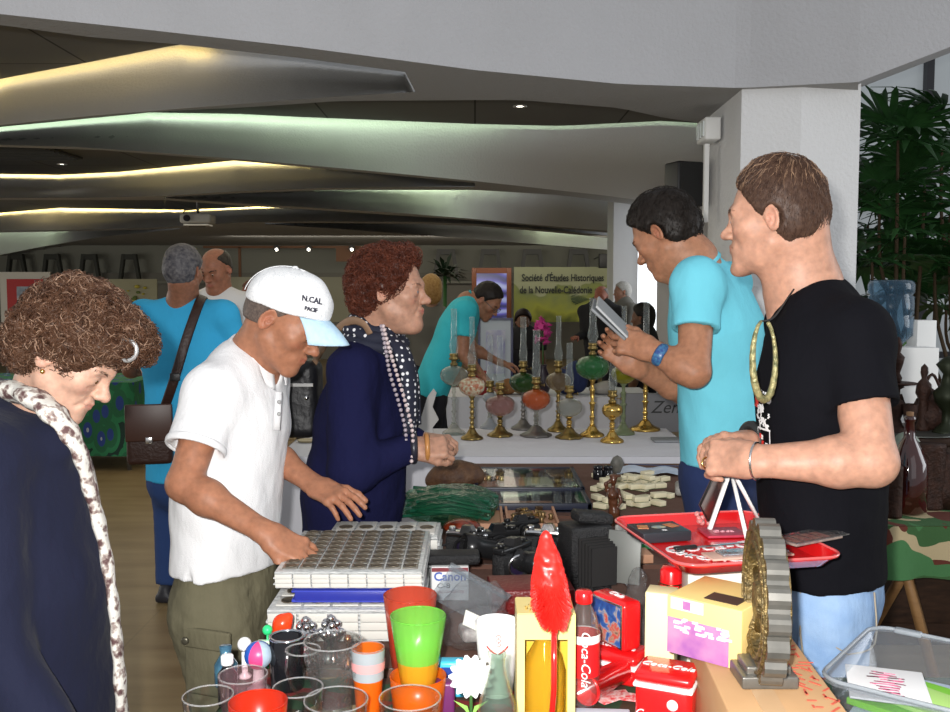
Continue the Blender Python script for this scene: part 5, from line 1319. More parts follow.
def table(name, lab, x0, x1, y0, y1, top, hang, m, drop=.45, skirt=None):
    t = thing(name, lab, 'table', ((x0+x1)/2, (y0+y1)/2, 0)); w, d = (x1-x0), (y1-y0)
    MB().box((0, 0, top-.028), (w-.03, d-.03, .028), bev=.004).build('tabletop', mat('white laminate', (.6, .6, .58), .5), t)
    for sx in (-1, 1):
        for sy in (-1, 1): MB().tube([(sx*(w/2-.07), sy*(d/2-.07), 0), (sx*(w/2-.07), sy*(d/2-.07), top-.04)], .018, 12).build('leg', mat('grey steel', (.3, .3, .3), .35, .8), t)
    # cloth: top sheet and falling sides with soft pleats
    mb = MB(); per = []
    seg_ = 24
    for (a, b) in (((-1, -1), (1, -1)), ((1, -1), (1, 1)), ((1, 1), (-1, 1)), ((-1, 1), (-1, -1))):
        for i in range(seg_): u = i/seg_; per.append((a[0]+(b[0]-a[0])*u, a[1]+(b[1]-a[1])*u))
    rows = []
    for j in range(8):
        e = j/7; row = []
        for i, (u, v_) in enumerate(per+[per[0]]):
            n = nrm([u if abs(u) > .999 else 0, v_ if abs(v_) > .999 else 0, 0])
            o = .004+.008*e*(1+math.sin(i*.9)+.5*math.sin(i*2.1+1))
            row.append((u*w/2+n[0]*o, v_*d/2+n[1]*o, top-.001-drop*e if j else top))
        rows.append(row)
    mb.grid(rows); mb.add([(-w/2, -d/2, top), (w/2, -d/2, top), (w/2, d/2, top), (-w/2, d/2, top)], [(0, 1, 2, 3)], 0)
    mb.build('tablecloth', m, t); return t
table('folding_table', 'near stall table crowded with cups, tins and boxes', -.47, .98, .98, 1.84, TZ, 0, M_x)
table('folding_table', 'middle stall table under the coin albums and cameras', -.44, .58, 1.89, 2.58, TZ, 0, M_br)
table('folding_table', 'rear stall table between the woman in navy and the man in light blue', -.15, .58, 2.63, 3.16, TZ, 0, M_br)
table('folding_table', 'fourth stall table under the display cases and ivory blocks', -.15, .98, 3.21, 4.18, TZ, 0, M_br)
table('folding_table', 'long table with a white cloth carrying the row of oil lamps', -.92, 1.06, 4.36, 5.25, TZ, 0, M_wc, .70)
table('folding_table', 'back table behind the oil lamps with a pale cloth', -.95, 1.3, 6.82, 7.5, TZ, 0, M_wc, .7)
table('folding_table', 'left table with a green and blue patterned cloth', -4.6, -2.86, 7.9, 8.8, TZ, 0, mat('green patterned cloth', rough=.8, tex=lambda nt, b, co: nt.links.new(ramp(nt, (lambda v: (setattr(v.inputs['Scale'], 'default_value', 9), nt.links.new(co((1, 1, .55)), v.inputs['Vector']), v.outputs['Distance'])[2])(nt.nodes.new('ShaderNodeTexVoronoi')), [(0, (.35, .4, .45)), (.14, (.02, .05, .22)), (.34, (.015, .12, .05)), (.6, (.02, .18, .07)), (.8, (.005, .03, .02))], 'CONSTANT'), b.inputs['Base Color']), bump=fabric_bump), .62)

# ---------------------------------------------------------------- oil lamps
M_brass = mat('aged brass', (.32, .22, .07), .28, .9, noise=(40, .6, (.16, .12, .05)))
M_brass2 = mat('bright brass', (.55, .36, .10), .22, .95)
M_pew = mat('dull pewter', (.16, .15, .14), .35, .7)
def fglass(n, c, dens=.35): return tglass('lamp glass '+n, tuple(.55+.45*k for k in c), .05, .9, dens, c)
F_clear = fglass('clear', (.55, .57, .52), .18)
def oil_lamp(px, by, ty, fy, fw, font, stem, base, bw, lab, ball=0, cw=7.0, style=0):
    c = at_table(px, by, .001); d = c[1]; k = d/950.
    zf = P(px, fy, d)[2]-c[2]; zt = P(px, ty, d)[2]-c[2]; R = fw*k/2; B = bw*k/2
    t = thing('oil_lamp', 'antique oil lamp '+lab, 'oil lamp', c, group='oil lamps on the white table')
    MB().lathe([(B*.98, 0), (B, .006), (B*.93, .013), (B*.62, .024), (B*.45, .034), (B*.30, .050), (.010, .060)], n=28, flute=8 if style == 1 else 0, famp=.06).build('base', base, t)
    z0, z1 = .055, zf-R*.72
    if z1-z0 < .03: z1 = z0+.02
    pf = [(.010, z0), (.016, z0+.006), (.009, z0+.014)]
    n = 5 if style != 2 else 3
    for i in range(n):
        u = z0+.014+(z1-z0-.03)*(i+.5)/n; pf += [(.009+(.004 if style == 2 else .0), u-.008), (.0125+.004*(i % 2)+(.003 if style == 2 else 0), u), (.009, u+.008)]
    pf += [(.010, z1-.012), (.017, z1-.003), (.02, z1+.004)]
    MB().lathe(pf, n=20).build('stem', stem, t)
    prof = [(.016, z1), (R*.36, z1+R*.06), (R*.66, zf-R*.52), (R*.90, zf-R*.28), (R, zf+R*.02), (R*.98, zf+R*.26), (R*.86, zf+R*.48), (R*.62, zf+R*.64), (R*.38, zf+R*.72), (.016, zf+R*.78)]
    MB().lathe(prof, n=36, flute=12, famp=.03 if style != 3 else 0).build('font', font, t)
    zb = zf+R*.78
    bn = MB().lathe([(.019, zb), (.021, zb+.012), (.014, zb+.016), (.013, zb+.026), (.025, zb+.032), (.027, zb+.040), (.019, zb+.046), (.023, zb+.052), (.0235, zb+.064), (.021, zb+.065)], n=24)
    bn.build('burner', M_brass, t)
    MB().tube([(.02, 0, zb+.022), (.042, 0, zb+.022)], .0018, 6).lathe([(.0085, -.002), (.0085, .002)], n=12, M=RM((.043, 0, zb+.022), ry=PI/2)).build('wick_knob', M_brass, t)
    r0 = cw*k/2; zc = zb+.058
    b_ = .024 if not ball else .030
    zt = max(zt, zc+.10)
    MB().lathe([(.0185, zc), (.0205, zc+.02), (b_, zc+.042), (b_*.95, zc+.052), (r0*1.25, zc+.078), (r0*1.05, zc+.10), (r0, zt-.006), (r0*1.08, zt), (r0*.98, zt-.002)], n=24, caps=False).build('chimney', CHIM, t)
    return t
CHIM = tglass('chimney glass', (.90, .93, .93), .05, 1.0, .10, (.75, .8, .8))
LAMPS = [
 (454, 434, 309, 376, 27, F_clear, F_clear, F_clear, 24, 'with a wide clear font and tall chimney, leftmost in the row', 0, 6, 0),
 (472, 439, 317, 387, 26, mat('painted milk glass', (.5, .5, .36), .2, noise=(60, .75, (.35, .12, .06))), M_brass, M_brass, 23, 'with a cream painted font on an olive brass stem', 0, 5, 0),
 (490, 428, 335, 398, 15, tglass('frosted glass', (.7, .72, .75), .3, .8, .6, (.45, .48, .52)), F_clear, tglass('frosted glass'), 20, 'squat and frosted white, standing behind the pink one', 0, 5, 3),
 (500, 436, 336, 406, 29, fglass('pink', (.45, .22, .20), .35), M_brass, M_brass, 25, 'with a rose pink font on a brass foot', 0, 6, 1),
 (523, 429, 317, 383, 27, fglass('dark green', (.02, .10, .02), .6), M_pew, M_pew, 24, 'with a dark green font and dark stem, left of the orange one', 0, 6, 0),
 (536, 436, 330, 400, 28, fglass('orange', (.62, .14, .03), .6), F_clear, M_pew, 31, 'with an orange glass font on a pewter foot', 0, 7, 1),
 (558, 431, 316, 382, 25, fglass('amber', (.40, .30, .18), .3), M_brass, M_brass, 22, 'with a pale amber font and tall chimney, right of the orange one', 0, 5, 0),
 (569, 438, 343, 408, 26, F_clear, M_brass2, M_brass, 27, 'with a clear ribbed font, low in front of the green one', 0, 6, 1),
 (592, 436, 298, 368, 33, fglass('green', (.05, .24, .08), .6), M_brass2, M_brass2, 25, 'tallest of all, with a green font and ball chimney', 1, 7, 2),
 (612, 442, 353, 411, 21, M_brass2, M_brass2, M_brass2, 24, 'small and all brass, nearest the front edge', 0, 6, 3),
 (623, 434, 306, 375, 25, fglass('yellow green', (.38, .36, .02), .6), fglass('pale green', (.3, .36, .2), .7), fglass('pale green', (.3, .36, .2), .7), 24, 'with a yellow green font on a pale green column', 0, 5, 2),
 (645, 430, 302, 373, 26, F_clear, M_brass2, M_brass2, 31, 'with a clear font on a twisted brass column, rightmost', 0, 6, 2)]
for a in LAMPS: oil_lamp(*a)
# other things on the lamp table
def boxthing(name, lab, cat, c, dim, m, rz=0, bev=.003, group=None):
    t = tag(MB().box((0, 0, dim[2]/2), dim, bev=bev).build(name, m, None, c, rz), lab, cat, group); return t
c = at_table(672, 441); boxthing('wooden_tray', 'flat grey box lid on the white table beside the rightmost lamp', 'tray', c, (.20, .12, .012), mat('grey card', (.20, .21, .22), .5))
c = at_table(648, 452, 0); c[2] = .69
sg = thing('price_tag', 'tiny printed tag pinned on the white cloth front below the brass lamp', 'tag', (Z(643, 452, .70)[0], 4.325, .66))
MB().box((0, 0, .03), (.030, .002, .055)).build('card', mat('tag card', (.55, .55, .55), .7), sg); 
for k in range(3): MB().box((0, -.002, .015+.014*k), (.018, .001, .006)).build('print', mat('black lettering'), sg)
# silver jewellery stand (left, by navy woman)
c = at_table(428, 436, .001); c[1] = 4.6; c[0] = (424-475)/950*4.6
st = MB().prism([(-.10, 0), (-.06, .0), (.015, .25), (.045, .29), (.06, .27), (.04, .20), (.07, .14), (.04, .10), (.05, .04), (.08, 0), (-.02, 0)], -.012, .012, M=RM(rx=PI/2))
tag(st.build('carved_stand', mat('pale carved wood', (.42, .40, .38), .6), None, c), 'pale scalloped stand leaning beside the leftmost oil lamp', 'stand')
tag(MB().box((0, 0, .025), (.09, .05, .05), bev=.012).build('trinket_box', mat('turquoise enamel', (.02, .28, .36), .4), None, (c[0]+.03, c[1]-.16, TZ+.001)), 'turquoise trinket box near the bangle wrist', 'box')
for k, (px, py) in enumerate(((379, 412), (384, 420))):
    q = at_table(px, 441); tag(MB().lathe([(.02, 0), (.022, .002), (.022, .07), (.012, .09), (.012, .10)], n=16).build('glass_jar', CLR, None, (q[0], q[1]+.1*k, TZ+.001)), ['small clear jar close to the scarf of the woman in navy', 'small clear jar behind the other jar by her scarf'][k], 'jar')
# clutter on the left end of the white table (behind cap man)
r_ = random.Random(4)
for k, (px, py, lab) in enumerate([(287, 438, 'nearest the white shirt'), (297, 436, 'in the middle of the left end'), (307, 440, 'close to the navy cardigan')]):
    q = at_table(px, py+2); mb = MB()
    mb.lathe([(.03, 0), (.045, .004), (.05, .012), (.046, .012), (.03, .006)], n=18)
    tag(mb.build('small_dish', mat('dish%d' % k, ((.3, .2, .08), (.12, .08, .03), (.4, .33, .2))[k], .4), None, q), 'small brown trinket dish, '+lab, 'dish', 'trinket dishes at the left end of the white table')
# ---- back table things
def frame_pic(px0, py0, px1, py1, d, lab, mf, mp, zrest=None, thick=.025, mat_=None, tilt=.12):
    a, b = P(px0, py0, d), P(px1, py1, d); W = b[0]-a[0]; H = a[2]-b[2]
    t = thing('picture_frame', lab, 'picture', ((a[0]+b[0])/2, d, b[2])); t.rotation_euler = (-tilt, 0, 0); f = MB(); e = W*.07
    for s in (-1, 1): f.box((s*(W/2-e/2), 0, H/2), (e, thick, H), bev=.003)
    f.box((0, 0, H-e/2), (W-2*e, thick, e)).box((0, 0, e/2), (W-2*e, thick, e)); f.build('frame', mf, t)
    MB().box((0, .004, H/2), (W-e, thick*.5, H-e)).build('mount', mat_ or mat('pale mount', (.42, .46, .5), .5), t)
    MB().box((0, -.006, H*.52), (W*.55, thick*.5, H*.62)).build('print', mp, t); return t
a = P(478, 318, 6.9); b = P(512, 372, 6.9)
frame_pic(478, 318, 513, 388, 6.95, 'picture in a navy frame with a lilac print standing on the back table', mat('navy frame', (.02, .025, .08), .4), mat('lilac print', (.22, .22, .42), .5, noise=(14, .7, (.5, .5, .55))), tilt=0)
bk = [(505, 378, .10, .06, (.26, .12, .04), 'brown paper bundle by the navy picture'), (527, 380, .12, .045, (.40, .29, .13), 'straw coloured basket behind the orange lamp'), (570, 380, .13, .10, (.015, .025, .09), 'dark blue cloth bundle behind the amber lamp'), (540, 384, .07, .035, (.16, .04, .03), 'reddish pot behind the orange lamp'), (602, 388, .10, .04, (.35, .33, .30), 'pale folded cloth behind the tallest lamp'), (478, 396, .075, .05, (.35, .02, .02), 'red box behind the cream lamp')]
for k, (px, py, r, h, colr, lab) in enumerate(bk):
    q = P(px, 388, 7.0); q[2] = TZ+.001; v = Vol(q-.25, q+V(.25, .25, .35), .012)
    if k == 5: o = MB().box((0, 0, .09), (.13, .09, .18), bev=.006).build('bundle', mat('bk%d' % k, colr, .5), None, (q[0], 6.98, q[2])); text_obj('print', 'LU', .06, mat('white print', (.75, .75, .75), .6), o, RM((0, -.048, .08), rx=PI/2))
    else:
        v.ell(q+V(0, 0, h), V(r, r*.8, h*1.1)); v.ell(q+V(r*.3, 0, h*1.7), V(r*.5, r*.5, h*.8), None, .03); v.plane(q, V(0, 0, -1)); v.disp(lambda x, y, z: .008*n3(x, y, z, 40, k)); me = v.mesh('bundle'); me.transform(Matrix.Translation(Vector(-q))); o = link('bundle', me, mat('bk%d' % k, colr, .8, bump=fabric_bump), None, q)
    tag(o, lab, 'bundle')
q = P(645, 400, 5.6); t = thing('sign_board', 'grey board lettered Zen standing behind the rightmost lamp', 'sign', (q[0]+.12, 5.33, 0))
MB().box((0, 0, .83), (.62, .03, .22), bev=.004).build('board', mat('grey board', (.16, .16, .17), .7), t)
for s in (-1, 1): MB().box((s*.25, .0, .36), (.03, .03, .73)).build('leg', mat('grey board', 0), t)
text_obj('lettering', 'Zen', .10, mat('black lettering'), t, RM((-.06, -.018, .86), rx=PI/2), shear=.3)
# pink flower with vase
q = P(543, 331, 7.0); t = thing('flower_vase', 'magenta flowers in a dark vase on the back table', 'flowers', (q[0], 7.0, TZ+.001))
MB().lathe([(.04, 0), (.06, .06), (.05, .14), (.025, .2), (.035, .22)], n=20).build('vase', mat('dark vase', (.03, .02, .03), .3), t)
MB().tube([(0, 0, .1), (0, 0, q[2]-TZ)], .006, 6).build('stem', mat('stem green', (.03, .1, .02), .6), t)
for k in range(16):
    f = MB(); a = k*2.4; f.lathe([(.004, 0), (.016, .012), (.030, .02), (.026, .026), (.008, .018), (0, .02)], n=10, flute=5, famp=.3, M=RM((.055*math.cos(a)*(.4+.04*k), .04*math.sin(a), q[2]-TZ+.07*math.sin(k*1.7)), rx=.6+.3*k, rz=k)); f.build('blossom', mat('magenta petals', (.5, .03, .22), .6), t)
c = P(445, 276, 9.5); lf = MB()
r_ = random.Random(9)
for k in range(60):
    a = r_.uniform(0, 2*PI); e = r_.uniform(-.1, 1.2); L_ = r_.uniform(.15, .34); dx = V(math.cos(a)*math.cos(e), math.sin(a)*math.cos(e), math.sin(e))
    p0 = V(0, 0, 0); mid = dx*L_*.6; tip = dx*L_-V(0, 0, .06); w_ = nrm(np.cross(dx, V(.1, .2, 1)))*.022
    lf.add([p0, mid+w_, tip, mid-w_], [(0, 1, 2, 3)])
t = thing('potted_plant', 'dark bushy potted plant behind the woman in navy', 'plant', (c[0], 9.5, 0)); 
lf.build('foliage', mat('dark foliage', (.006, .02, .006), .6), t, (0, 0, c[2])); MB().tube([(0, 0, .2), (0, 0, c[2])], .02, 8).build('stem', mat('stem green'), t); MB().lathe([(.13, 0), (.17, .3), (.18, .3)], n=20).build('pot', mat('dark pot', (.05, .03, .02), .6), t)

# ---------------------------------------------------------------- coin albums
M_pg = mat('clear album page', (.50, .51, .50), .25, coat=.5, noise=(50, .3, (.42, .42, .40)))
M_pg2 = mat('page edges', (.60, .61, .60), .35, coat=.3, noise=(90, .6, (.36, .37, .37), (1, 1, 6)), bump=('noise', 60, .5, (1, 1, 8)))
M_flip = mat('white coin card', (.55, .54, .50), .5, coat=.6)
M_coin = mat('worn bronze coin', (.09, .075, .055), .45, .5, noise=(120, .6, (.17, .14, .10)))
M_blue = mat('blue binder', (.035, .05, .38), .35)
def album(c, W, D, H, rz, nx, ny, lab, flips=None, dark=1, front=True):
    t = thing('coin_album', lab, 'coin album', c, rz, 'coin albums under the hands of the capped man')
    mb = MB(); n = 9
    for k in range(n):     # sagging leaves
        z = H*(k+.5)/n; j = .004*math.sin(k*2.3)
        mb.box((j, .003*math.cos(k*1.9), z), (W+.004*math.sin(k*3.1), D, H/n*.72), bev=.001)
    mb.build('pages', M_pg2, t)
    sx, sy = W*.94/nx, D*.92/ny
    tp = MB()
    for i in range(nx):
        for j in range(ny): tp.box((-W*.47+sx*(i+.5), -D*.46+sy*(j+.5), H+.0015), (sx*.90, sy*.90, .003), bev=.001)
    tp.build('coin_cards', M_flip if not dark else mat('grey coin card', (.18, .165, .14), .35, coat=.6, noise=(30, .5, (.10, .09, .075))), t)
    r = min(sx, sy)*.34
    cm = MB().lathe([(0, .0), (r, 0), (r, .0022), (r*.88, .0022), (r*.84, .0014), (0, .0016)], n=18).mesh('coin')
    cm.materials.append(M_coin)
    for i in range(nx):
        for j in range(ny):
            o = bpy.data.objects.new('coin', cm); COL.objects.link(o); o.parent = t; o.location = (-W*.47+sx*(i+.5), -D*.46+sy*(j+.5), H+.003)
    if front:
        fr_ = MB()
        for i in range(nx):
            for k in range(3): fr_.box((-W*.5+W*(i+.5)/nx, -D/2-.006-.003*k, H*(.25+.27*k)), (W/nx*.93, .004, H*.24), M=RM((0, 0, 0)), bev=.001)
        fr_.build('pocket_fronts', M_flip, t)
    return t
cA = Z(343, 590, TZ+.001); W_, D_ = .34, .36
y0 = 2.02
album((-.285, y0+.19, TZ+.001), .335, .36, .075, 0, 5, 5, 'lowest clear coin album of the stack, thick with pockets', dark=0)
b2 = thing('ring_binder', 'blue ring binder lying between the clear coin albums', 'binder', (-.262, y0+.20, TZ+.083))
MB().box((0, 0, .0035), (.285, .34, .007), bev=.002).build('back_cover', M_blue, b2); MB().box((0, 0, .0245), (.285, .34, .005), bev=.002).build('front_cover', M_blue, b2)
MB().box((0, -.168, .014), (.27, .006, .02), bev=.002).build('spine', mat('dark blue spine', (.02, .028, .26), .35), b2); MB().box((0, .005, .014), (.26, .32, .012)).build('pages', M_pg2, b2)
album((-.278, y0+.215, TZ+.112), .325, .36, .040, 0, 8, 9, 'uppermost clear coin album, open on a grid of dark bronze coins')
album((-.235, y0+.46, TZ+.055), .285, .15, .085, -.02, 5, 1, 'coin album behind the stack, a row of five coins on white cards', dark=0)
boxthing('cash_box', 'grey box under the rear coin album', 'box', (-.235, y0+.46, TZ+.001), (.27, .15, .053), mat('grey card'), -.02)
# ---------------------------------------------------------------- green cellophane bundle and wood behind it
c = Z(432, 497, TZ+.003); c = V(-.085, 3.16, TZ+.001); mb = MB(); r_ = random.Random(3)
gb = thing('cellophane_bundle', 'bundle of green cellophane wrapped sticks in front of the woman in navy', 'bundle', c)
for k in range(38):
    a = r_.uniform(-.5, .5); z = r_.uniform(.01, .075); y = r_.uniform(-.11, .11); x = r_.uniform(-.02, .02); L_ = r_.uniform(.10, .15)
    mb.tube([(x-L_*math.cos(a*.3), y-.03*a, z+r_.uniform(0, .03)), (x, y*.8, z+.02), (x+L_*math.cos(a*.3), y+.04*a, z)], .006, 6)
mb.build('sticks', mat('green sticks', (.01, .09, .05), .4), gb)
v = Vol(V(-.2, -.2, -.01), V(.2, .2, .2), .006); v.ell(V(0, 0, .05), V(.165, .15, .062)); v.plane(V(0, 0, .001), V(0, 0, -1)); v.disp(lambda x, y, z: .010*n3(x*.4, y*1.5, z*1.5, 60, 3)+.004*n3(x, y, z, 150, 1)); link('wrapper', v.mesh('wrapper', False), tglass('cellophane green', (.50, .74, .62), .08, 1.0, .10, (.1, .4, .25), bump=(90, .6)), gb)
c = V(-.065, 3.62, TZ+.001); v = Vol(c-V(.15, .12, .01), c+V(.15, .12, .2), .006); v.ell(c+V(0, 0, .055), V(.10, .07, .06)); v.ell(c+V(-.06, 0, .04), V(.07, .05, .045), None, .03); v.plane(c+V(0, 0, .001), V(0, 0, -1)); v.disp(lambda x, y, z: .005*n3(x, y, z, 40, 2)); me = v.mesh('w'); me.transform(Matrix.Translation(Vector(-c)))
tag(link('coconut', me, mat('brown husk', (.11, .05, .018), .6, noise=(25, .6, (.05, .02, .01)), bump=('noise', 80, .6)), None, c), 'brown polished coconut shell behind the green bundle under the hand with bangles', 'coconut')

# ---------------------------------------------------------------- display cases
M_nv = mat('navy case', (.012, .016, .035), .35)
def dcase(px0, px1, pyf, pyb, h, lab, inside=None, lid=True):
    a, b = Z(px0, pyf, TZ+h), Z(px1, pyf, TZ+h); yb = Z(px0, pyb, TZ+h)[1]; W = b[0]-a[0]; D = yb-a[1]
    c = V((a[0]+b[0])/2, (a[1]+yb)/2, TZ+.001); t = thing('display_case', lab, 'display case', c)
    f = MB().box((0, 0, .004), (W, D, .008))
    for s in (-1, 1): f.box((s*(W/2-.008), 0, h/2), (.016, D, h), bev=.002).box((0, s*(D/2-.008), h/2), (W, .016, h), bev=.002)
    f.build('frame', M_nv, t)
    MB().box((0, 0, .0095), (W-.034, D-.034, .002)).build('lining', mat('dark velvet', (.02, .02, .03), .9), t)
    if lid: MB().box((0, 0, h-.004), (W-.032, D-.032, .003)).build('glass', tglass('case glass', (.93, .95, .97), .03, 1.0), t)
    return t, c, W, D
t1, c1, W1, D1 = dcase(474, 585, 488, 467, .035, 'far navy display case with glass lid and old trinkets inside')
t2, c2, W2, D2 = dcase(464, 592, 504, 489, .030, 'near navy display case with a bare glossy glass lid')
def trinket(nm, lab, cat, c, fn, m, grp=None, h=.004):
    v = Vol(c-V(.09, .09, .01), c+V(.09, .09, .10), h); fn(v, c); v.plane(c+V(0, 0, .0005), V(0, 0, -1)); me = v.mesh(nm); me.transform(Matrix.Translation(Vector([-float(k) for k in c]))); return tag(link(nm, me, m, None, c), lab, cat, grp)
zc = TZ+.013
boxthing('wooden_box', 'small pink wooden tray at the left end of the far display case', 'tray', (c1[0]-W1*.33, c1[1]-.01, zc), (.14, .16, .012), mat('pink wood', (.50, .26, .17), .6), 0)
boxthing('wooden_box', 'second pinkish tray inside the far display case, beside the first', 'tray', (c1[0]-W1*.12, c1[1]-.01, zc), (.08, .14, .010), mat('pink wood', 0), 0)
boxthing('wooden_box', 'cream card with pale lace inside the far display case', 'card', (c1[0]+W1*.08, c1[1], zc), (.13, .14, .008), mat('pale lace', (.45, .45, .26), .8, bump=('noise', 90, .8)), .1)
tag(MB().lathe([(0, 0), (.036, 0), (.038, .003), (.036, .006), (.012, .007), (.0, .005)], n=26).lathe([(.012, .0072), (0, .0072)], n=14, mi=1, caps=False).build('watch_dial', [mat('ivory', (.68, .62, .45), .4), mat('dark hub', (.05, .04, .03), .5)], None, (c1[0]+W1*.16, c1[1]-.10, zc)), 'round ivory watch dial inside the far display case', 'watch')
for k in range(14):
    rr = random.Random(k+50); c = V(c1[0]+W1*(.26+.17*rr.random()), c1[1]+D1*(-.36+.7*rr.random()), zc)
    r0 = rr.uniform(.009, .016); tag(MB().tube([(r0*math.cos(a), r0*.8*math.sin(a), .004+.002*math.sin(3*a)) for a in np.linspace(0, 2*PI, 13)[:-1]], .0035, 6, closed=True).build('ring_trinket', mat('trk%d' % (k % 3), ((.2, .11, .05), (.35, .28, .12), (.12, .10, .09))[k % 3], .35, .6), None, c), 'little bronze trinket at the right end inside the far display case', 'trinket', 'bronze trinkets in the far display case')
for k in range(5):
    rr = random.Random(k+80); c = V(c1[0]-W1*(.40-.04*k), c1[1]-.03+.02*(k % 2), zc+.012); tag(MB().lathe([(.010, 0), (.014, .004), (.006, .010), (.010, .016), (0, .018)], n=12).build('stud_trinket', mat('trk%d' % (k % 3), 0, 0), None, c), 'small dark stud on the pink tray', 'trinket', 'studs on the pink tray')
# open wooden trays with pieces
def wtray(pxl, pxr, pyf, pyb, lab, cols, seed, n, grp):
    h = .022; a, b = Z(pxl, pyf, TZ+h), Z(pxr, pyf, TZ+h); yb = Z(pxl, pyb, TZ+h)[1]; W = b[0]-a[0]; D = yb-a[1]; c = V((a[0]+b[0])/2, (a[1]+yb)/2, TZ+.001)
    t = thing('wooden_tray', lab, 'tray', c); f = MB().box((0, 0, .003), (W, D, .006)); M_ = mat('salmon wood', (.50, .27, .17), .6, noise=(30, .4, (.42, .21, .12), (1, 8, 1)))
    for s in (-1, 1): f.box((s*(W/2-.004), 0, h/2), (.008, D, h)).box((0, s*(D/2-.004), h/2), (W, .008, h))
    f.build('frame', M_, t); MB().box((0, 0, .0065), (W-.018, D-.018, .001)).build('lining', M_, t)
    rr = random.Random(seed)
    for k in range(n):
        q = V(c[0]+rr.gauss(0, W*.17), c[1]+rr.gauss(0, D*.16), TZ+.009); kind = k % 3; r0 = rr.uniform(.007, .014)
        q[0] = min(max(q[0], c[0]-W*.4), c[0]+W*.4); q[1] = min(max(q[1], c[1]-D*.38), c[1]+D*.38)
        mb = MB()
        if kind == 0: mb.tube([(r0*math.cos(x), r0*math.sin(x), .005+.01*(k/n)) for x in np.linspace(0, 2*PI, 13)[:-1]], .003, 6, closed=True)
        elif kind == 1: mb.lathe([(.004, 0), (r0, .004), (r0*.5, .010), (r0*.9, .018), (0, .024)], n=12)
        else: mb.box((0, 0, .008), (r0*2.4, r0, .016), rz=rr.random()*3, bev=.003)
        o = tag(mb.build('brooch', mat('metal%d%s' % (k % 3, seed), cols[k % len(cols)], .35, .6), None, q), 'small piece of old metal jewellery '+grp, 'jewellery', 'jewellery '+grp)
wtray(448, 504, 524, 500, 'salmon wooden tray heaped with grey metal pieces, left one of the pair', [(.10, .10, .11), (.18, .17, .15), (.06, .05, .05)], 21, 26, 'in the left wooden tray')
wtray(507, 560, 524, 501, 'salmon wooden tray heaped with brass pieces, right one of the pair', [(.25, .14, .03), (.16, .10, .04), (.08, .05, .03)], 22, 26, 'in the right wooden tray')
c = V(-.055, 2.60, TZ+.001); v0 = c
trinket('amber_bowl', 'dark orange amber lump left of the cameras', 'ornament', Z(462, 530, TZ+.01)*V(1, 1, 0)+V(0, 0, TZ+.001), lambda v, c: v.ell(c+V(0, 0, .02), V(.06, .045, .026)), mat('amber', (.22, .03, .008), .25, noise=(60, .7, (.06, .01, .004)), coat=.5), h=.003)
# small things to the right of the cases
for k, px in enumerate((598, 608)):
    q = at_table(px, 479); tag(MB().lathe([(.02, 0), (.021, .002), (.021, .035), (.016, .04), (.019, .042), (.019, .055), (0, .056)], n=20).build('ink_pot', mat('black glass', (.01, .01, .012), .15), None, q), ['left small black ink pot by the far display case', 'right small black ink pot by the ivory blocks'][k], 'pot')
q = at_table(617, 474); tag(MB().lathe([(.012, 0), (.02, .02), (.03, .045), (.018, .07), (.0, .08)], n=14, sy=.5).build('shell', mat('grey shell', (.14, .13, .11), .5, noise=(60, .6, (.07, .07, .06))), None, q), 'grey pointed shell standing above the ivory blocks', 'shell')
# ivory blocks (dominoes)
rr = random.Random(5); M_iv = mat('ivory block', (.72, .66, .47), .45, noise=(30, .3, (.64, .57, .38))); M_gb = mat('green block back', (.10, .14, .06), .5)
g0 = at_table(606, 506); cnt_ = 0
blk = MB().box((0, 0, .010), (.052, .030, .017), bev=.0015).box((0, .0, .0008), (.0515, .0295, .0016), 1).mesh('domino')
for m_ in (M_iv, M_gb): blk.materials.append(m_)
wh = [('lying at the near edge of', 0), ('stacked in the middle of', 1), ('on top of', 2)]
for layer, nn in enumerate((20, 12, 6)):
    for k in range(nn):
        o = bpy.data.objects.new('domino', blk); COL.objects.link(o)
        if layer == 0: px, py = 600+(k % 5)*15.5+rr.uniform(-5, 5), 507-(k//5)*9.5+rr.uniform(-3, 3)
        elif layer == 1: px, py = 606+(k % 4)*16+rr.uniform(-5, 5), 500-(k//4)*10+rr.uniform(-3, 3)
        else: px, py = 620+(k % 3)*14+rr.uniform(-2, 2), 489-(k//3)*9
        p = Z(px, py, TZ+.019*layer); o.location = (p[0], p[1], TZ+.001+.0187*layer); o.rotation_euler = (0, 0, rr.choice((.5, .7, .35, 2.1, 1.9, 2.3))+rr.uniform(-.2, .2))
        tag(o, 'cream ivory domino block in the loose pile beside the brown statuette', 'domino', 'ivory dominoes piled on the rear table')
# leaflet, phone, ruler, boards
q = V(.73, 3.98, TZ+.001); t = thing('leaflet', 'open white leaflet lying behind the ivory dominoes', 'leaflet', q, -.15)
MB().grid([[(-.13+.26*i/10, -.08+.16*j/4, .003+.012*math.sin(i*.6)**2) for i in range(11)] for j in range(5)]).build('sheet', mat('leaflet paper', (.62, .68, .78), .5, noise=(12, .6, (.42, .5, .62))), t)
MB().box((.03, .082, .016), (.22, .006, .004), rz=-.1).build('pen', mat('navy pen', (.02, .03, .08), .3), t)
q = at_table(688, 492); q[0] = min(q[0], .50+.2); t = thing('telephone', 'grey push button telephone handset right of the ivory dominoes', 'telephone', (q[0]-.01, q[1]+.12, TZ+.001), -.2)
q = np.array(t.location)
MB().box((0, 0, .02), (.085, .13, .036), bev=.012).build('handset_body', mat('grey plastic', (.30, .29, .27), .5), t)
for j in range(3): MB().box((0, -.036+.034*j, .040), (.045, .016, .006), bev=.002).build('button', mat('black plastic', (.01, .01, .01), .4), t)
t.location = (.80, 3.55, TZ+.001)
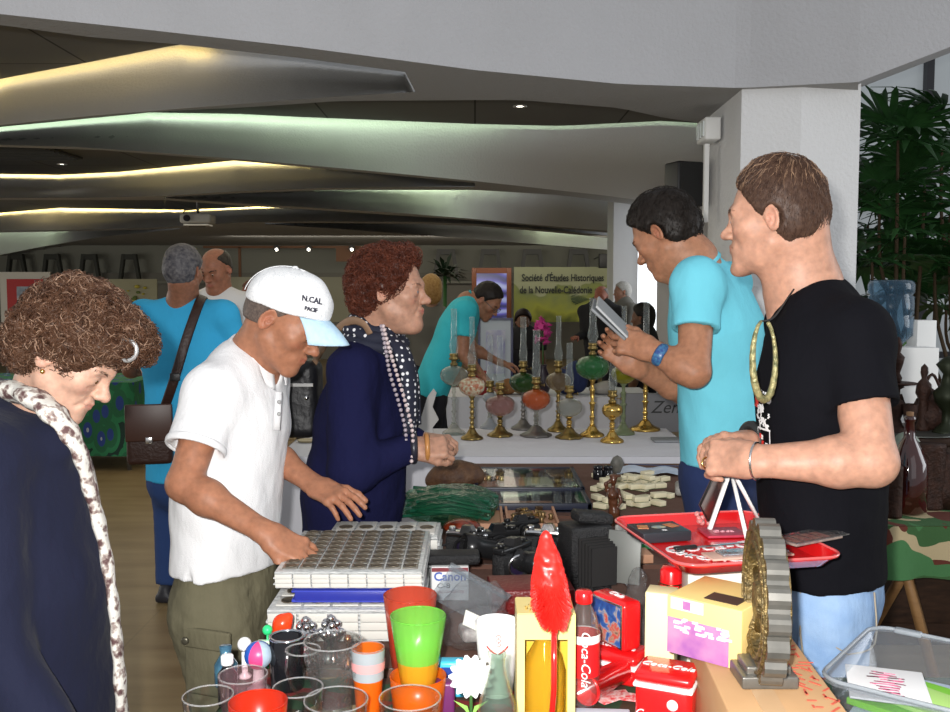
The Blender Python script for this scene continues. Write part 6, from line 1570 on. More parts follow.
q = at_table(700, 505); t = thing('ruler_box', 'long white and green box lying behind the red tray', 'box', (.455, 2.80, TZ+.001), .03)
MB().box((0, 0, .008), (.26, .05, .014), bev=.001).build('green_base', mat('green plastic', (.03, .34, .09), .4), t); MB().box((-.01, .0, .024), (.25, .048, .016), bev=.001).build('white_lid', mat('cream card', (.66, .64, .56), .5), t)
q = at_table(655, 508); tag(MB().tube([(-.06, 0, .012), (0, .01, .02), (.05, -.01, .012)], [.010, .016, .008], 10).tube([(0, .01, .02), (-.02, .05, .025)], [.010, .006], 8).build('driftwood', mat('dark wood', (.06, .02, .012), .5), None, (q[0], 2.72, TZ+.001)), 'small piece of dark twisted wood between the dominoes and the tray', 'wood')
boxthing('flat_box', 'salmon coloured flat box under the red tray edge', 'box', (.40, 2.66, TZ+.001), (.20, .08, .025), mat('salmon wood', 0), .1)
boxthing('flat_box', 'grey striped flat box between the statuette and the tray', 'box', (.27, 2.66, TZ+.001), (.15, .06, .025), mat('grey stripe box', (.3, .25, .22), .5, noise=(30, .5, (.14, .3, .4), (1, 8, 1))), -.12)
# statuette
c = V(*Z(614, 532, TZ+.0)[:2], TZ+.001)
v = Vol(c-V(.05, .05, .01), c+V(.05, .05, .24), .0028)
v.ell(c+V(0, 0, .008), V(.024, .024, .010)); v.seg(c+V(-.006, 0, .01), c+V(-.004, 0, .06), .016, .011, .008); v.seg(c+V(.008, 0, .01), c+V(.004, 0, .07), .012, .010, .01)
v.seg(c+V(0, 0, .065), c+V(-.004, 0, .09), .017, .013, .012); v.seg(c+V(-.004, 0, .10), c+V(-.006, 0, .125), .014, .019, .012); v.ell(c+V(-.008, -.014, .122), V(.014, .012, .012), None, .008)
v.seg(c+V(.012, 0, .135), c+V(.020, -.012, .10), .006, .005, .004); v.seg(c+V(.02, -.012, .10), c+V(.008, -.022, .085), .005, .004, .003); v.seg(c+V(-.024, 0, .135), c+V(-.028, -.004, .155), .007, .006, .005)
v.seg(c+V(-.005, 0, .135), c+V(-.004, 0, .150), .007, .006, .006); v.ell(c+V(-.003, -.001, .166), V(.0105, .012, .015), None, .004); v.ell(c+V(.002, .004, .180), V(.020, .012, .006), None, .006); v.seg(c+V(-.014, 0, .163), c+V(-.028, 0, .155), .006, .005, .006)
v.disp(lambda x, y, z: .0008*n3(x, y, z, 200, 2), .01); me = v.mesh('statuette'); me.transform(Matrix.Translation(Vector(-c)))
tag(link('statuette', me, mat('dark lacquered wood', (.055, .018, .010), .22, coat=.6, noise=(80, .5, (.12, .045, .02))), None, c), 'small dark brown carved wooden figure standing before the ivory dominoes', 'statuette')
# cards by the bellows camera
boxthing('photo_card', 'cream card box behind the bellows camera', 'card', (.20, 2.52, TZ+.001), (.075, .03, .06), mat('cream card', 0), .1)
boxthing('acrylic_box', 'clear little acrylic box next to the cream card', 'box', (.145, 2.50, TZ+.001), (.035, .03, .05), CLR, 0)
# ================================================================ CAMERAS
M_cb = mat('black camera leather', (.010, .010, .011), .5, bump=('noise', 260, .6)); M_cm = mat('black camera metal', (.016, .016, .017), .25, .3); M_chr = mat('chrome', (.62, .62, .63), .14, 1); M_lens = mat('lens coating', (.015, .01, .03), .03, coat=1)
def camera_(lab, c, rz, s=1.0, chrome=False, tele=.045, rx=0):
    t = thing('camera', lab, 'camera', c, rz, 'cameras heaped on the middle table'); t.rotation_euler = (rx, 0, rz); t.scale = (s, s, s)
    MB().box((0, 0, .035), (.135, .040, .062), bev=.008).build('body', M_cb, t)
    MB().box((0, 0, .074), (.133, .038, .018), bev=.006).add([(-.022, -.02, .08), (.022, -.02, .08), (.022, .02, .08), (-.022, .02, .08), (-.013, -.018, .103), (.013, -.018, .103), (.013, .014, .100), (-.013, .014, .100)], [(4, 5, 6, 7), (0, 1, 5, 4), (1, 2, 6, 5), (2, 3, 7, 6), (3, 0, 4, 7)]).build('top_plate', M_chr if chrome else M_cm, t)
    MB().lathe([(.031, .0), (.031, .006), (.028, .008), (.029, tele*.5), (.0305, tele*.55), (.0305, tele*.9), (.027, tele), (.022, tele-.004), (.020, tele-.012)], n=30, flute=30, famp=.02, M=RM((0, -.02, .042), rx=PI/2)).build('lens_barrel', M_cm, t)
    MB().lathe([(.021, tele-.010), (.014, tele-.007), (0, tele-.006)], n=24, M=RM((0, -.02, .042), rx=PI/2), caps=False).build('front_lens', M_lens, t)
    MB().tube([(.029*math.cos(a), -.02-tele*.78, .042+.029*math.sin(a)) for a in np.linspace(0, 2*PI, 25)[:-1]], .0016, 6, closed=True).build('lens_ring', M_chr, t)
    for x, r, h in ((-.050, .010, .010), (.045, .012, .008), (.028, .006, .007)): MB().lathe([(r, .083), (r, .083+h), (r*.8, .084+h)], c=(x, 0, 0), n=18, flute=14, famp=.03).build('dial', M_chr if chrome else M_cm, t)
    return t
def binoc(lab, c, rz):
    t = thing('binoculars', lab, 'binoculars', c, rz)
    for s in (-1, 1):
        MB().lathe([(.016, 0), (.018, .02), (.02, .05), (.027, .085), (.031, .13), (.031, .15), (.027, .15), (.025, .14)], n=24, M=RM((s*.034, .08, .032), rx=PI/2)).build('barrel', M_cb, t)
        MB().lathe([(.026, .142), (0, .146)], n=20, M=RM((s*.034, .08, .032), rx=PI/2), caps=False).build('objective_lens', M_lens, t)
        MB().lathe([(.0315, .142), (.0325, .15), (.029, .151)], n=24, M=RM((s*.034, .08, .032), rx=PI/2), caps=False).build('silver_ring', M_chr, t)
    MB().box((0, .02, .038), (.05, .07, .014), bev=.004).build('bridge', M_cm, t); return t
def on(px, py, z): return V(*Z(px, py, z)[:2], z)
zt = TZ+.001
camera_('black camera with a long lens lying foremost in the heap', on(512, 574, zt), .9, 1.0, tele=.075)
binoc('black binoculars with silver rims pointing at the viewer, above the dark red case', on(524, 570, zt), .25)
camera_('black camera behind the binoculars', on(497, 558, zt), .3, 1.0, tele=.05)
camera_('camera with a chrome top at the left of the heap', on(468, 558, zt), -.3, .95, True, tele=.035)
camera_('dark camera right of the brass tray with chrome dials', on(548, 558, zt), -.15, 1.0, True, tele=.04)
camera_('camera at the far side of the heap, nearest the brass tray', on(522, 545, zt), .5, .9, tele=.05, rx=-.15)
t = thing('lens', 'black telephoto lens with a white dot, standing left of the binoculars', 'lens', on(486, 566, zt)); MB().lathe([(.028, 0), (.03, .01), (.031, .05), (.036, .06), (.036, .10), (.032, .101), (.029, .09)], n=30, M=RM((.03, .03, .036), ry=-1.35, rz=.3)).build('barrel', M_cm, t); MB().sphere((-.02, -.008, .062), .0065, 12, sc=(1, .5, 1)).build('index_dot', mat('white enamel', (.8, .8, .8), .3), t)
st = MB(); pts = smooth_pts([(-.10, 0, .012), (-.05, -.03, .03), (.02, .0, .045), (.08, .03, .02), (.12, -.02, .012)], 6); st.tube(pts, .012, 8, flat=.25)
tag(st.build('camera_strap', mat('black nylon', (.01, .01, .012), .7), None, on(452, 556, zt)), 'black nylon strap lying in folds over the carton left of the cameras', 'strap')
# bellows camera
t = thing('bellows_camera', 'large black folding camera case with an open grey door', 'camera', on(588, 590, zt), .35)
MB().box((0, .02, .085), (.115, .09, .17), bev=.008).build('case', M_cb, t)
MB().box((-.01, .02, .185), (.10, .06, .03), bev=.01, M=RM((0, 0, 0), ry=.16)).build('top_flap', M_cb, t)
bl = MB()
for k in range(9): bl.box((0, -.03-.007*k, .085), (.085-.004*(k % 2)*2-.002*k, .005, .12-.003*k-.006*(k % 2)))
bl.build('bellows', mat('bellows cloth', (.012, .011, .011), .8), t)
MB().box((0, 0, 0), (.085, .008, .13), bev=.002, M=RM((.062, -.075, .10), rz=-.75, rx=-.2)).build('door_panel', mat('grey ribbed metal', (.14, .145, .135), .45, .2), t)
MB().tube([(.06, -.02, .05), (.09, -.05, .01)], .003, 6).build('door_strut', M_chr, t)
# dark red case
boxthing('case', 'dark red leather case in front of the binoculars', 'case', on(530, 606, zt), (.20, .13, .06), mat('oxblood leather', (.13, .008, .008), .35, bump=('noise', 120, .3)), .08, .006)
# ================================================================ CARTON
def crate(name, lab, cat, c, dim, m, rz=0, bev=.002):
    t = thing(name, lab, cat, c, rz); MB().box((0, 0, dim[2]/2), dim, bev=bev).build('body', m, t); return t
M_wb = mat('white carton', (.70, .70, .70), .45)
c = on(450, 596, zt); t = crate('carton', 'small white carton printed Canon in blue beneath a black strap', 'box', c, (.092, .07, .085), M_wb, .03)
text_obj('brand_lettering', 'Canon', .030, mat('blue ink', (.04, .10, .42), .5), t, RM((0, -.0358, .060), rx=PI/2), bold=.0006)
text_obj('lettering', 'C-8', .017, mat('black lettering'), t, RM((-.016, -.0358, .037), rx=PI/2), sx=1.3); text_obj('lettering', 'TELE CONVERTER', .0085, mat('dark red ink', (.2, .03, .04), .5), t, RM((0, -.0358, .022), rx=PI/2))
MB().box((0, -.0356, .078), (.09, .001, .010)).build('red_band', mat('dark red ink', 0), t)
MB().box((0, 0, .100), (.15, .07, .026), bev=.01).build('strap_pouch', M_cb, t)
# ================================================================ ZIP BAG
c = on(476, 645, zt)
bg = thing('zip_bag', 'clear plastic zip bag with a paper label lying over the carton', 'bag', c, .25)
v = Vol(V(-.11, -.12, -.01), V(.11, .12, .16), .004)
v.ell(V(0, .0, .045), V(.085, .075, .048)); v.ell(V(.01, .04, .085), V(.07, .03, .045), None, .02); v.plane(V(0, 0, .001), V(0, 0, -1)); v.disp(lambda x, y, z: .007*n3(x, y, z, 75, 2)+.003*n3(x, y, z, 170, 4))
ZB_ = tglass('bag film', (.95, .95, .95), .12, .8, .05, (.85, .85, .85), bump=(70, .5))
link('film', v.mesh('film', True), ZB_, bg)
MB().box((0, 0, 0), (.16, .003, .016), M=RM((.02, .045, .125), ry=.55, rx=.3)).box((0, 0, -.045), (.15, .0015, .09), M=RM((.02, .045, .125), ry=.55, rx=.3)).build('zip_strip', tglass('zip strip', (.85, .88, .9), .1, .7, .22, (.5, .54, .58)), bg)
MB().box((0, 0, 0), (.042, .002, .034), M=RM((-.022, -.058, .075), rx=-.7, ry=.5)).build('label', mat('paper label', (.68, .68, .62), .6), bg)
MB().box((.0, 0, .03), (.07, .06, .03), bev=.01).build('contents', mat('grey contents', (.45, .44, .42), .5, noise=(60, .6, (.22, .2, .2))), bg)
# ================================================================ CUPS AND GLASSES
def tumbler(lab, px, py, wpx, h, m, taper=.8, flute=0, cat='cup', name='tumbler', group=None, thick=.0018, z0=0, m2=None, prof=None, base_mat=None):
    c = Z(px, py, TZ+z0+h); r = wpx/950*c[1]/2; t0 = V(c[0], c[1], TZ+.001+z0)
    t = thing(name, lab, cat, t0); 
    P_ = prof or [(0, 1*.0), (taper*.96, .0), (taper, .02), (taper+(1-taper)*.18, .18), (taper+(1-taper)*.38, .38), (taper+(1-taper)*.42, .42), (1, 1)]
    out = [(r*q[0], h*q[1]) for q in P_]; inn = [(max(r*q[0]-thick, 0), max(h*q[1], .006)) for q in P_][::-1]
    if m2: m = [m, m2]; out = [(a_, b_, int(b_ < h*.36)) for a_, b_ in out]; inn = [(a_, b_, int(b_ < h*.41)) for a_, b_ in inn]
    MB().lathe(out+inn, n=44, flute=flute, famp=.018 if flute else 0, caps=False).build('vessel', m, t)
    MB().tube([((r-thick*.5)*math.cos(a), (r-thick*.5)*math.sin(a), h) for a in np.linspace(0, 2*PI, 41)[:-1]], thick*.8, 6, closed=True).build('rim', base_mat or (m[0] if m2 else m), t)
    return t, r
RIM = tglass('glass rim', (.9, .9, .9), .03, 1, .25, (.85, .85, .85))
tumbler('clear water glass at the left front corner of the near table', 208, 696, 52, .10, CLR, .78, cat='glass', base_mat=RIM)
RO = tglass('red orange plastic', (1, .25, .10), .15, .6, .72, (.80, .045, .01)); OR = tglass('orange plastic', (1, .5, .1), .15, .6, .7, (.95, .22, .01)); CO = tglass('coral plastic', (1, .45, .3), .15, .6, .6, (.85, .14, .07)); GR = tglass('lime plastic', (.75, 1, .45), .12, .7, .5, (.35, .85, .15))
tumbler('opaque red plastic tumbler in front at the left, between clear glasses', 258, 702, 60, .11, RO, .8, base_mat=RO)
t, r = tumbler('clear plastic glass with a pink rim behind the red tumbler', 243, 675, 50, .10, tglass('pinkish clear', (.97, .88, .90), .04, .9, .08, (.8, .5, .55)), .8, cat='glass', base_mat=RIM)
tumbler('clear glass right of the red tumbler', 298, 688, 52, .10, CLR, .8, cat='glass', base_mat=RIM)
tumbler('stemless wine glass just left of the large embossed glass', 303, 650, 36, .12, CLR, .5, cat='glass', prof=[(0, 0), (.55, .0), (.12, .06), (.12, .25), (.75, .42), (1.05, .7), (.9, 1)], base_mat=RIM)
CG = tglass('embossed glass', (.90, .91, .90), .05, 1, .04, (.7, .7, .7), bump=(110, .9))
t, r = tumbler('large clear soda glass with embossed pattern, tallest at the left', 333, 641, 60, .135, CG, .62, 16, 'glass', prof=[(0, 0), (.66, 0), (.62, .05), (.68, .3), (.86, .55), (.99, .78), (1, .9), (.96, 1)], base_mat=RIM)
text_obj('embossing', 'Coca-Cola', .022, CG, t, RM((0, -r-.001, .095), rx=PI/2), shear=.3)
tumbler('low clear glass in front of the embossed soda glass', 336, 700, 66, .095, CLR, .8, cat='glass', base_mat=RIM)
t, r = tumbler('half grey and half orange soda tumbler behind the embossed glass', 368, 648, 34, .13, OR, .72, base_mat=RIM)
MB().lathe([(r*.90+.0008, .075), (r*1.0+.0008, .129)], n=40, caps=False).build('grey_band', mat('grey band', (.30, .33, .35), .3), t); MB().lathe([(r*.95+.0014, .092), (r*.985+.0014, .108)], n=40, caps=False).build('pink_stripe', mat('pink stripe', (.7, .3, .3), .4), t)
t, r = tumbler('black mug with a silvery white inside left of the soda glass', 287, 637, 36, .10, mat('black glaze', (.008, .008, .01), .12), .95, name='mug', thick=.004, base_mat=mat('silver rim', (.6, .65, .7), .15, 1))
MB().lathe([(0, .04), (r*.93, .04), (r*.93, .099)], n=32, caps=False).build('lining', mat('silver white lining', (.55, .60, .66), .25, .3), t)
tumbler('coral translucent plastic tumbler behind the lime one', 410, 595, 54, .15, CO, .70, 18, base_mat=CO)
t, r = tumbler('orange plastic tumbler holding the lime one', 418, 676, 58, .078, OR, .86, base_mat=OR)
tumbler('lime green plastic tumbler stacked in the orange one', 418, 616, 57, .130, GR, .62, 18, z0=.055, m2=tglass('yellow plastic', (1, .8, .3), .12, .7, .5, (.95, .62, .05)), base_mat=GR)
tumbler('clear glass in front of the orange tumbler', 410, 698, 64, .085, CLR, .85, cat='glass', base_mat=RIM)
t, r = tumbler('tall white paper cup with red print behind the glass bottle', 497, 622, 45, .14, mat('white card cup', (.78, .78, .77), .4), .72, base_mat=mat('white card cup', 0))
for k in range(3): text_obj('print', '口', .012, mat('red print'), t, RM((.006-.0*k, -r*.985-.0012, .118-.006*k), rx=PI/2)) if False else MB().tube([( .002+.004*math.cos(a), -r*.99-.0012, .126-.008*k+.003*math.sin(a)) for a in np.linspace(0, 2*PI, 9)[:-1]], .0008, 5, closed=True).build('red_print', mat('red print'), t)
for s in (-1, 1): MB().tube(smooth_pts([(s*.002, -r*.95-.002, .092), (s*.012, -r*.9-.002, .098), (s*.020, -r*.8-.001, .105)], 4), .0015, 6).build('red_ribbon', mat('red print'), t)
# coloured odds and ends left of the glasses
def blob(nm, lab, cat, px, py, h, m, r, sc=(1, 1, 1), lift=None):
    c = Z(px, py, TZ+h); return tag(MB().sphere((0, 0, r*sc[2]), r, 18, sc=sc).build(nm, m, None, (c[0], c[1], (TZ+.001) if lift is None else lift)), lab, cat)
t = thing('hat_pin', 'green ball headed pin sticking up left of the salt shakers', 'pin', on(268, 668, zt)); hz = P(268, 630, t.location[1])[2]-zt
MB().sphere((0, 0, hz), .0105, 14).build('ball', mat('green ball', (.03, .60, .20), .3), t); MB().tube([(0, 0, 0), (0, 0, hz)], .0022, 8).build('shaft', mat('green ball', 0), t); MB().box((-.008, 0, hz-.03), (.026, .012, .018), bev=.003).build('foot', mat('pale green', (.5, .7, .5), .5), t)
c = on(281, 664, zt); v = Vol(V(-.04, -.04, -.01), V(.04, .04, .12), .003); v.seg(V(-.006, 0, .02), V(.004, 0, .085), .016, .020, .01).seg(V(.004, 0, .085), V(.018, 0, .10), .014, .008, .01).seg(V(-.008, 0, .0), V(-.006, 0, .03), .02, .014, .01); v.plane(V(0, 0, .001), V(0, 0, -1)); tag(link('pepper_ornament', v.mesh('pepper'), mat('red glaze', (.80, .05, .01), .25), None, c), 'orange red pepper shaped ornament beside the green ball pin', 'ornament')
t = thing('beach_ball_ornament', 'blue and pink striped ball left of the black mug', 'ball', on(259, 690, zt)); bz = P(259, 655, t.location[1])[2]-zt
for k in range(6):
    mb = MB(); rows = [[(.027*math.sin(th)*math.cos(a), .027*math.sin(th)*math.sin(a), bz-.027*math.cos(th)) for a in np.linspace(k*PI/3, (k+1)*PI/3, 5)] for th in np.linspace(0, PI, 11)]
    mb.grid(rows).build('panel', mat('ball%d' % (k % 3), ((.02, .10, .45), (.75, .06, .20), (.35, .45, .55))[k % 3], .35), t)
MB().lathe([(.02, 0), (.022, .004), (.012, .01), (.010, bz-.026)], n=18).build('stand', mat('pale plastic', (.6, .6, .6), .4), t)
t = thing('bottle', 'small black bottle with a white cap left of the clear glass', 'bottle', on(228, 705, zt)); MB().lathe([(.016, 0), (.018, .003), (.018, .06), (.009, .072), (.009, .08)], n=22).build('glass_body', mat('black glass', 0), t); MB().lathe([(.011, .078), (.0115, .080), (.0115, .094), (.009, .096), (0, .0965)], n=18).build('cap', mat('white enamel', 0), t)
t = thing('bottle', 'small dark blue bottle inside the group behind the front left glass', 'bottle', on(212, 712, zt)*V(1, 1, 1)+V(0, .10, 0)); MB().lathe([(.014, 0), (.022, .01), (.022, .05), (.010, .07), (.012, .085), (0, .086)], n=22).build('glass_body', mat('iridescent blue', (.03, .08, .16), .12, .5, noise=(50, .6, (.12, .3, .4))), t)
blob('ping_pong_ball', 'white ball beside the striped ball', 'ball', 245, 678, .0, mat('white enamel', 0), .014, lift=TZ+.055)
tag(MB().lathe([(.012, 0), (.014, .004), (.006, .01), (.006, .052), (0, .0525)], n=14).build('egg_cup', mat('white enamel', 0), None, (*Z(245, 678, TZ)[:2], zt)), 'slim white stand under the white ball', 'stand')
for k, px in enumerate((306, 331)):
    c = on(px, 664-2*k, zt); t = thing('salt_shaker', ['left one of two knobbly chrome shakers behind the glasses', 'right one of two knobbly chrome shakers behind the soda glass'][k], 'shaker', c)
    MB().lathe([(.018, 0), (.020, .004), (.014, .012), (.013, .045), (.020, .055), (.020, .068), (.012, .076), (.010, .080)], n=26, flute=6, famp=.14).build('body', M_chr, t)
    for j in range(6): a = j*PI/3; MB().sphere((.021*math.cos(a), .021*math.sin(a), .064), .0085, 12).build('knob', M_chr, t)
    for j in range(5): a = j*2*PI/5; MB().sphere((.014*math.cos(a), .014*math.sin(a), .082), .0075, 12).build('knob', M_chr, t)
    MB().sphere((0, 0, .092), .009, 12).build('finial', M_chr, t)
c = on(348, 668, zt); tag(MB().lathe([(.014, 0), (.006, .01), (.004, .05), (.009, .058), (.006, .068), (0, .07)], n=16).build('bell', mat('copper', (.45, .18, .08), .25, .9), None, c), 'slim copper bell peeking out over the embossed glass', 'bell')
# daisy
c = P(471, 676, 1.56); t = thing('artificial_daisy', 'big white artificial daisy in front of the paper cup', 'flower', (c[0], c[1]+.02, zt)); h = c[2]-zt
for k in range(14):
    a = 2*PI*k/14; d1 = V(math.cos(a), -.10, math.sin(a)); sd = V(-math.sin(a), 0, math.cos(a)); mb = MB(); ctr = V(0, -.02, h)
    rows = [[ctr+d1*u*.038+sd*w*.0085*math.sin(PI*(.93*u+.05))**.55+V(0, -.004*math.sin(u*3)+abs(w)*.002, 0) for w in (-1, 0, 1)] for u in np.linspace(.12, 1, 7)]
    mb.grid(rows).build('petal', mat('white petals', (.85, .85, .85), .5), t)
MB().sphere((0, -.02, h), .012, 14, sc=(1, .5, 1)).build('centre', mat('pale centre', (.8, .8, .6), .7), t); MB().tube([(0, 0, 0), (0, -.005, h*.5), (0, -.014, h)], .003, 8).build('stem', mat('stem green'), t); MB().lathe([(.022, 0), (.022, .003), (.004, .008)], n=18).build('foot', mat('stem green'), t)
for k in range(2): MB().add([(0, -.01, h*.35), (.012-.024*k, -.014, h*.5), (.03-.06*k, -.012, h*.62), (.006-.012*k, -.008, h*.52)], [(0, 1, 2, 3)]).build('leaf', mat('lime leaf', (.25, .5, .1), .5), t)
# soda bottle
BG = tglass('bottle glass', (.82, .88, .84), .04, 1, .10, (.5, .6, .55))
c = Z(497, 652, TZ+.195); t = thing('glass_bottle', 'clear contoured soda bottle with a red ribbon mark at front centre', 'bottle', (c[0], c[1], zt))
MB().lathe([(0, .004), (.025, 0), (.029, .004), (.0295, .03), (.025, .055), (.026, .07), (.030, .095), (.028, .115), (.017, .15), (.0125, .17), (.0125, .185), (.0145, .187), (.0145, .194), (.012, .195), (.010, .193), (.010, .170), (.015, .148), (.026, .113)], n=32, flute=10, famp=.02, caps=False).build('glass_body', BG, t)
text_obj('lettering', 'Coca-Cola', .018, mat('white enamel', 0), t, RM((0, -.031, .085), rx=PI/2), shear=.3)
tag(MB().box((0, 0, .035), (.05, .03, .07), bev=.006).box((0, -.016, .05), (.04, .003, .02), 1).build('toy_box', [mat('sky plastic', (.05, .42, .62), .35), mat('navy plastic', (.02, .05, .25), .3)], None, on(452, 695, zt)), 'small blue plastic box left of the daisy', 'box')
tag(MB().box((0, 0, .03), (.04, .03, .06), bev=.006).build('toy_box', mat('purple plastic', (.12, .02, .10), .35), None, on(444, 712, zt)), 'small purple box in front of the blue one', 'box')
# whisky carton with a window and a bottle
c = V(*Z(548, 712, TZ+.05)[:2], zt); c = V((548-475)/950*1.60, 1.60+.045, zt); HH = .212
t = thing('whisky_carton', 'tall yellow carton with a cut window showing an amber bottle', 'box', c)
M_yl = mat('yellow card', (.78, .64, .26), .45, noise=(20, .3, (.70, .56, .22))); f = MB()
w2 = .049
f.box((0, .043, HH/2), (2*w2, .003, HH)).box((-w2, 0, HH/2), (.003, .088, HH)).box((w2, 0, HH/2), (.003, .088, HH)).box((0, 0, .002), (2*w2, .088, .003)).box((0, 0, HH), (2*w2, .088, .003)).box((0, -.0445, HH-.022), (2*w2, .003, .044)).box((-w2+.006, -.043, HH/2), (.012, .003, HH)).box((w2-.006, -.043, HH/2), (.012, .003, HH))
f.build('carton', M_yl, t)
MB().box((0, -.041, (HH-.044)/2), (2*w2-.02, .001, HH-.05)).build('window_film', tglass('yellow film', (.96, .92, .68), .04, 1), t)
AM = mat('amber drink', (.85, .60, .14), .08, trans=.55, ior=1.33); MB().lathe([(0, .004), (.034, .004), (.037, .01), (.037, .095), (.030, .125), (.016, .150), (.013, .165), (.013, .185), (0, .186)], n=32, flute=8, famp=.02).build('bottle', AM, t)
text_obj('lettering', 'Bell', .020, mat('gold print', (.45, .28, .05), .4), t, RM((.012, -.0455, HH-.024), rx=PI/2), shear=.3)
f = MB()
for k in range(9): a = 2*PI*k/9; f.tube([(.012*math.cos(a)-.02, .028*0-.018+.008*math.sin(a), HH+.003), (.016*math.cos(a)-.02, .02*math.sin(a)-.018, HH+.003)], .0012, 5)
f.build('top_motif', mat('gold print', 0), t)
# red furry spatula-like ornament leaning on the carton
c = V((552-475)/950*1.50, 1.515, zt); t = thing('feathered_wand', 'bright red bristly wand on a glossy red handle before the yellow carton', 'wand', c)
q0 = P(554, 622, 1.53)-c; q1 = P(549, 580, 1.54)-c; q2 = P(546, 534, 1.55)-c
v = Vol(bbox([q0, q2], .05)[0], bbox([q0, q2], .05)[1], .0028); v.seg(q0, q1, .014, .022, .02).seg(q1, q1+(q2-q1)*.45, .022, .018, .02).seg(q1+(q2-q1)*.45, q2, .017, .007, .02); v.disp(lambda x, y, z: .0022*n3(x, y, z, 260, 3)+.0022*n3(x, y, z, 110, 1), .02)
hd = link('bristle_head', v.mesh('head'), mat('scarlet bristles', (.80, .018, .012), .35), t)
rg = np.random.default_rng(2); M_ = 2600; tt = rg.random(M_); an_ = rg.random(M_)*2*PI; base = q0+(q2-q0)*tt[:, None]; rr_ = np.interp(tt, [0, .3, .6, 1], [.013, .022, .019, .007]); out = np.stack([np.cos(an_), np.sin(an_), -.5+0*an_], 1)
pth = np.stack([base+out*(rr_*u)[:, None]+V(0, 0, 1)*(u-1)*-.004 for u in np.linspace(.85, 1.6, 3)], 1); link('bristles', tubes('bristles', pth, np.tile([.0010, .0008, .0003], (M_, 1)), 3), mat('scarlet bristles', 0), hd)
MB().tube([V(-.001, 0, 0), q0*V(1, 1, .5)+V(0, -.004, 0), q0+V(0, 0, .01)], [.009, .0085, .008], 12, flat=.6).build('handle', mat('glossy red plastic', (.72, .01, .008), .12, coat=1), t)
# ================================================================ COLA THINGS
M_cr = mat('cola red', (.72, .010, .012), .22, coat=.6); M_wt = mat('white enamel', 0); M_cr2 = mat('cola red matt', (.66, .012, .015), .45)
c = V(*Z(584, 592, TZ+.215)[:2], zt); t = thing('plastic_bottle', 'clear plastic cola bottle with red cap and red label behind the yellow carton', 'bottle', c)
MB().lathe([(0, .006), (.02, 0), (.029, .01), (.030, .06), (.0285, .10), (.030, .14), (.024, .17), (.013, .192), (.013, .2)], n=32, caps=False).build('body', tglass('pet plastic', (.85, .86, .86), .06, 1, .2, (.45, .35, .33)), t)
MB().lathe([(.0307, .062), (.0300, .10), (.0307, .138)], n=32, caps=False).build('label', M_cr2, t); MB().lathe([(.0308, .125), (.0308, .140)], n=32, caps=False).build('label_band', M_wt, t)
MB().lathe([(.0155, .195), (.0158, .198), (.0158, .214), (.013, .217), (0, .2175)], n=26, flute=26, famp=.03).build('cap', M_cr, t)
text_obj('lettering', 'Coca-Cola', .024, M_wt, t, RM((0, -.0325, .10), rx=PI/2, ry=PI/2), shear=.3)
def tin(lab, c, rz, w, d, h, stripe=True, lid=.02, name='tin_box', text='Coca-Cola', ts=.022):
    t = thing(name, lab, 'tin', c, rz); MB().box((0, 0, (h-lid)/2), (w, d, h-lid), bev=.012).build('body', M_cr, t)
    MB().box((0, 0, h-lid/2), (w+.003, d+.003, lid), bev=.010).build('lid', M_cr, t)
    if stripe: MB().box((0, 0, h-lid-.004), (w+.0045, d+.0045, .008), bev=.003).build('white_stripe', M_wt, t)
    text_obj('lettering', text, ts, M_wt, t, RM((0, 0, h+.0008)), shear=.3)
    text_obj('lettering', text, ts*.9, M_wt, t, RM((-.005, -d/2-.0014, h*.30), rx=PI/2), shear=.3); return t
c = V(*Z(668, 667, TZ+.105)[:2], zt); t = tin('square red cola tin with a white stripe at the front edge, right of centre', c, -.42, .10, .085, .105)
MB().lathe([(.010, 0), (.0095, .002), (0, .0022)], n=18, M=RM((.018, -.0435, .055), rx=PI/2)).build('medallion', M_wt, t)
# lower red tin and picture tin
c = V(*Z(617, 648, TZ+.06)[:2], zt); t = tin('low red cola tin lying under the picture lunch tin', c, -.55, .11, .08, .062, ts=.018)
cz_ = TZ+.065
c = V(c[0]-.002, c[1]+.01, cz_); t = thing('lunch_tin', 'red lunch tin standing up with a painted blue winter picture framed in silver', 'tin', c, -1.0)
MB().box((0, .0, .050), (.105, .048, .098), bev=.010).build('body', M_cr, t); MB().box((0, -.0245, .050), (.094, .003, .088), bev=.001).build('silver_border', mat('silver', 0), t)
def _pic(nt, b, co):
    N, L = nt.nodes, nt.links
    n = N.new('ShaderNodeTexNoise'); n.inputs['Scale'].default_value = 38; n.inputs['Detail'].default_value = 3; n.inputs['Distortion'].default_value = 1; L.new(co(), n.inputs['Vector'])
    s = N.new('ShaderNodeSeparateXYZ'); L.new(co(), s.inputs[0]); m = N.new('ShaderNodeMath'); m.operation = 'MULTIPLY_ADD'; m.inputs[1].default_value = 3.2; L.new(s.outputs['Z'], m.inputs[0]); L.new(n.outputs['Fac'], m.inputs[2])
    L.new(ramp(nt, m.outputs[0], [(.45, (.10, .06, .05)), (.52, (.40, .22, .16)), (.58, (.5, .04, .03)), (.63, (.35, .30, .28)), (.70, (.03, .10, .32)), (.82, (.02, .05, .2))]), b.inputs['Base Color'])
MB().box((0, -.0262, .050), (.086, .001, .080)).build('painted_picture', mat('winter picture', rough=.35, tex=_pic), t)
text_obj('lettering', 'Cola', .022, M_wt, t, RM((0, .002, .1005)), shear=.3)
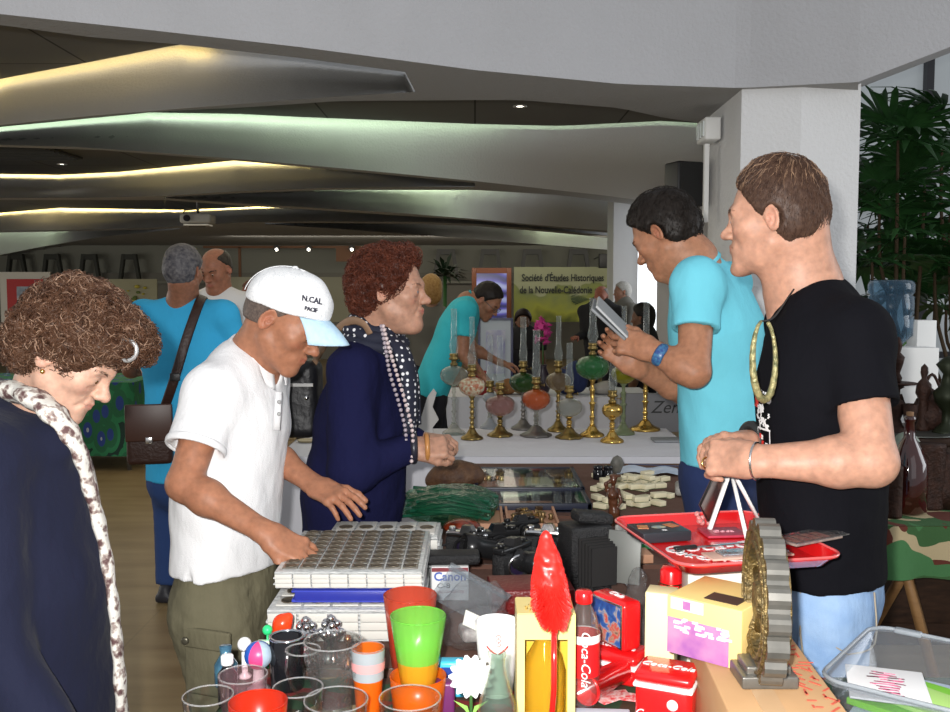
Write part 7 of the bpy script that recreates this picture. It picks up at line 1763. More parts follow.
# red lying beaker, cola labels
c = V(*Z(585, 690, TZ+.035)[:2], TZ+.036); t = thing('beaker', 'red plastic beaker lying on its side, mouth facing the viewer', 'cup', c)
M = RM((0, 0, 0), rx=PI/2, rz=PI-.85); MB().lathe([(.026, 0), (.0255, .002), (.022, .004), (.0215, .0), (.019, -.0), (.019, .02), (.016, .12), (0, .121)][:0] or [(.0, .125), (.019, .125), (.021, .12), (.027, 0), (.030, -.001), (.0305, .006), (.0245, .006), (.018, .115), (0, .116)], n=36, M=RM((0, 0, 0), rx=-PI/2, rz=-.75), caps=False).build('cup', M_cr, t)
t = thing('cola_coaster', 'printed cola coasters scattered beside the lying beaker', 'coaster', on(618, 700, zt))
for k, (x, y, a) in enumerate(((0, .02, .2), (.03, .0, -.3), (-.02, -.01, .6))): MB().box((x, y, .002+.003*k), (.05, .035, .002), rz=a, bev=.001).build('card', mat('coaster print', (.75, .70, .68), .4, noise=(110, .7, (.65, .03, .04))), t)
boxthing('photo_card', 'dark green brown card lying behind the coasters', 'card', on(612, 672, zt), (.05, .04, .004), mat('olive print', (.10, .08, .04), .5), .2)
boxthing('paper_sheet', 'white folded paper in front of the coasters at the bottom edge', 'paper', on(600, 716, zt), (.11, .04, .006), mat('leaflet paper', 0), -.06)
boxthing('photo_card', 'green and white card between lunch tin and bottle', 'card', on(600, 655, TZ+.02)*V(1, 1, 0)+V(0, -.02, zt), (.035, .03, .03), mat('green plastic', 0), .4)
# pale standing carton, little jug
c = V(*Z(662, 590, TZ+.20)[:2], zt); t = crate('carton', 'pale yellow plain carton standing upright behind the square cola tin', 'box', c, (.055, .05, .20), mat('pale yellow card', (.82, .74, .42), .5), -.35)
c = on(676, 655, zt)+V(0, .04, 0); c[2] = zt; t = thing('can', 'red cola can with a wire rack beside the pale carton', 'can', (c[0]-.004, c[1], zt)); MB().lathe([(.018, 0), (.024, .008), (.024, .17), (.018, .18), (0, .18)], n=26).build('body', M_cr, t)
wr_ = MB()
for k in range(4): wr_.tube([(.0265*math.cos(a), .0265*math.sin(a), .04+.035*k) for a in np.linspace(0, 2*PI, 25)[:-1]], .0014, 6, closed=True)
for k in range(6): a = k*PI/3; wr_.tube([(.0265*math.cos(a), .0265*math.sin(a), .04), (.0265*math.cos(a), .0265*math.sin(a), .145)], .0014, 6)
wr_.build('wire_rack', mat('bronze wire', (.2, .1, .05), .3, .9), t)
for k, (px, py, lab) in enumerate(((640, 600, 'clear bagged glass ornament under the tray corner'), (651, 628, 'second bagged glass ornament by the lunch tin'))):
    c = on(px, py+28, zt); c[1] += .05*(1-k); v = Vol(V(-.05, -.05, -.01), V(.05, .05, .14), .0035); v.ell(V(0, 0, .055), V(.024, .024, .062)); v.ell(V(.006, 0, .1), V(.014, .014, .03), None, .02); v.plane(V(0, 0, .001), V(0, 0, -1)); v.disp(lambda x, y, z: .005*n3(x, y, z, 120, k)); tag(link('glass_ornament', v.mesh('g'), ZB_, None, c), lab, 'ornament')
boxthing('wooden_box', 'pale wooden domino box under the left corner of the red tray', 'box', on(622, 563, zt), (.07, .12, .05), mat('pale wood', (.62, .50, .28), .5), -.5)
boxthing('tile', 'pale patterned tile leaning by the bellows camera', 'tile', on(625, 545, zt), (.045, .045, .06), mat('patterned tile', (.62, .60, .55), .4, noise=(70, .6, (.3, .3, .3))), .5)

# ================================================================ BOXES AND TRAY ON THE RIGHT
M_kc = mat('brown cardboard', (.50, .30, .15), .75, noise=(14, .3, (.44, .26, .125)))
BX = .15; zc2 = TZ+.001
a = Z(700, 700, TZ+BX)
cb = V(.470, 1.515, zc2); t = thing('cardboard_box', 'brown cardboard box with red printed characters under the gear trophy', 'box', cb, -.06)
MB().box((0, 0, BX/2), (.175, .35, BX), bev=.003).build('body', M_kc, t); MB().box((-.02, 0, BX+.0005), (.035, .35, .0012)).build('packing_tape', mat('clear brown tape', (.56, .36, .20), .25), t)
rd = MB(); r_ = random.Random(2)
for k in range(34):
    x, y = (.045+.028*(k % 2)+r_.uniform(-.006, .006), -.15+.28*(k/34)+r_.uniform(-.01, .01)); rd.box((x, y, BX+.0014), (r_.uniform(.010, .026), .0035, .0008), rz=r_.choice((0, 1.57, .8, 2.3)))
rd.build('red_characters', mat('faded red ink', (.55, .10, .06), .6), t)
# puzzle box
PB = .10; c = V(.425, 1.60, TZ+BX+.002); t = thing('puzzle_box', 'yellow and purple printed carton on top of the cardboard box, beneath the red tray', 'box', c, -.70)
MB().box((0, 0, PB/2), (.135, .14, PB), bev=.002).build('body', mat('yellow print', (.80, .62, .22), .4, noise=(10, .3, (.75, .52, .2))), t)
MB().box((.0680, .035, PB*.45), (.001, .05, PB*.4)).build('purple_spot', mat('violet print', (.26, .08, .30), .4, noise=(22, .6, (.50, .22, .36))), t)
pp = MB(); pp.box((-.010, -.0705, PB*.32), (.112, .001, PB*.62)); pp.build('purple_panel', mat('violet print', (.26, .08, .30), .4, noise=(22, .6, (.50, .22, .36))), t)
MB().box((.02, -.03, PB+.0006), (.06, .04, .001)).build('dark_label', mat('brown black', (.05, .03, .02), .5), t)
pw = MB(); r_ = random.Random(8)
for k in range(24): pw.box((-.055+.10*r_.random(), -.0715, PB*(.42+.22*r_.random())), (r_.uniform(.006, .018), .001, .004), rz=0, M=None)
pw.build('white_lettering', M_wt, t); MB().box((-.03, -.0707, PB*.88), (.06, .001, PB*.2)).build('white_panel', mat('cream card', 0), t); MB().box((-.03, -.0717, PB*.88), (.014, .001, .014), rz=0).build('logo', mat('violet print', 0), t)
# tray support: second carton under the far side
boxthing('carton', 'plain cream carton holding up the far side of the red tray', 'box', (.50, 1.86, TZ+.001), (.16, .10, BX+PB+.003), mat('cream card', 0), -.1)
# tray: corners from the photograph at its real height
TT = TZ+BX+PB+.006
q = [Z(630, 520, TT+.02), Z(657, 578, TT+.02), Z(821, 555, TT+.02), Z(768, 507, TT+.02)]
ctr = sum(q)/4; ax_ = nrm(((q[2]-q[1])+(q[3]-q[0]))*V(1, 1, 0)); W = (np.linalg.norm(q[2]-q[1])+np.linalg.norm(q[3]-q[0]))/2; D = (np.linalg.norm(q[1]-q[0])+np.linalg.norm(q[2]-q[3]))/2; rz = .20; W, D = .33, .375
t = thing('serving_tray', 'red metal cola tray with curved lettering resting on the cartons', 'tray', (ctr[0], ctr[1], TT), rz); TR = t
def rrect(w, d, r, z, n=6):
    o = []
    for cx, cy, a0 in ((w/2-r, d/2-r, 0), (-w/2+r, d/2-r, PI/2), (-w/2+r, -d/2+r, PI), (w/2-r, -d/2+r, 3*PI/2)):
        for k in range(n+1): a = a0+PI/2*k/n; o.append((cx+r*math.cos(a), cy+r*math.sin(a), z))
    return o
L_ = [rrect(W-.05, D-.05, .025, .0035), rrect(W-.045, D-.045, .027, .003), rrect(W-.015, D-.015, .035, .022), rrect(W, D, .04, .023), rrect(W+.001, D+.001, .041, .020), rrect(W-.016, D-.016, .035, .016), rrect(W-.046, D-.046, .027, 0.0), rrect(W-.05, D-.05, .025, .0)]
mb = MB(); n = len(L_[0])
for i in range(len(L_)-1): mb.add(L_[i]+L_[i+1], [(k, (k+1) % n, n+(k+1) % n, n+k) for k in range(n)], 0, True)
mb.add(L_[0], [tuple(range(n))]); mb.add(L_[-1], [tuple(range(n))[::-1]]); mb.build('dish', M_cr, t)
MB().tube([np.array(p)+V(0, 0, .0006) for p in rrect(W-.001, D-.001, .041, .0225)], .0028, 6, closed=True).build('rolled_rim', mat('rim pink', (.70, .10, .10), .15, coat=1), t)
lt_ = MB(); n = 0
for j, ch in enumerate('DRINK COCA-COLA ICE COLD'):
    a = PI*1.02+j*.118; 
    if ch == ' ': continue
    text_obj('lettering', ch, .030, M_wt, t, RM((.0+.105*math.cos(a), -.02+.085*math.sin(a), .0042), rz=a+PI/2), ext=.0004, bold=.0008)
text_obj('lettering', 'Coca-Cola', .062, M_wt, t, RM((.005, -.01, .0042), rz=.05), shear=.3, ext=.0004)
def ontray(u, v_, z=.0045): return Vector((u, v_, z))
def tray_thing(name, lab, cat, u, v_, z, rzz): M = Matrix.Translation((ctr[0], ctr[1], TT)) @ Matrix.Rotation(rz, 4, 'Z') @ Vector((u, v_, z)); return thing(name, lab, cat, M, rz+rzz)
b = tray_thing('game_box', 'black game box with red corner prints at the left of the red tray', 'box', -W*.30, D*.20, .0048, .05)
MB().box((0, 0, .011), (.105, .085, .021), bev=.002).build('body', mat('black print box', (.022, .024, .03), .35), b)
for s in (-1, 1): MB().box((s*.032, .008, .0218), (.022, .028, .001), rz=s*.3).build('red_print', mat('red box print', (.5, .04, .03), .5, noise=(120, .6, (.5, .3, .1))), b)
MB().lathe([(.012, .0218), (.0, .022)], n=18, sx=1.3, caps=False).build('blue_print', mat('blue box print', (.1, .25, .4), .5, noise=(120, .6, (.6, .5, .2))), b); MB().lathe([(.006, .0225), (.0, .0227)], c=(0, -.028, 0), n=14, caps=False).build('white_spot', M_wt, b)
b = tray_thing('card_sleeve', 'dark pink card with script lettering lying in the tray centre back', 'card', W*.13, D*.20, .0048, -.1); MB().box((0, 0, .003), (.085, .07, .005), bev=.001).build('body', mat('crimson card', (.38, .03, .06), .4), b); text_obj('lettering', 'Coca', .022, mat('pink ink', (.7, .35, .4), .5), b, RM((0, 0, .006)), shear=.3)
b = tray_thing('foil_strip', 'silver blister strip lying across the front of the red tray', 'packet', W*.05, -D*.23, .0048, .03); MB().box((0, 0, .003), (.17, .05, .004), bev=.001).build('backing', mat('salmon foil card', (.55, .35, .28), .4), b); MB().box((.01, .0, .008), (.14, .036, .006), bev=.003).build('foil', mat('silver foil', (.55, .57, .60), .18, .9, bump=('noise', 60, .5)), b)
b = tray_thing('knife', 'thin silver letter opener lying in the red tray', 'knife', W*.02, -D*.03, .0048, .12); MB().box((0, 0, .002), (.15, .008, .003), bev=.001).build('blade', M_chr, b); MB().box((-.09, 0, .004), (.05, .012, .007), bev=.003).build('handle', mat('black plastic', 0), b)
# cellophane packet with portrait cards, sticking out over the tray's right rim
b = tray_thing('card_packet', 'cellophane packet of red portrait cards hanging over the right rim of the tray', 'packet', W*.46, -D*.20, .026, .32)
MB().box((0, 0, .003), (.13, .055, .005), bev=.001).build('cards', mat('dark card print', (.16, .12, .12), .4, noise=(60, .7, (.30, .22, .18))), b)
for k in range(4): MB().box((-.048+.026*k, 0, .0062), (.018, .038, .001)).build('portrait', mat('portrait print', (.40, .05, .05), .4, noise=(130, .6, (.5, .3, .22))), b)
MB().box((.005, 0, .0075), (.15, .062, .002)).build('wrapper', tglass('wrapper film', (.9, .9, .9), .08, 1, .12, (.7, .7, .7), bump=(90, .6)), b)
# easel and framed card
ap = P(730, 467, 1.84); l1 = Z(709, 531, TT+.006); l2 = Z(761, 524, TT+.006); cc = V(ap[0], ap[1], TT+.005)
b = thing('easel', 'small white plastic easel standing on the red tray', 'easel', cc); f = MB()
ap = V(ap[0], l1[1]*.5+l2[1]*.5, 0); k_ = P(731, 468, ap[1]); M_we = mat('white plastic', (.8, .8, .78), .4)
MB().tube([l1-cc, k_-cc], .0065, 8, flat=.6).build('leg', M_we, b); MB().tube([l2-cc, k_-cc], .0065, 8, flat=.6).build('leg', M_we, b); MB().tube([k_-cc+V(.0, .0, -.005), V(k_[0]-cc[0]+.01, .075, .001)], .0045, 8).build('back_leg', M_we, b)
p = [P(727, 449, ap[1]-.012), P(737, 461, ap[1]+.02), P(709, 523, l1[1]+.03), P(700, 505, l1[1]-.02)]
cc2 = sum(p)/4; n_ = nrm(np.cross(p[1]-p[0], p[3]-p[0]))*.004
mb = MB().add([x-cc2 for x in p]+[x-cc2+n_ for x in p], [(0, 1, 2, 3), (7, 6, 5, 4), (0, 4, 5, 1), (1, 5, 6, 2), (2, 6, 7, 3), (3, 7, 4, 0)])
b = thing('framed_card', 'dark framed card leaning on the white easel', 'picture', cc2); mb.build('panel', mat('dark brown print', (.10, .045, .035), .3, noise=(40, .6, (.04, .025, .025)), coat=.5), b)
MB().tube([x-cc2 for x in p], .0028, 6, closed=True).build('edge', mat('black plastic', 0), b)
t3 = MB(); 
for k in range(10): t3.sphere((.012*math.sin(k*1.9), .008*math.cos(k*2.7), .008+.0022*k), .006, 8)
tag(t3.build('bead_heap', mat('red white beads', (.6, .4, .38), .3, noise=(120, .6, (.6, .05, .05))), None, (*Z(703, 527, TT+.005)[:2], TT+.0045)), 'little heap of red and white beads at the foot of the easel', 'beads')
# gear trophy
GD = 1.47; gc = P(765, 600, GD); t = thing('gear_trophy', 'bronzed cog wheel trophy on a stepped dark base, edge on', 'trophy', (gc[0], gc[1], TZ+BX+.002), 0)
zg = gc[2]-(TZ+BX+.002); R_ = .118; pf = []
for k in range(18):
    for a, r in ((-.42, R_), (-.26, R_+.007), (-.12, R_+.010), (.12, R_+.010), (.26, R_+.007), (.42, R_)): aa = 2*PI*(k+a)/18; pf.append((r*math.cos(aa), r*math.sin(aa)))
gm = RM((0, 0, zg), rz=-1.70) @ Matrix.Rotation(PI/2, 4, 'X')
M_bz = mat('bronze face', (.24, .165, .06), .4, .6, noise=(60, .6, (.09, .07, .035)), bump=('noise', 110, .9)); M_gs = mat('dark gunmetal', (.12, .12, .11), .32, .6, noise=(30, .5, (.20, .19, .17)))
mb = MB(); ni = len(pf); inner = [(R_*.68*math.cos(2*PI*i/ni), R_*.68*math.sin(2*PI*i/ni)) for i in range(ni)]
vs = [(x, y, z) for z in (-.016, .016) for x, y in pf]+[(x, y, z) for z in (-.016, .016) for x, y in inner]
fs = []; mi = []
for i in range(ni):
    j = (i+1) % ni; mb.add([vs[i], vs[j], vs[ni+j], vs[ni+i]], [(0, 1, 2, 3)], 1, False, gm)
    mb.add([vs[2*ni+i], vs[2*ni+j], vs[3*ni+j], vs[3*ni+i]], [(0, 1, 2, 3)], 0, False, gm)
    for z in (0, 1): mb.add([vs[z*ni+i], vs[z*ni+j], vs[(2+z)*ni+j], vs[(2+z)*ni+i]], [(0, 1, 2, 3)], 0, False, gm)
for z, s in ((.0165, 1), (-.0165, -1)):
    for rr2, wd in ((R_*.93, .004), (R_*.76, .004)): mb.tube([(rr2*math.cos(a), rr2*math.sin(a), z) for a in np.linspace(0, 2*PI, 41)[:-1]], wd, 6, 0, closed=True, M=gm)
mb.build('cog_wheel', [M_bz, M_gs], t)
ob = MB()
for k in range(5): a = k*2*PI/5+.3; ob.tube([(0, 0, 0), (R_*.69*math.cos(a), R_*.69*math.sin(a), 0)], [.013, .008], 10, M=gm)
ob.lathe([(.0, -.018), (.028, -.016), (.032, 0), (.028, .016), (0, .018)], n=20, M=gm); ob.build('spokes', M_bz, t)
MB().box((0, 0, .010), (.088, .075, .020), bev=.003).box((0, 0, .026), (.070, .058, .014), bev=.003).build('base', M_gs, t)
MB().box((0, 0, (zg-R_*.9-.0+.03)/2+.0), (.04, .035, max(.01, zg-R_*.85-.03)), rz=-1.70, bev=.003).build('bracket', M_bz, t)
t.location[2] = TZ+BX+.002
# ---- clear storage bin with papers, magazine roll
c = Z(905, 700, TZ+.02); c = V(.815, 1.60, zc2); W, D, H = .34, .33, .115
t = thing('storage_bin', 'clear plastic storage bin with a moulded rim at the bottom right corner', 'box', c, -.67)
L_ = [rrect(W-.07, D-.07, .03, .003), rrect(W-.065, D-.065, .032, .006), rrect(W-.016, D-.016, .04, H-.006), rrect(W, D, .045, H-.004), rrect(W, D, .045, H-.012)]
mb = MB(); n = len(L_[0])
for i in range(len(L_)-1): mb.add(L_[i]+L_[i+1], [(k, (k+1) % n, n+(k+1) % n, n+k) for k in range(n)], 0, True)
mb.add(L_[0], [tuple(range(n))[::-1]]); mb.build('bin', tglass('cloudy plastic', (.86, .89, .92), .15, 1, .24, (.55, .58, .62)), t)
MB().tube([np.array(p) for p in rrect(W-.004, D-.004, .045, H-.004)], .004, 6, closed=True).build('rim', tglass('cloudy rim', (.8, .84, .86), .2, 1, .6, (.62, .66, .70)), t)
for s in (-.3, .3): MB().box((W*s, D/2-.004, H-.004), (.05, .018, .010), bev=.004).build('clip', tglass('cloudy rim'), t)
Mb = Matrix.Translation(Vector(c)) @ Matrix.Rotation(-.67, 4, 'Z')
def binthing(nm, lab, cat, u, v_, z, rzz, dim, m, rx=0, ry=0): 
    o = tag(MB().box((0, 0, dim[2]/2), dim, bev=.002).build(nm, m, None, Mb @ Vector((u, v_, z)), -.67+rzz), lab, cat); o.rotation_euler = (rx, ry, -.67+rzz); return o
binthing('paper_stack', 'stack of pale booklets under the folders in the clear bin', 'paper', -.02, -.01, .005, .05, (.22, .22, .045), mat('leaflet paper', 0))
binthing('folder', 'bright green plastic folder in the clear bin', 'folder', -.015, -.035, .052, -.15, (.22, .17, .012), mat('lime folder', (.22, .62, .03), .35))
binthing('folder', 'pale green sleeve beneath the papers in the clear bin', 'folder', -.02, -.05, .066, -.3, (.16, .10, .008), mat('pale lime', (.45, .72, .2), .35))
o = binthing('paper_sheet', 'white handwritten sheet lying on the green folder in the bin', 'paper', -.085, -.045, .078, .35, (.13, .15, .004), mat('white paper', (.80, .80, .80), .6)); hw = MB(); r_ = random.Random(6)
for k in range(10): hw.tube([(r_.uniform(-.03, .03)+.004*math.sin(i*1.7+k), -.05+.011*k+.003*math.sin(i*2.3), .0046) for i in range(6)], .0009, 5)
hw.build('handwriting', mat('faint pink ink', (.55, .15, .25), .6), o)
# magazine roll
c = on(832, 706, zt); t = thing('rolled_magazine', 'rolled glossy blue magazine left of the clear bin', 'magazine', V(.545, 1.42, zt)); 
pr_ = []; n = 50
for i in range(n+1): a = i/n*2*PI*2.2; r = .012+.0065*a/(2*PI); pr_.append((r*math.cos(a), r*math.sin(a)))
rows = [[(x, u, y+.029) for x, y in pr_] for u in (-.10, .0, .10)]; mg = MB().grid(rows, M=RM(rz=-.62)); mg.build('sheets', mat('blue magazine print', (.03, .12, .22), .15, coat=.8, noise=(22, .75, (.45, .62, .72))), t)
# ================================================================ RIGHT-HAND BACKGROUND
M_pl = mat('palm leaf', (.014, .055, .014), .38, spec=.6, noise=(9, .6, (.028, .09, .022))); M_ps = mat('palm stem', (.05, .03, .012), .8, bump=('noise', 90, .7))
def palm(lab, x, y, seed, crowns, pot=True):
    r = random.Random(seed); t = thing('palm', lab, 'palm', (x, y, 0), group=None)
    MB().lathe([(.14, 0), (.19, .02), (.23, .34), (.25, .36), (.25, .40), (.22, .40), (.21, .36), (0, .36)], n=28).build('pot', mat('terracotta', (.22, .09, .05), .7), t)
    lf = MB()
    for (px, py, dy) in crowns:
        c = P(px, py, y+dy)-V(x, y, 0); b = V(r.uniform(-.1, .1), r.uniform(-.1, .1), .36)
        sp = smooth_pts([b, b*.5+V(c[0]*.3, c[1]*.3, c[2]*.45), V(c[0]*.9, c[1]*.9, c[2]*.8), c], 5)
        MB().tube(sp, [.016-.008*i/len(sp) for i in range(len(sp))], 8).build('stem', M_ps, t)
        for f in range(7):       # fan leaves round the crown
            az = r.uniform(0, 2*PI); el = r.uniform(-.35, .9); ax = V(math.cos(az)*math.cos(el), math.sin(az)*math.cos(el), math.sin(el)); L0 = r.uniform(.08, .2); hub = c+ax*L0
            lf.tube([c, c+ax*L0*.5+V(0, 0, .01), hub], .004, 5)
            u = nrm(np.cross(ax, V(.1, .1, 1))); w = np.cross(u, ax)
            nb = r.randint(7, 10)
            for k in range(nb):
                a = (k/(nb-1)-.5)*2.5; d = nrm(ax*math.cos(a)+u*math.sin(a)+w*.12); L = r.uniform(.36, .52)*(1-.25*abs(a)/1.25); sd = nrm(np.cross(d, w))*.024; dr = V(0, 0, -1)
                if (hub+d*L)[0]+x < 2.15 or hub[0]+x < 2.1: continue
                pts = [hub, hub+d*L*.3, hub+d*L*.65+dr*L*.08, hub+d*L+dr*L*.28]
                ws = (.25, 1, .8, .05)
                row = [[p-sd*q, p+w*.004, p+sd*q] for p, q in zip(pts, ws)]; lf.grid(row, 0, True)
    lf.build('fronds', M_pl, t); return t
palm('big palm whose fan leaves reach the beam, right beside the white pillar', 2.62, 5.75, 1, [(898, 138, 0), (880, 200, .1), (905, 235, -.1), (872, 262, 0), (925, 180, .1)])
palm('second palm at the right edge of the picture, in front of the dark window frame', 3.05, 5.9, 2, [(942, 150, 0), (950, 215, -.1), (935, 262, 0), (962, 120, .1), (915, 282, .1)])
palm('lower palm between the two tall ones, behind the water cooler', 2.85, 6.5, 3, [(895, 175, 0), (915, 250, .1), (888, 288, 0), (935, 300, .1), (868, 225, 0)])
palm('palm at the far right edge, mostly outside the picture', 3.55, 6.2, 4, [(958, 250, 0), (975, 180, 0), (946, 310, 0)])
t = thing('potted_plant', 'bright green strap leaved plant above the water cooler', 'plant', (2.30, 5.35, 0)); r = random.Random(4)
MB().lathe([(.09, .0), (.12, .03), (.14, 1.05), (.13, 1.05), (0, 1.03)], n=24).build('pot', mat('dark planter', (.04, .04, .04), .5), t); lf = MB()
for k in range(16):
    a = r.uniform(0, 2*PI); L = r.uniform(.25, .5); d = V(math.cos(a), math.sin(a), 0); s = np.cross(d, V(0, 0, 1))*.014; b = V(0, 0, 1.02)
    lf.grid([[b+d*L*u*.6+V(0, 0, L*(u*1.3-.75*u*u))-s*w_, b+d*L*u*.6+V(0, 0, L*(u*1.3-.75*u*u)-.003), b+d*L*u*.6+V(0, 0, L*(u*1.3-.75*u*u))+s*w_] for u, w_ in ((0, .6), (.3, 1), (.6, 1), (.85, .6), (1, .05))])
lf.build('leaves', mat('bright leaf', (.07, .26, .03), .4), t)
# water cooler
c = P(891, 300, 4.72); t = thing('water_cooler', 'water cooler with a clear blue bottle on a white body beside the palms', 'water cooler', (c[0], 4.72, 0))
zb = P(891, 345, 4.72)[2]; zt_ = P(891, 280, 4.72)[2]; H = zt_-zb
MB().box((.02, 0, (zb-.04)/2), (.30, .30, zb-.05), bev=.02).build('cabinet', M_we, t)
MB().box((.0, -.155, zb-.22), (.2, .02, .14), bev=.01).build('tap_panel', mat('grey plastic', 0), t)
for s in (-1, 1): MB().tube([(s*.05, -.16, zb-.2), (s*.05, -.19, zb-.2), (s*.05, -.195, zb-.23)], .012, 8).build('tap', mat('tap%d' % s, (.5, .03, .03) if s > 0 else (.03, .1, .5), .3), t)
MB().lathe([(.05, zb-.05), (.055, zb), (.105, zb+.05), (.108, zb+H*.42), (.100, zb+H*.45), (.108, zb+H*.49), (.108, zb+H*.74), (.098, zb+H*.77), (.108, zb+H*.81), (.110, zb+H*.93), (.102, zb+H*.98), (.09, zt_), (0, zt_)], n=40).build('bottle', tglass('water bottle', (.50, .66, .76), .05, 1, .28, (.12, .22, .32)), t)
boxthing('white_carton', 'white upright box right of the water bottle', 'box', (P(921, 345, 4.97)[0], 4.97, 0), (.10, .12, P(921, 320, 4.97)[2]), M_we)
boxthing('white_crate', 'white crate standing behind the dark antiques', 'box', (P(908, 360, 4.55)[0], 4.49, 0), (.18, .12, P(921, 347, 4.5)[2]), M_we)
# dark antiques table
M_dw = mat('dark walnut', (.020, .010, .007), .45, noise=(14, .6, (.05, .025, .015), (1, 1, 4)))
x0, x1, y0, y1, ht = 1.70, 2.75, 3.98, 4.40, .90
t = thing('sideboard', 'dark walnut sideboard crowded with old metalware at the right', 'sideboard', ((x0+x1)/2, (y0+y1)/2, 0)); w, d = x1-x0, y1-y0
MB().box((0, 0, ht-.02), (w+.04, d+.04, .04), bev=.008).build('top', M_dw, t); MB().box((0, 0, (ht-.04)/2), (w, d, ht-.04), bev=.004).build('carcass', M_dw, t)
for k in range(3):
    dd = MB().box((-w/3+w/3*k, -d/2-.008, .44), (w/3-.03, .016, .68), bev=.006).build('door', M_dw, t); MB().sphere((-w/3+w/3*k+.1, -d/2-.026, .5), .014, 12).build('knob', M_brass, dd)
zt4 = ht+.001
M_rust = mat('rusty iron', (.022, .009, .006), .6, .4, noise=(40, .6, (.05, .02, .012)), bump=('noise', 90, .5))
def lathe_thing(nm, lab, cat, px, d_, prof, m, n=22, top=None, z=zt4, grp=None):
    x = (px-475)/950*d_; return tag(MB().lathe(prof, n=n).build(nm, m, None, (x, d_, z)), lab, cat, grp)
cd = thing('candlestick', 'tall dark turned candlestick at the left of the sideboard', 'candlestick', ((899-475)/950*4.1, 4.1, zt4))
MB().lathe([(.06, 0), (.062, .01), (.03, .03), (.018, .06), (.034, .10), (.034, .13), (.012, .15), (.014, .19), (.03, .20), (.012, .215)], n=24).build('base', M_rust, cd)
MB().lathe([(.012, .21), (.02, .24), (.010, .26), (.022, .30), (.028, .33), (.010, .35), (.018, .38), (.008, .41), (0, .42)], n=24).build('shaft', M_rust, cd); MB().lathe([(.03, .205), (.08, .214), (.08, .220), (.0, .216)], n=28).build('drip_plate', M_rust, cd)
lathe_thing('goblet', 'small dark goblet next to the tall candlestick', 'goblet', 913, 4.06, [(.03, 0), (.032, .006), (.008, .02), (.008, .05), (.026, .07), (.034, .13), (.030, .13), (.022, .08), (0, .07)], M_rust)
lathe_thing('pepper_mill', 'dark turned pepper mill with a round knob, right of the goblet', 'mill', 926, 4.12, [(.03, 0), (.032, .02), (.018, .06), (.026, .10), (.018, .14), (.034, .17), (.030, .21), (.01, .235), (.016, .26), (.014, .285), (0, .3)], M_rust)
t = thing('kettle', 'blackened kettle on the sideboard near the right edge', 'kettle', ((936-475)/950*4.14, 4.16, zt4)); MB().lathe([(.05, 0), (.075, .02), (.085, .08), (.06, .14), (.03, .15), (.01, .165), (.014, .18), (0, .19)], n=28).build('body', M_rust, t); MB().tube(smooth_pts([(-.07, 0, .06), (-.12, 0, .11), (-.14, 0, .16)], 4), .012, 8).build('spout', M_rust, t); MB().tube(smooth_pts([(-.06, 0, .13), (0, 0, .25), (.06, 0, .13)], 6), .007, 8).build('handle', M_rust, t)
lathe_thing('oil_can', 'bronze oil lamp with a leaf crown at the picture edge on the sideboard', 'lamp', 950, 4.05, [(.06, 0), (.05, .02), (.02, .05), (.02, .1), (.05, .14), (.06, .18), (.03, .21), (.02, .26), (.05, .30), (.02, .33), (0, .34)], mat('green bronze', (.015, .02, .008), .5, .5))
lathe_thing('metal_plate', 'wide grey metal platter at the front edge of the sideboard', 'platter', 921, 4.02, [(.0, .004), (.10, .002), (.15, .012), (.158, .014), (.15, .018), (.10, .008), (0, .008)], mat('pewter platter', (.10, .105, .095), .35, .6), 40)
# things leaning before the sideboard on the camouflage table
def _camo(nt, b, co):
    N, L = nt.nodes, nt.links; prev = None
    base = (.42, .34, .20)
    for k, (sc, thr, cc) in enumerate(((5.5, .54, (.035, .10, .03)), (6.5, .60, (.10, .022, .012)), (4.2, .62, (.05, .16, .055)))):
        n = N.new('ShaderNodeTexNoise'); n.inputs['Scale'].default_value = sc; n.inputs['Detail'].default_value = 1.5; n.inputs['Distortion'].default_value = .8; mp = N.new('ShaderNodeMapping'); mp.inputs['Location'].default_value = (k*3.1, k*1.7, 0); mp.inputs['Scale'].default_value = (1, 1, 1.6); L.new(co(), mp.inputs[0]); L.new(mp.outputs[0], n.inputs['Vector'])
        r = N.new('ShaderNodeMath'); r.operation = 'GREATER_THAN'; r.inputs[1].default_value = thr-.04; L.new(n.outputs['Fac'], r.inputs[0]); m = N.new('ShaderNodeMixRGB'); L.new(r.outputs[0], m.inputs[0]); m.inputs[2].default_value = cc+(1,)
        if prev is None: m.inputs[1].default_value = base+(1,)
        else: L.new(prev, m.inputs[1])
        prev = m.outputs[0]
    L.new(prev, b.inputs['Base Color'])
x0, x1, y0, y1, ht = 1.52, 2.5, 3.50, 3.92, .64
t = thing('trestle_table', 'low trestle table with wooden legs draped in a camouflage cloth at the right', 'table', ((x0+x1)/2, (y0+y1)/2, 0)); w, d = x1-x0, y1-y0
M_pw = mat('pine wood', (.36, .20, .08), .6, noise=(12, .4, (.28, .15, .06), (1, 1, 6)))
MB().box((0, 0, ht-.03), (w-.02, d-.02, .03)).build('tabletop', M_pw, t)
for s in (-1, 1):
    for q in (-1, 1):
        for k in range(1): MB().add([], []).tube([(s*(w/2-.16)+q*.10, -d/2+.07 if q > 0 else d/2-.07, 0), (s*(w/2-.16)-q*.06, -d/2+.10, ht-.05)], .022, 4).build('leg', M_pw, t)
rows = []; per = [(-1+2*i/30, -1) for i in range(31)]
mb = MB(); pp = [(-1, 1-2*i/14) for i in range(15)]+per[1:]+[(1, -1+2*i/14) for i in range(1, 15)]
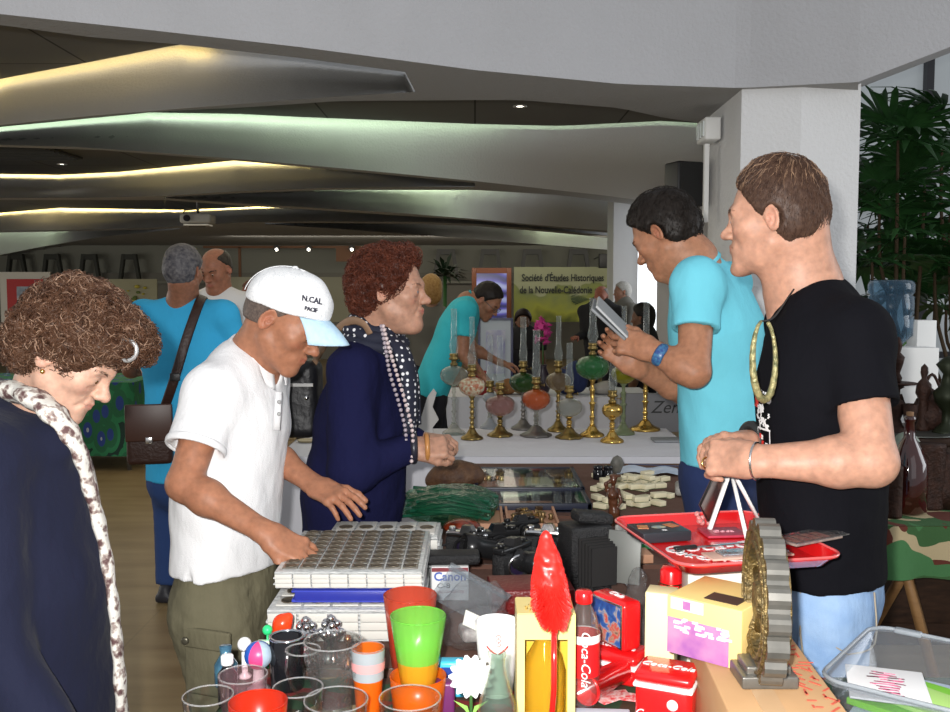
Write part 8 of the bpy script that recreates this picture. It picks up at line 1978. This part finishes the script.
for j in range(6):
    e = j/5; rows.append([(u*w/2+(.008+.016*e*(1+math.sin(i*.8)))*(-1 if u <= -.999 else (1 if u >= .999 else 0)), v_*d/2-(.006+.02*e*(1+math.sin(i*.9)))*(v_ <= -.999), ht-.195*e) for i, (u, v_) in enumerate(pp)])
mb.grid(rows); mb.add([(-w/2, -d/2, ht), (w/2, -d/2, ht), (w/2, d/2, ht), (-w/2, d/2, ht)], [(0, 1, 2, 3)]); mb.build('camouflage_cloth', mat('camouflage cloth', rough=.85, tex=_camo, bump=fabric_bump), t)
c = V((913-475)/950*3.72, 3.72, ht+.001); t = thing('demijohn', 'big dark red glass bottle standing on the camouflage cloth', 'bottle', c)
MB().lathe([(0, .004), (.06, 0), (.072, .01), (.074, .10), (.070, .20), (.045, .26), (.022, .30), (.018, .36), (.022, .365), (.022, .38), (.015, .385)], n=32).build('glass_body', mat('dark red glass', (.035, .004, .003), .08, coat=1), t); MB().lathe([(.014, .375), (.014, .40), (0, .402)], n=16).build('cork', mat('cork', (.25, .14, .07), .8), t)
t = thing('oval_plate', 'pale green oval decorated plate leaning on the sideboard front', 'plate', ((909-475)/950*3.86, 3.855, ht+.001)); MB().lathe([(0, 0), (.05, .0), (.085, .010), (.088, .013), (.05, .006), (0, .006)], n=40, sy=1.7, M=RM((0, 0, .150), rx=PI/2-.12)).build('plate_body', mat('celadon glaze', (.20, .25, .20), .2, noise=(26, .5, (.30, .34, .26))), t); MB().sphere((0, -.02, .15), .02, 12, sc=(1, .3, 1.6)).build('painted_flower', mat('brown flower', (.12, .05, .03), .4), t)
for k, (px, h, r_, lab) in enumerate(((898, .20, .035, 'rusty tin left of the dark red bottle'), (934, .26, .06, 'rusty drum with a rim right of the dark red bottle'), (950, .22, .05, 'dark jug at the picture edge on the camouflage cloth'), (973, .3, .06, 'tall dark vase at the outer end of the camouflage cloth'))):
    lathe_thing('rusty_tin', lab, 'tin', px, 3.80-(k == 0)*.16, [(0, 0), (r_, 0), (r_*1.02, .01), (r_, .02), (r_, h-.02), (r_*1.03, h-.01), (r_, h), (0, h)] if k < 2 else [(0, 0), (r_, 0), (r_*1.2, h*.35), (r_*.6, h*.75), (r_*.7, h), (0, h)], M_rust, z=ht+.001)
# ================================================================ CAMERA, LIGHT
cam = bpy.data.cameras.new('camera'); co = bpy.data.objects.new('camera', cam); COL.objects.link(co)
cam.sensor_width = 36; cam.lens = 36; cam.clip_start = .05; cam.clip_end = 200
co.location = (0, 0, CAMH); co.rotation_euler = (PI/2-PITCH, 0, 0); SC.camera = co
def area(name, loc, rot, size, e, col=(1, 1, 1), sy=None):
    l = bpy.data.lights.new(name, 'AREA'); l.energy = e; l.color = col; l.size = size
    if sy: l.shape = 'RECTANGLE'; l.size_y = sy
    o = bpy.data.objects.new(name, l); COL.objects.link(o); o.location = loc; o.rotation_euler = rot; return o
fl = bpy.data.lights.new('camera_flash', 'SPOT'); fl.energy = 325; fl.spot_size = math.radians(100); fl.spot_blend = .5; fl.shadow_soft_size = .02; fl.color = (1, .98, .95)
fo = bpy.data.objects.new('camera_flash', fl); COL.objects.link(fo); fo.location = (-.06, -.03, CAMH+.06); fo.rotation_euler = (PI/2-PITCH, 0, 0)
area('daylight_right', (5.2, 3.2, 2.2), (0, math.radians(75), math.radians(0)), 2.6, 60, (.92, .96, 1), 2.0)
area('daylight_behind', (2.5, -3.0, 2.6), (math.radians(68), 0, math.radians(20)), 3.5, 22, (.95, .97, 1))
area('hall_lamps', (-2.5, 9, 2.42), (0, 0, 0), 6, 110, (1, .9, .72), 9)
area('back_wall_spots', (0, 17.2, 2.35), (math.radians(60), 0, 0), 9, 48, (1, .93, .78), .3)
area('fill_left', (-12.5, 9, 1.5), (math.radians(95), 0, math.radians(-90)), 14, 240, (1, .97, .9), 1.8)  # added soft fill to lift the ceiling fins; this wall has no window
wd = bpy.data.worlds.new('world'); SC.world = wd; wd.use_nodes = True
wd.node_tree.nodes['Background'].inputs[0].default_value = (.78, .81, .86, 1); wd.node_tree.nodes['Background'].inputs[1].default_value = .6
SC.view_settings.view_transform = 'Standard'; SC.view_settings.look = 'None'; SC.view_settings.exposure = 0; SC.view_settings.gamma = 1
SC.cycles.max_bounces = 8; SC.cycles.transmission_bounces = 8; SC.cycles.transparent_max_bounces = 12
